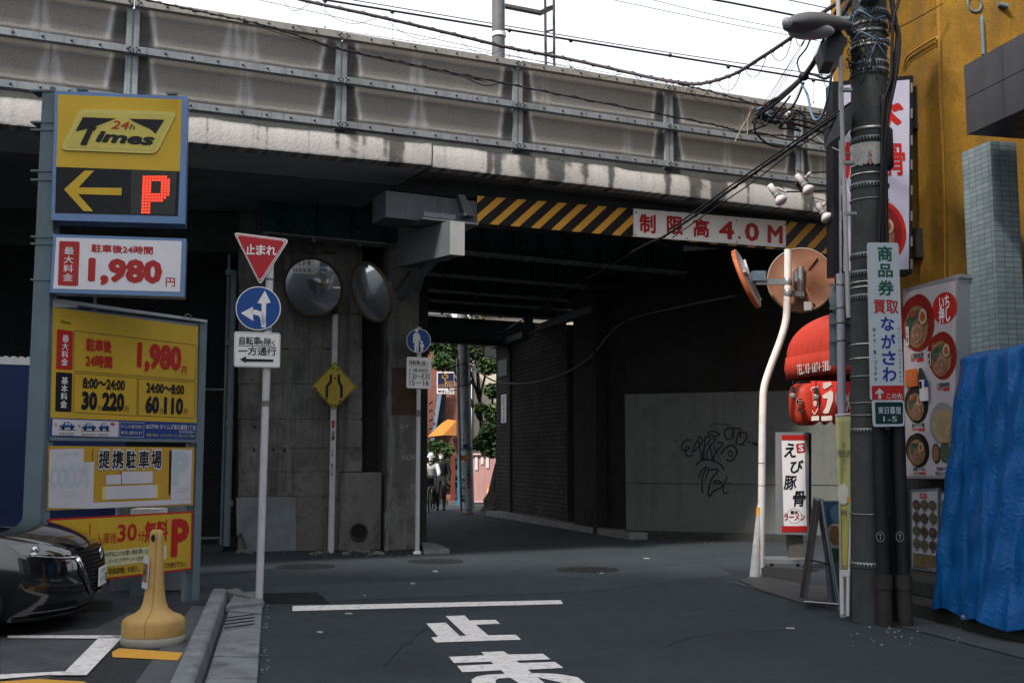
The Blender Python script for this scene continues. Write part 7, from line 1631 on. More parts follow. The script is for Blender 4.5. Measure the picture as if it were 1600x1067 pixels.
mb = MB(); mb.box(at(672, 690, 39.5), at(688, 592, 39.5) - at(672, 690, 39.5), V((.14, 0, 0)), V((0, .1, 0))); mb.build('barge_board', mat('barge_pale', (.16, .22, .32), .5), rh)
for y in (628, 640, 655, 668): MB().tube([at(670, y + 3, 39.4), at(676, y, 39.4)], .03, 6).build('shutter_slat', dark, rh)
oa = thing('orange_awning', 'small orange awning on the house beyond the tunnel', 'awning', at(690, 684, 38.8)); om = mat('awning_orange', (.55, .20, .04), .6, var=.08)
mb = MB(); L0, L1, T0_, T1_ = at(667, 683, 38.3), at(692, 680, 38.0), at(700, 655, 39.6), at(713, 657, 39.6); R1 = at(713, 681, 38.9); mb.add([L0, L1, T0_, at(690, 661, 39.6)], [(0, 1, 2, 3)]); mb.add([L1, R1, T1_, T0_], [(0, 1, 2, 3)]); o = mb.build('cloth', om, oa); q_ = o.modifiers.new('s', 'SOLIDIFY'); q_.thickness = .04
MB().tube([L0 - Z * .01, L1 - Z * .01, R1 - Z * .01], .02, 5).build('frame', dark, oa)
# cream house and others behind
ch = thing('cream_house', 'cream walled house behind the trees beyond the tunnel', 'house', gnd(790, 770)); crm = mat('cream_wall', (.50, .44, .36), .7, var=.06)
MB().aab(at(737, 700, 44).x, 44, 0, 3.2, 50, 7.2).build('wall', crm, ch); MB().aab(at(737, 700, 44).x - .1, 43.8, 7.2, 3.4, 50, 7.4).build('roof', mat('roof_grey', (.15, .15, .16), .6), ch); MB().aab(at(739, 700, 44).x, 43.85, 0, at(741, 700, 44).x, 44, 7.2).build('downpipe', mat('grey_pipe', (.25, .25, .26), .5), ch)
for z in (1.2, 4.2): MB().aab(.2, 43.93, z, 1.3, 44, z + 1.2).build('window', mat('dark_glass', (.03, .04, .05), .1, spec=.8, var=0), ch)
wh = thing('white_house', 'white flat house seen in a gap of leaves at the far end of the lane', 'house', gnd(690, 760)); MB().aab(-12, 52, 0, -3.2, 60, 8.3).build('wall', mat('white_wall', (.6, .6, .6), .6, var=.05), wh); MB().aab(-12.2, 51.8, 8.3, -3, 60, 8.5).build('roof_edge', mat('roof_grey', (.15,) * 3), wh)
for k in range(3): MB().aab(-11 + k * 2.6, 51.95, 5, -9.8 + k * 2.6, 52, 6.4).build('window', mat('dark_glass', (.03,) * 3), wh)
lf = thing('corner_house', 'tall plain grey house closing the lane far behind the tunnel', 'house', (8, 46, 0)); MB().aab(3.4, 44, 0, 14, 54, 9).build('wall', mat('grey_render', (.28, .28, .28), .7, var=.1), lf); MB().aab(3.3, 43.8, 9, 14.2, 54, 9.2).build('roof', mat('roof_grey', (.15,) * 3), lf)
for z in (1, 4, 6.8):
    for x in (5, 8, 11): MB().aab(x, 43.95, z, x + 1.4, 44, z + 1.3).build('window', mat('dark_glass', (.03,) * 3), lf)
lh = thing('left_house', 'brown house beside the lane beyond the tunnel, mostly hidden by the pier', 'house', (-14, 34, 0)); MB().aab(-20, 31, 0, -6.5, 39, 7).build('wall', mat('brown_wall', (.16, .12, .09), .8, var=.15), lh); MB().aab(-20.2, 30.8, 7, -6.3, 39.2, 7.25).build('roof', mat('roof_grey', (.15,) * 3), lh)
for x in (-18, -14, -10): MB().aab(x, 30.95, 1.2, x + 1.5, 31, 2.6).build('window', mat('dark_glass', (.03,) * 3), lh)
# pink hoarding
pf = thing('pink_hoarding', 'pink panel hoarding with white notices beyond the tunnel', 'fence', gnd(757, 785)); pk = mat('pink_panel', (.50, .28, .27), .6, var=.06, vs=2)
Yp = 34.5
for x0, x1 in ((737, 748), (748.2, 757), (757.2, 773)):
    a, b = at(x0, 782, Yp), at(x1, 782, Yp); MB().box(V((a.x, Yp, a.z)), V((b.x - a.x, 0, 0)), V((0, .06, 0)), Z * (at(x0, 711, Yp).z - a.z)).build('panel', pk, pf)
MB().tube([at(736, 710, Yp - .05), at(773, 710, Yp - .05)], .035, 6).tube([at(736, 784, Yp - .05), at(773, 784, Yp - .05)], .03, 6).build('rail', mat('pink_rail', (.55, .36, .35), .6), pf)
for x0, x1, m in ((771, 774, pk), (774, 777, mat('cyan_strip', (.03, .22, .42), .5)), (715, 719.5, mat('cyan_strip', (.03,) * 3))):
    a, b = at(x0, 790, Yp - .1), at(x1, 790, Yp - .1); MB().box(V((a.x, Yp - .2, 0)), V((b.x - a.x, 0, 0)), V((0, .1, 0)), Z * at(x0, 698 if x0 > 770 and x0 < 773 else 709, Yp - .1).z).build('end_post', m, pf)
for x, y0, y1 in ((742, 713, 734), (751, 713, 725), (759.5, 713, 731)): a = at(x, y0, Yp - .03); MB().box(a, V((.09, 0, 0)), V((0, .01, 0)), Z * (at(x, y1, Yp - .03).z - a.z)).build('notice', white_paint, pf)
oc = thing('orange_cone', 'orange traffic cone leaning by the pink hoarding', 'traffic cone', gnd(764, 790)); c = at(764, 784, 33.4); MB().lathe(V((c.x, c.y, .02)), V((-.02, 0, 1)), [(.2, 0), (.2, .04), (.13, .05), (.03, .62), (0, .64)], 16).build('cone', mat('cone_orange', (.6, .16, .03), .5), oc); MB().lathe(V((c.x, c.y, .42)), Z, [(.075, 0), (.055, .12)], 16).build('white_band', white_paint, oc)
rk = thing('rough_rock', 'dark rough root-like mound at the end of the brick tunnel wall', 'rock', gnd(768, 803)); P = []
for i in range(9):
    f = i / 8; row = []
    for k in range(13): a_ = 2 * math.pi * k / 12; rr = (.55 * (1 - f) ** 1.4 + .12) * (1 + .25 * random.random()); row.append(gnd(771, 800) + V((rr * math.cos(a_) * .7 + .12, rr * math.sin(a_) * .6 + .3, 1.35 * f)))
    row[-1] = row[0]; P.append(row)
mb = MB(); mb.grid(P, False); mb.build('mound', mat('rock_dark', (.04, .037, .033), .9, var=.4, vs=5, bump=1, bs=20), rk)
# kerb and sill stones at the far end
kf = thing('kerb', 'row of pale kerb stones along the lane edge beyond the tunnel', 'kerb', gnd(720, 792))
for i, (x, y) in enumerate(((742, 797), (758, 795), (700, 789), (688, 787))):
    c = gnd(x, y); MB().box(c, V((.55, .1, 0)), V((0, .25, 0)), Z * .13).build('kerb_stone', concrete_l, kf)
pot = thing('plant_pot', 'terracotta pot with a leafy plant by the orange awning house', 'plant pot', gnd(703, 785)); c = at(704, 783, 35.8); c.z = 0; MB().lathe(c, Z, [(0, 0), (.13, 0), (.19, .3), (.17, .3), (0, .27)], 16).build('pot', mat('terracotta', (.28, .12, .07), .8), pot); leaves(pot, [(c + Z * .6, .28), (c + Z * .8, .22)], 500, .08)
rsn = thing('red_vending_panel', 'narrow dark red upright panel beside the far utility pole', 'panel', gnd(710, 786)); a = at(704, 742, 35); MB().aab(a.x, 35, .05, a.x + .14, 35.12, at(704, 712, 35).z).build('panel', mat('dull_red', (.16, .04, .035), .6), rsn)
# far utility pole with wrapped signs
fpn = thing('utility_pole', 'far utility pole beyond the tunnel wrapped in warning and pawn shop signs', 'utility pole', gnd(730, 806)); fb = gnd(731, 803); ft = at(720, 400, fb.y)
MB().tube([fb, ft], [.165, .135], 20).build('pole_shaft', mat('pole_far', (.2, .2, .2), .8, var=.2), fpn)
def wrap(y0, y1, r, m, name='wrapped_sign'):
    f = lambda y: fb.lerp(ft, (806 - y) / 406); a, b = f(y0), f(y1); MB().tube([a, b], r, 24).build(name, m, fpn)
wrap(803, 708, .180, mat('warning_sheet', (.42, .45, .48), .5, var=.08)); wrap(703, 610, .168, mat('pawn_sheet', (.36, .37, .40), .5)); wrap(600, 560, .160, bandm_)
Bw1 = Board(fpn, fb + V((0, -.19, 0)), azv(90), Z)
z10 = lambda x, y: (640 + x / 5.3375, 640 + y / 5.3375)
Bw1.px([z10(427, 375), z10(445, 382), z10(465, 374), z10(485, 382), z10(503, 376), z10(500, 425), z10(480, 420), z10(462, 428), z10(445, 420), z10(429, 426)], mat('warn_red', (.50, .05, .03), .5), 2, 'warning_patch'); Bw1.txt('注意', *z10(440, 384), *z10(495, 418), mat('warn_yellow', (.6, .45, .1), .5), 3, .05)
Bw1.col('この先四輪車', *z10(476, 455), *z10(508, 665), blk, 2, .05); Bw1.col('通り抜け困難', *z10(430, 565), *z10(462, 770), blk, 2, .05); Bw1.col('四輪車', *z10(476, 565), *z10(508, 665), mat('warn_red', (.5,) * 3), 3, .03)
Bw1.stroke([z10(435, 440), z10(450, 470), z10(438, 500), z10(455, 520), z10(440, 550)], .02, mat('grey_pen', (.2, .22, .25), .6), 2); Bw1.txt('荒川警察署', *z10(434, 826), *z10(505, 845), blk, 2); Bw1.rect(*z10(424, 858), *z10(515, 868), mat('warn_orange', (.45, .2, .08), .5), 2, 'border')
z11 = lambda x, y: (650 + x / 5.927, 520 + y / 5.927)
Bw1.col('ロレックス買取ながさわ', *z11(436, 548), *z11(462, 960), blk, 2, .02); Bw1.px([z11(441, 972), z11(452, 990), z11(444, 988), z11(444, 1012), z11(438, 1012), z11(438, 988), z11(430, 990)], blk, 2, 'arrow'); Bw1.rect(*z11(437, 1028), *z11(492, 1067), navy, 2, 'blue_patch'); Bw1.flush()
MB().tube([at(714, 560, fb.y - .1), at(717, 690, fb.y - .1), at(720, 800, fb.y - .1)], .03, 6).build('conduit', mat('pvc_pale', (.35,) * 3), fpn)
random.seed(5)
for k in range(6): z = at(720, random.uniform(535, 600), fb.y).z; c = V((at(722, 560, fb.y).x, fb.y, z)); MB().tube(smooth_path([c + V((random.uniform(-.5, .5), random.uniform(-.3, .3), random.uniform(-.2, .3))) for _ in range(4)], 4), .012, 5).build('wire', blkc, fpn)
# coffee sign
cf = thing('coffee_sign', 'square navy coffee shop sign with a gold key on a bracket beyond the tunnel', 'shop sign', at(697, 615, 31.5)); Bc = Board(cf, at(697, 600, 31.5), azv(90), Z)
quadslab(Bc, [z11(192, 360), z11(352, 362), z11(352, 567), z11(192, 563)], white_paint, .14, 'sign_cabinet'); Bc.rect(*z11(202, 372), *z11(349, 513), mat('coffee_navy', (.015, .018, .07), .5), 1, 'sign_face')
gold = mat('gold_print', (.42, .26, .05), .5, var=.05); Bc.txt('KEY', *z11(278, 446), *z11(342, 474), gold, 2, .03); Bc.txt('COFFEE', *z11(208, 476), *z11(342, 504), gold, 2, .03)
for dx_, dy_ in ((0, -10), (-11, 6), (11, 6)): u, v = Bc.uv(*z11(270 + dx_, 400 + dy_)); Bc.stroke([(u + .045 * math.cos(k * .7), v + .045 * math.sin(k * .7)) for k in range(10)], .025, gold, 2, 'key_symbol', True)
Bc.rect(*z11(265, 412), *z11(276, 474), gold, 2, 'key_symbol'); Bc.rect(*z11(265, 452), *z11(288, 460), gold, 2, 'key_symbol'); Bc.txt('珈琲', *z11(204, 530), *z11(238, 552), blk, 2, .05); Bc.txt('オレンジ', *z11(242, 524), *z11(345, 560), blk, 2, .05); Bc.flush()
MB().tube([at(712, 590, 31.6), at(722, 590, 30.5)], .03, 6).build('bracket', steel, cf)
wx = thing('white_box_sign', 'white box fixed at the end of the tunnel wall under the cable trough', 'box', at(765, 560, 30)); a = at(757, 557, 29.6); MB().box(a, V((.32, 0, 0)), V((0, .3, 0)), Z * .32).build('box_body', white_paint, wx)

# ================================================================ PEOPLE AND BICYCLE
def skin(name, root, verts, edges, radii, m, sub=2):
    me = bpy.data.meshes.new(name); me.from_pydata([tuple(v) for v in verts], edges, []); o = bpy.data.objects.new(name, me); COL.objects.link(o)
    o.modifiers.new('k', 'SKIN'); sv = me.skin_vertices[0].data
    for i, r in enumerate(radii): sv[i].radius = (r, r) if not isinstance(r, tuple) else r
    sv[0].use_root = True
    s = o.modifiers.new('s', 'SUBSURF'); s.levels = s.render_levels = sub
    dg = bpy.context.evaluated_depsgraph_get(); nm = bpy.data.meshes.new_from_object(o.evaluated_get(dg)); bpy.data.objects.remove(o)
    nm.transform(rootmat(root).inverted()); o = bpy.data.objects.new(name, nm); COL.objects.link(o); o.parent = root; nm.materials.clear(); nm.materials.append(m)
    for p in nm.polygons: p.use_smooth = True
    return o
skinm = mat('skin_tone', (.42, .27, .20), .6, var=.03); blackc = mat('black_clothes', (.014, .014, .016), .8, var=.2); whitec = mat('white_clothes', (.58, .56, .58), .8, var=.05); maskm = mat('face_mask', (.68, .68, .70), .7); hair = mat('dark_hair', (.018, .014, .012), .6); trouser = mat('dark_trousers', (.030, .032, .036), .8, var=.2); shoe = mat('dark_shoes', (.01, .01, .01), .4)
def hand(root, c, d, side):
    """palm, four bent fingers of unequal length and a thumb at the side"""
    d = d.normalized(); sx = V((side, 0, 0)); vs = [c]; es = []; rs = [(.026, .017)]
    vs.append(c + d * .07); es.append((0, 1)); rs.append((.030, .016))
    for k, l in enumerate((.058, .068, .063, .05)):
        b = c + d * .075 + V((1, 0, 0)) * (k - 1.5) * .017; m_ = b + d * l * .5; e = m_ + (d + V((0, -.7, 0))).normalized() * l * .5
        i = len(vs); vs += [b, m_, e]; es += [(1, i), (i, i + 1), (i + 1, i + 2)]; rs += [.009, .008, .007]
    t = c + d * .02 + sx * .026; i = len(vs); vs += [t, t + (d + sx * .8).normalized() * .04, t + (d + sx * .3).normalized() * .065]; es += [(0, i), (i, i + 1), (i + 1, i + 2)]; rs += [.011, .009, .008]
    skin('hand', root, vs, es, rs, skinm, 1)
def head(root, c, hairstyle, s=1.0):
    P = []
    for i in range(13):
        f = i / 12; z = (.5 - f) * .235; w_ = .075 * math.sin(math.pi * min(.999, max(.03, f)) ) ** .55 * (1 - .28 * max(0, f - .5) * 2 * .7); P.append([c + V((w_ * math.cos(a_), w_ * 1.22 * math.sin(a_) - (.008 if f > .6 else 0), z)) for a_ in [2 * math.pi * k / 16 for k in range(17)]])
    mb = MB(); mb.grid(P, True); h = mb.build('head', skinm, root)
    mb = MB(); mb.tube([c + V((0, -.088, .012)), c + V((0, -.104, -.014)), c + V((0, -.094, -.028))], [.006, .013, .011], 6); mb.build('nose', skinm, h)
    for sx in (-1, 1):
        MB().ball(c + V((sx * .03, -.083, .012)), .011, .006, .006, 8, 6).build('eye', shoe, h); MB().box(c + V((sx * .03 - .014, -.09, .027)), V((.028, 0, 0)), V((0, .008, 0)), Z * .004).build('eyebrow', hair, h); MB().ball(c + V((sx * .074, .0, .0)), .010, .018, .028, 8, 6).build('ear', skinm, h)
    MB().box(c + V((-.02, -.088, -.062)), V((.04, 0, 0)), V((0, .006, 0)), Z * .008).build('mouth', mat('lips', (.3, .12, .1), .5), h)
    # mask
    Pm = [[c + V((.072 * math.sin(a_) * (1 - .25 * f), -.106 * math.cos(a_) - .006 * (1 - abs(f - .4)), -.005 - .085 * f)) for a_ in [-1.15 + 2.3 * k / 10 for k in range(11)]] for f in (0, .25, .5, .75, 1)]
    mb = MB(); mb.grid(Pm, True); o = mb.build('face_mask', maskm, root); q_ = o.modifiers.new('s', 'SOLIDIFY'); q_.thickness = .003
    if hairstyle == 'short':
        mb = MB(); P = []
        for i in range(9):
            t = i / 8 * 1.75; P.append([c + Z * .012 + V((.088 * math.sin(t) * math.cos(a_), .108 * math.sin(t) * math.sin(a_) + .012, .118 * math.cos(t) - (.05 if math.sin(a_) > -.3 else 0) * max(0, t - 1.1))) + V((0, (.05 if (math.sin(a_) < -.45 and t > 1.15) else 0), 0)) for a_ in [2 * math.pi * k / 20 for k in range(21)]])
        mb.grid(P, True); mb.build('hair', hair, root)
    else:
        mb = MB(); P = []
        for i in range(9):
            t = i / 8 * 1.45; P.append([c + Z * .02 + V((.094 * math.sin(t) * math.cos(a_), .116 * math.sin(t) * math.sin(a_) + .008, .118 * math.cos(t))) for a_ in [2 * math.pi * k / 20 for k in range(21)]])
        mb.grid(P, True); mb.build('sun_hat', mat('hat_white', (.60, .58, .58), .8), root)
        MB().lathe(c + Z * .035, V((0, -.15, 1)), [(.085, 0), (.125, -.02), (.124, -.026), (.08, -.01)], 24).build('hat_brim', mat('hat_white', (.6,) * 3), root)
# standing / walking person in black
pbk = gnd(689, 797); pB = thing('person', 'person in black top and dark trousers with a white mask walking beside the bicycle', 'person', pbk)
def VV(o, x, y, z): return V(o) + V((x, y, z))
o_ = pbk + V((0, .0, 0)); o_.z = 0
body = [VV(o_, 0, 0, .92), VV(o_, 0, -.01, 1.08), VV(o_, 0, -.02, 1.24), VV(o_, 0, 0, 1.36), VV(o_, 0, 0, 1.43), VV(o_, -.09, 0, .86), VV(o_, -.095, -.06, .50), VV(o_, -.09, -.02, .10), VV(o_, -.09, -.13, .04), VV(o_, .09, 0, .86), VV(o_, .10, -.10, .50), VV(o_, .10, -.14, .10), VV(o_, .10, -.26, .04)]
skin('body', pB, body, [(0, 1), (1, 2), (2, 3), (3, 4), (0, 5), (5, 6), (6, 7), (7, 8), (0, 9), (9, 10), (10, 11), (11, 12)], [(.15, .10), (.13, .095), (.16, .10), (.11, .08), .052, .095, .065, .045, .035, .095, .065, .045, .035], trouser)
skin('top', pB, [VV(o_, 0, 0, .94), VV(o_, 0, -.01, 1.10), VV(o_, 0, -.02, 1.25), VV(o_, 0, 0, 1.35), VV(o_, -.17, 0, 1.33), VV(o_, -.24, -.02, 1.07), VV(o_, -.24, -.10, .86), VV(o_, .17, 0, 1.33), VV(o_, .25, -.02, 1.07), VV(o_, .24, -.12, .88)], [(0, 1), (1, 2), (2, 3), (3, 4), (4, 5), (5, 6), (3, 7), (7, 8), (8, 9)], [(.175, .12), (.145, .11), (.175, .12), (.12, .09), .065, .05, .038, .065, .05, .038], blackc)
MB().lathe(VV(o_, 0, -.0, 1.36), V((0, -.2, 1)), [(.075, -.02), (.062, .02), (.05, .06)], 14).build('neck', skinm, pB); head(pB, VV(o_, 0, -.01, 1.545), 'short')
hand(pB, VV(o_, -.24, -.12, .84), V((0, -.2, -1)), 1); hand(pB, VV(o_, .24, -.14, .86), V((0, -.2, -1)), -1)
for x, y in ((-.09, -.09), (.10, -.21)): MB().ball(VV(o_, x, y, .045), .045, .12, .045, 12, 8).build('shoe', shoe, pB)
bg_ = thing('shoulder_bag', 'black bag with a white flap hanging beside the walking person', 'bag', VV(o_, -.30, -.2, .15)); ob = MB().cbox(VV(o_, -.27, -.2, .42), (.16, 0, 0), (0, .24, 0), (0, 0, .46)).build('bag_body', blackc, bg_); bevel(ob, .04, 3); MB().ball(VV(o_, -.27, -.33, .56), .075, .02, .06, 12, 8).build('flap', whitec, bg_)
MB().tube(smooth_path([VV(o_, -.27, -.2, .64), VV(o_, -.25, -.18, .8), VV(o_, -.23, -.15, .84)], 4), .01, 5).build('strap', blackc, bg_)
# cyclist in white
pw_ = gnd(671, 800); pw_.z = 0; pW = thing('person', 'person in white top, white hat and mask riding the bicycle towards us', 'person', pw_); q0 = pw_ + V((0, .55, 0))
skin('body', pW, [VV(q0, 0, .05, .90), VV(q0, 0, -.02, 1.06), VV(q0, 0, -.08, 1.22), VV(q0, 0, -.12, 1.33), VV(q0, 0, -.13, 1.40), VV(q0, -.10, -.02, .86), VV(q0, -.12, -.38, .74), VV(q0, -.11, -.30, .34), VV(q0, -.11, -.42, .28), VV(q0, .10, -.02, .86), VV(q0, .12, -.42, .60), VV(q0, .11, -.25, .20), VV(q0, .11, -.38, .14)], [(0, 1), (1, 2), (2, 3), (3, 4), (0, 5), (5, 6), (6, 7), (7, 8), (0, 9), (9, 10), (10, 11), (11, 12)], [(.15, .11), (.13, .10), (.16, .11), (.11, .09), .052, .09, .065, .045, .032, .09, .065, .045, .032], trouser)
skin('top', pW, [VV(q0, 0, .05, .92), VV(q0, 0, -.02, 1.07), VV(q0, 0, -.08, 1.22), VV(q0, 0, -.12, 1.32), VV(q0, -.17, -.12, 1.29), VV(q0, -.24, -.26, 1.08), VV(q0, -.24, -.46, 1.0), VV(q0, .17, -.12, 1.29), VV(q0, .24, -.26, 1.08), VV(q0, .24, -.46, 1.0)], [(0, 1), (1, 2), (2, 3), (3, 4), (4, 5), (5, 6), (3, 7), (7, 8), (8, 9)], [(.18, .13), (.16, .12), (.18, .12), (.12, .09), .07, .055, .04, .07, .055, .04], whitec)
MB().lathe(VV(q0, 0, -.13, 1.34), V((0, -.3, 1)), [(.07, -.02), (.06, .02), (.05, .06)], 14).build('neck', skinm, pW); head(pW, VV(q0, 0, -.17, 1.51), 'hat')
hand(pW, VV(q0, -.25, -.50, 1.0), V((0, -1, 0)), 1); hand(pW, VV(q0, .25, -.50, 1.0), V((0, -1, 0)), -1)
for x, y, z in ((-.11, -.38, .26), (.11, -.34, .12)): MB().ball(VV(q0, x, y, z), .04, .12, .04, 12, 8).build('shoe', shoe, pW)
bi = thing('bicycle', 'city bicycle with a front basket ridden towards us beyond the tunnel', 'bicycle', pw_); fr_ = mat('bike_frame', (.16, .16, .17), .4, metal=.5)
def wheel(c):
    w2 = MB(); w2.lathe(c, V((1, 0, 0)), [(.30, -.015), (.325, -.017), (.335, 0), (.325, .017), (.30, .015)], 32).build('tyre', blackc, bi)
    wr = MB()
    for k in range(18): a_ = k * math.pi / 9; wr.tube([c, c + V((0, math.cos(a_), math.sin(a_))) * .30], .0025, 3, False)
    wr.lathe(c, V((1, 0, 0)), [(.30, -.01), (.285, 0), (.30, .01)], 32); wr.build('rim', fr_, bi)
wf = VV(pw_, 0, -.12, .335); wr_ = VV(pw_, 0, .98, .335); wheel(wf); wheel(wr_)
for pts, r in (([wf + V((-.05, 0, 0)), VV(pw_, -.04, 0, .68)], .012), ([wf + V((.05, 0, 0)), VV(pw_, .04, 0, .68)], .012), ([VV(pw_, 0, 0, .66), VV(pw_, 0, .04, 1.0)], .016), ([VV(pw_, 0, .02, .72), VV(pw_, 0, .40, .34), VV(pw_, 0, .62, .82)], .016), ([VV(pw_, 0, .40, .34), wr_], .012), ([VV(pw_, 0, .60, .74), wr_], .010)): MB().tube(pts, r, 8).build('frame_tube', fr_, bi)
MB().tube(smooth_path([VV(pw_, -.27, .12, .99), VV(pw_, -.2, .02, 1.0), VV(pw_, 0, .0, 1.02), VV(pw_, .2, .02, 1.0), VV(pw_, .27, .12, .99)], 4), .013, 8).build('handlebar', fr_, bi)
bk = MB()
for k in range(9): x = -.17 + k * .0425; bk.tube([VV(pw_, x, -.34, .98), VV(pw_, x * .8, -.31, .72), VV(pw_, x * .8, -.08, .72), VV(pw_, x, -.06, .98)], .004, 4)
for z_, s_ in ((.98, 1), (.9, .94), (.8, .86)): bk.tube([VV(pw_, -.17 * s_, -.34, z_), VV(pw_, .17 * s_, -.34, z_), VV(pw_, .17 * s_, -.06, z_), VV(pw_, -.17 * s_, -.06, z_), VV(pw_, -.17 * s_, -.34, z_)], .005, 4)
bk.build('basket', fr_, bi); MB().cbox(VV(pw_, 0, -.2, .84), (.26, 0, 0), (0, .2, 0), (0, 0, .2)).build('basket_load', blackc, bi); MB().ball(VV(pw_, 0, -.18, .66), .04, .05, .04, 10, 8).build('headlamp', whitec, bi); MB().ball(VV(pw_, 0, .60, .86), .10, .14, .035, 12, 6).build('saddle', blackc, bi)

# ================================================================ BLACK CAR
cp = mat('car_black', (.004, .005, .007), .12, var=0, coat=1, spec=.6); chrome = mat('car_chrome', (.70, .72, .75), .10, metal=1, var=0); gril = mat('grille_black', (.008, .008, .009), .35, var=0); glassd = mat('car_glass', (.01, .012, .015), .04, var=0, spec=.8)
ca = thing('parked_car', 'glossy black car nosing in from the left with a chrome wing under its headlight', 'car', (0, 0, 0))
hd = azv(80); lat = V((hd.y, -hd.x, 0))                                   # forward, and to the car's right (towards us)
NO = V((-3.83, 10.25, 0)); ca.location = NO
FZ_ = [(.15, .16), (.22, .07), (.32, .02), (.45, 0), (.58, .005), (.66, .02), (.72, .045), (.79, .11), (.85, .21), (.90, .34), (.945, .52), (.98, .74), (1.005, .98), (1.02, 1.2)]
def interp(T, z):
    for (a, fa), (b, fb_) in zip(T[:-1], T[1:]):
        if z <= b: return fa + (fb_ - fa) * max(0, (z - a)) / (b - a)
    return T[-1][1]
HW = [(.15, .80), (.25, .86), (.4, .895), (.6, .90), (.75, .89), (.85, .87), (.92, .84), (.98, .80), (1.02, .76)]
def cw(f, l, z): p = NO + hd * f + lat * l; return V((p.x, p.y, z))
def surf(l, z, out=0.0):
    hw = interp(HW, z); u = min(1, abs(l) / hw); return cw(-interp(FZ_, z) - .36 * u ** 2.6 - .10 * u ** 12 + out, l, z)
LEN = 4.45
def ringc(z):
    hw = interp(HW, z); P = []
    for k in range(33): u = -1 + 2 * k / 32; s_ = math.copysign(1 - (1 - abs(u)) ** 1.4, u); P.append(surf(s_ * hw, z))
    for k in range(1, 14): P.append(cw(-interp(FZ_, z) - .46 - (LEN - .9 - interp(FZ_, z)) * k / 14, hw + .02 * math.sin(k / 14 * math.pi), z))
    for k in range(13): a_ = math.pi * k / 12; P.append(cw(-LEN + .25 - .25 * math.sin(a_), hw * math.cos(a_), z))
    for k in range(13, 0, -1): P.append(cw(-interp(FZ_, z) - .46 - (LEN - .9 - interp(FZ_, z)) * k / 14, -hw - .02 * math.sin(k / 14 * math.pi), z))
    return P
zs_ = [.15, .18, .22, .27, .32, .4, .48, .56, .62, .68, .72, .76, .80, .84, .88, .91, .94, .965, .985, 1.005, 1.02]
G = [ringc(z) for z in zs_]; G = [r + [r[0]] for r in G]
mb = MB(); mb.grid(G, True); mb.add(G[-1][:-1], [tuple(range(len(G[-1]) - 1))]); o = mb.build('body', cp, ca); recalc(o)
GH = [(1.01, 1.15, .74, .5), (1.15, 1.45, .70, .62), (1.30, 1.80, .62, .85), (1.42, 2.15, .55, 1.15), (1.46, 2.5, .48, 1.45)]
G = []
for z, f0, hw, r0 in GH:
    P = []; b0 = LEN - r0
    for k in range(11): u = -1 + 2 * k / 10; P.append(cw(-f0 - .25 * abs(u) ** 2.5, u * hw, z))
    for k in range(1, 6): P.append(cw(-f0 - .25 - (b0 - f0 - .25) * k / 5, hw, z))
    for k in range(5, 0, -1): P.append(cw(-f0 - .25 - (b0 - f0 - .25) * k / 5, -hw, z))
    G.append(P + [P[0]])
mb = MB(); mb.grid(G, True); o = mb.build('cabin_glass', glassd, ca); recalc(o)
mb = MB(); mb.add([p + Z * .003 for p in G[-1][:-1]], [tuple(range(len(G[-1]) - 1))]); mb.build('roof', cp, ca)
# front details follow the nose surface; l>0 is the side we see
def patch(pts_rows, m, name, out=.006, par=None, th=None):
    mb = MB(); mb.grid([[surf(l, z, out) for l, z in row] for row in pts_rows], True); o = mb.build(name, m, par or ca); recalc(o)
    if th: q_ = o.modifiers.new('s', 'SOLIDIFY'); q_.thickness = th; q_.offset = 0
    return o
rows_ = []
for k in range(21):
    l = -.50 + k * .05; zt = .745 - .05 * (abs(l) / .5) ** 2; zbm = .30 + .22 * max(0, (abs(l) - .22) / .28) ** 1.3; rows_.append([(l, zbm + (zt - zbm) * j / 8) for j in range(9)])
gp_ = patch(rows_, gril, 'grille', .008)
mb = MB()
for j in range(1, 12):
    z = .32 + j * .035; ll = .46 if z > .5 else .24 + (z - .32) * 1.1; mb.tube([surf(-ll + 2 * ll * k / 14, z, .016 + (.006 if k % 2 else 0)) for k in range(15)], .006, 4, False)
for j in range(-11, 12):
    l = j * .04; z0 = .32 + .22 * max(0, (abs(l) - .22) / .28) ** 1.3; mb.tube([surf(l, z0 + (.70 - z0) * k / 5, .018) for k in range(6)], .004, 4, False)
mb.build('mesh_bars', mat('grille_bars', (.02, .02, .022), .3, var=0), gp_)
# chrome wing
wing = [(-.0, .295), (.15, .30), (.24, .325), (.33, .39), (.40, .48), (.455, .58), (.50, .655)]
mb = MB()
for s_ in (1, -1):
    lo, hi_ = [], []
    for i, (l, z) in enumerate(wing): t = .012 + .03 * (i / 6) ** 1.5; lo.append(surf(s_ * (l + t * .6), z - .008, .010)); hi_.append(surf(s_ * max(0, l - t * .2), z + .012, .026))
    mb.grid([lo, hi_], True)
    top_ = [(.46, .655, .020), (.50, .675, .026), (.58, .672, .016), (.66, .672, .012), (.74, .685, .010), (.80, .70, .008), (.85, .71, .006)]
    mb.grid([[surf(s_ * l, z - h_, .012) for l, z, h_ in top_], [surf(s_ * l, z, .028) for l, z, h_ in top_], [surf(s_ * l, z + h_ * .6, .010) for l, z, h_ in top_]], True)
o = mb.build('chrome_wing', chrome, ca); q_ = o.modifiers.new('s', 'SOLIDIFY'); q_.thickness = .004
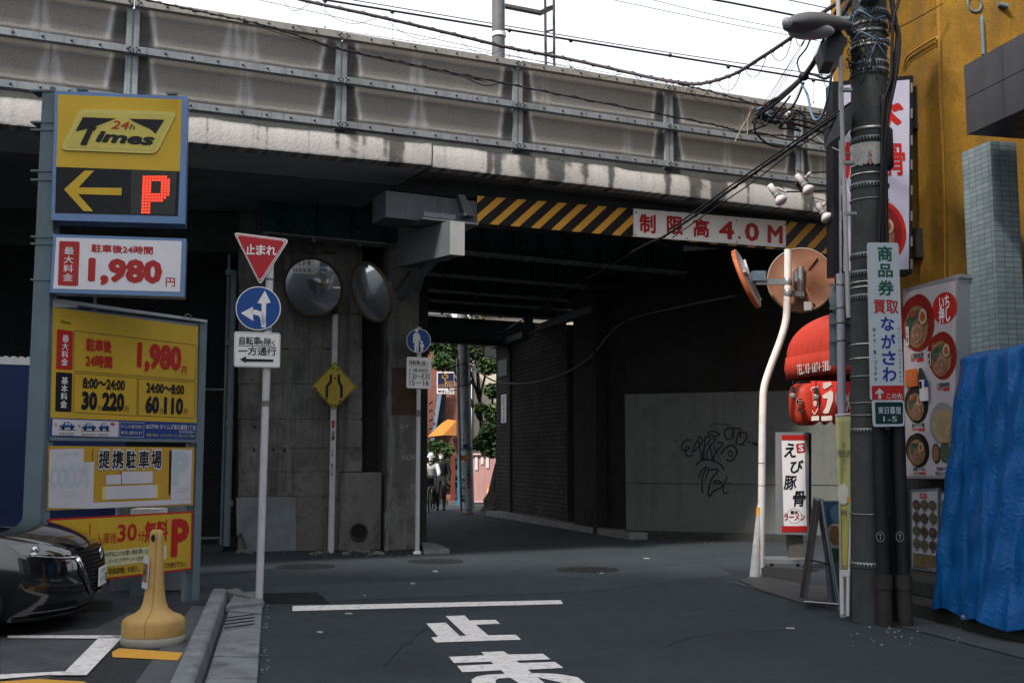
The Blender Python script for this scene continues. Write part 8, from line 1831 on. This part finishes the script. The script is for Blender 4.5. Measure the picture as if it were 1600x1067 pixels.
# headlight
def lampset(s_):
    rows_ = [[(s_ * (.56 + .32 * k / 10), .688 + .03 * (k / 10) + (.012 + .075 * math.sin(min(1, (k + 1.5) / 8) * math.pi / 2)) * j / 4) for j in range(5)] for k in range(11)]
    h_ = patch(rows_, mat('headlight_glass', (.012, .014, .02), .05, var=0, spec=.9, coat=1), 'headlight', .010)
    c = surf(s_ * .80, .755, .004); MB().ball(c + hd * .004, .03, .05, .038, 16, 10).build('reflector', mat('lamp_silver', (.6, .6, .62), .15, metal=.9), h_)
    c = surf(s_ * .83, .722, .012); MB().ball(c, .03, .03, .012, 12, 8).build('lamp_strip', mat('lamp_bright', (.75, .75, .78), .2, var=0), h_)
lampset(1); lampset(-1)
em = surf(0, .66, .03); MB().lathe(em, hd, [(.055, 0), (.062, .006), (.055, .012), (.05, .006)], 24).build('emblem_ring', chrome, ca)
mb = MB(); mb.tube([em + lat * .048 + Z * .025, em + Z * -.012 + hd * .008, em - lat * .048 + Z * .025], .006, 6); mb.tube([em + lat * .03 - Z * .03, em + Z * .0, em - lat * .03 - Z * .03], .004, 6); mb.build('emblem', chrome, ca)
npl = thing('x', None, None) if False else None
c = surf(0, .45, .035); MB().cbox(c, lat * .33, Z * .165, hd * .012).build('number_plate', white_paint, ca)
Bp2 = Board(ca, c + hd * .0075, lat * 1.0, Z); Bp2.n = hd.copy(); Bp2.xd = -lat if False else Bp2.xd
for t_, u0, u1, v0, v1 in (('足立 300', -.10, .10, .03, .07), ('さ', -.155, -.12, -.05, -.01), ('12-34', -.10, .15, -.07, .015)): pass
gpl = mat('plate_green', (.02, .10, .06), .5, var=0)
# reading direction seen from the front runs from the car's right hand side to its left
Bp2.xd = lat * -1; Bp2.xd = Bp2.xd if (V((0, 0, 1)).cross(hd)).dot(Bp2.xd) > 0 else -Bp2.xd
Bp2.tuv('足立 500', -.09, .035, .09, .07, gpl, .5); Bp2.tuv('さ', -.150, -.04, -.115, -.005, gpl, .5); Bp2.tuv('・・71', -.09, -.065, .15, .02, gpl, .5, .03)
for (_, _), (mbx, mm) in Bp2.parts.items(): mbx.build('plate_writing', mm, ca)
# bumper intake, lip and shut lines
rows_ = [[(s0, .235 + .05 * j / 3) for j in range(4)] for s0 in [.42 + .36 * k / 8 for k in range(9)]]; patch(rows_, gril, 'side_intake', .004); rows_ = [[(-a, b) for a, b in r] for r in rows_]; patch(rows_, gril, 'side_intake', .004)
mb = MB(); mb.tube([surf(.40 + .42 * k / 8, .225, .008) for k in range(9)], .005, 5, False); mb.tube([surf(-.4 - .42 * k / 8, .225, .008) for k in range(9)], .005, 5, False); mb.build('intake_trim', mat('trim_grey', (.12, .12, .12), .3), ca)
mb = MB(); mb.tube([surf(-.60 + 1.2 * k / 20, .765 - .03 * (abs(-.6 + 1.2 * k / 20) / .6) ** 2, .0005) for k in range(21)], .003, 4, False); mb.build('bonnet_gap', dark, ca)
mb = MB(); mb.tube([surf(-.8 + 1.6 * k / 20, .17, .03) for k in range(21)], .018, 6, False); mb.build('front_lip', gril, ca)
for f in (-.92, -3.55):
    for l in (.80, -.80):
        c = cw(f, l, .33); s_ = 1 if l > 0 else -1
        wh_ = MB().lathe(c, lat * s_, [(.20, -.1), (.31, -.1), (.33, -.06), (.33, .08), (.31, .112), (.22, .115), (.21, .10)], 32).build('wheel', mat('tyre_rubber', (.02, .02, .02), .85), ca); mb = MB()
        for k in range(5): a_ = k * 1.2566; d = hd * math.cos(a_) + Z * math.sin(a_); mb.box(c + lat * s_ * .08 - d.cross(lat) * .03, d * .21, d.cross(lat) * .06, lat * s_ * .02)
        mb.lathe(c + lat * s_ * .08, lat * s_, [(.0, .03), (.05, .03), (.05, 0), (.20, 0), (.22, .03)], 24); mb.build('rim', mat('alloy', (.3, .3, .32), .3, metal=.8), wh_)

# ================================================================ BUILDINGS BEHIND THE CAMERA (seen in the mirrors; block and tower added to cast shade)
def block(name, label, x0, y0, x1, y1, h, m, fl=3.0):
    r = thing(name, label, 'building', ((x0 + x1) / 2, (y0 + y1) / 2, 0), 'buildings reflected in the convex mirrors'); MB().aab(x0, y0, 0, x1, y1, h).build('wall', m, r); MB().aab(x0 - .1, y0 - .1, h, x1 + .1, y1 + .1, h + .3).build('parapet', concrete_l, r)
    gl = mat('window_glass', (.05, .06, .07), .08, var=0, spec=.8); n = int(h / fl)
    for i in range(n):
        z = 1 + i * fl
        for k in range(int((x1 - x0) / 2.8)): xx = x0 + .8 + k * 2.8; MB().aab(xx, y1, z, xx + 1.5, y1 + .03, z + 1.4).build('window', gl, r)
        xs_ = x1 if x1 < 0 else x0
        for k in range(int((y1 - y0) / 2.8)): yy = y0 + .8 + k * 2.8; MB().aab(min(xs_, xs_ + (.03 if x1 < 0 else -.03)), yy, z, max(xs_, xs_ + (.03 if x1 < 0 else -.03)), yy + 1.5, z + 1.4).build('window', gl, r)
block('shade_block', 'lower beige block standing beyond the parking lot, seen only in the mirrors', -24, -4.6, -9, 2, 18, mat('beige_tile', (.30, .28, .25), .7, var=.08))  # added out of view to keep the sun off the left signs and road
block('shade_tower', 'taller tan tower behind the beige block, seen only in the mirrors', -24, -12, -9, -4.7, 26, mat('tan_tile', (.27, .23, .19), .7, var=.08))  # added taller part, blocks the sun from the tarpaulin side
block('office_block', 'grey office block on the other side of the street, seen only in the mirrors', 9, -22, 20, -5, 9, mat('grey_tile', (.22, .22, .23), .7, var=.08))
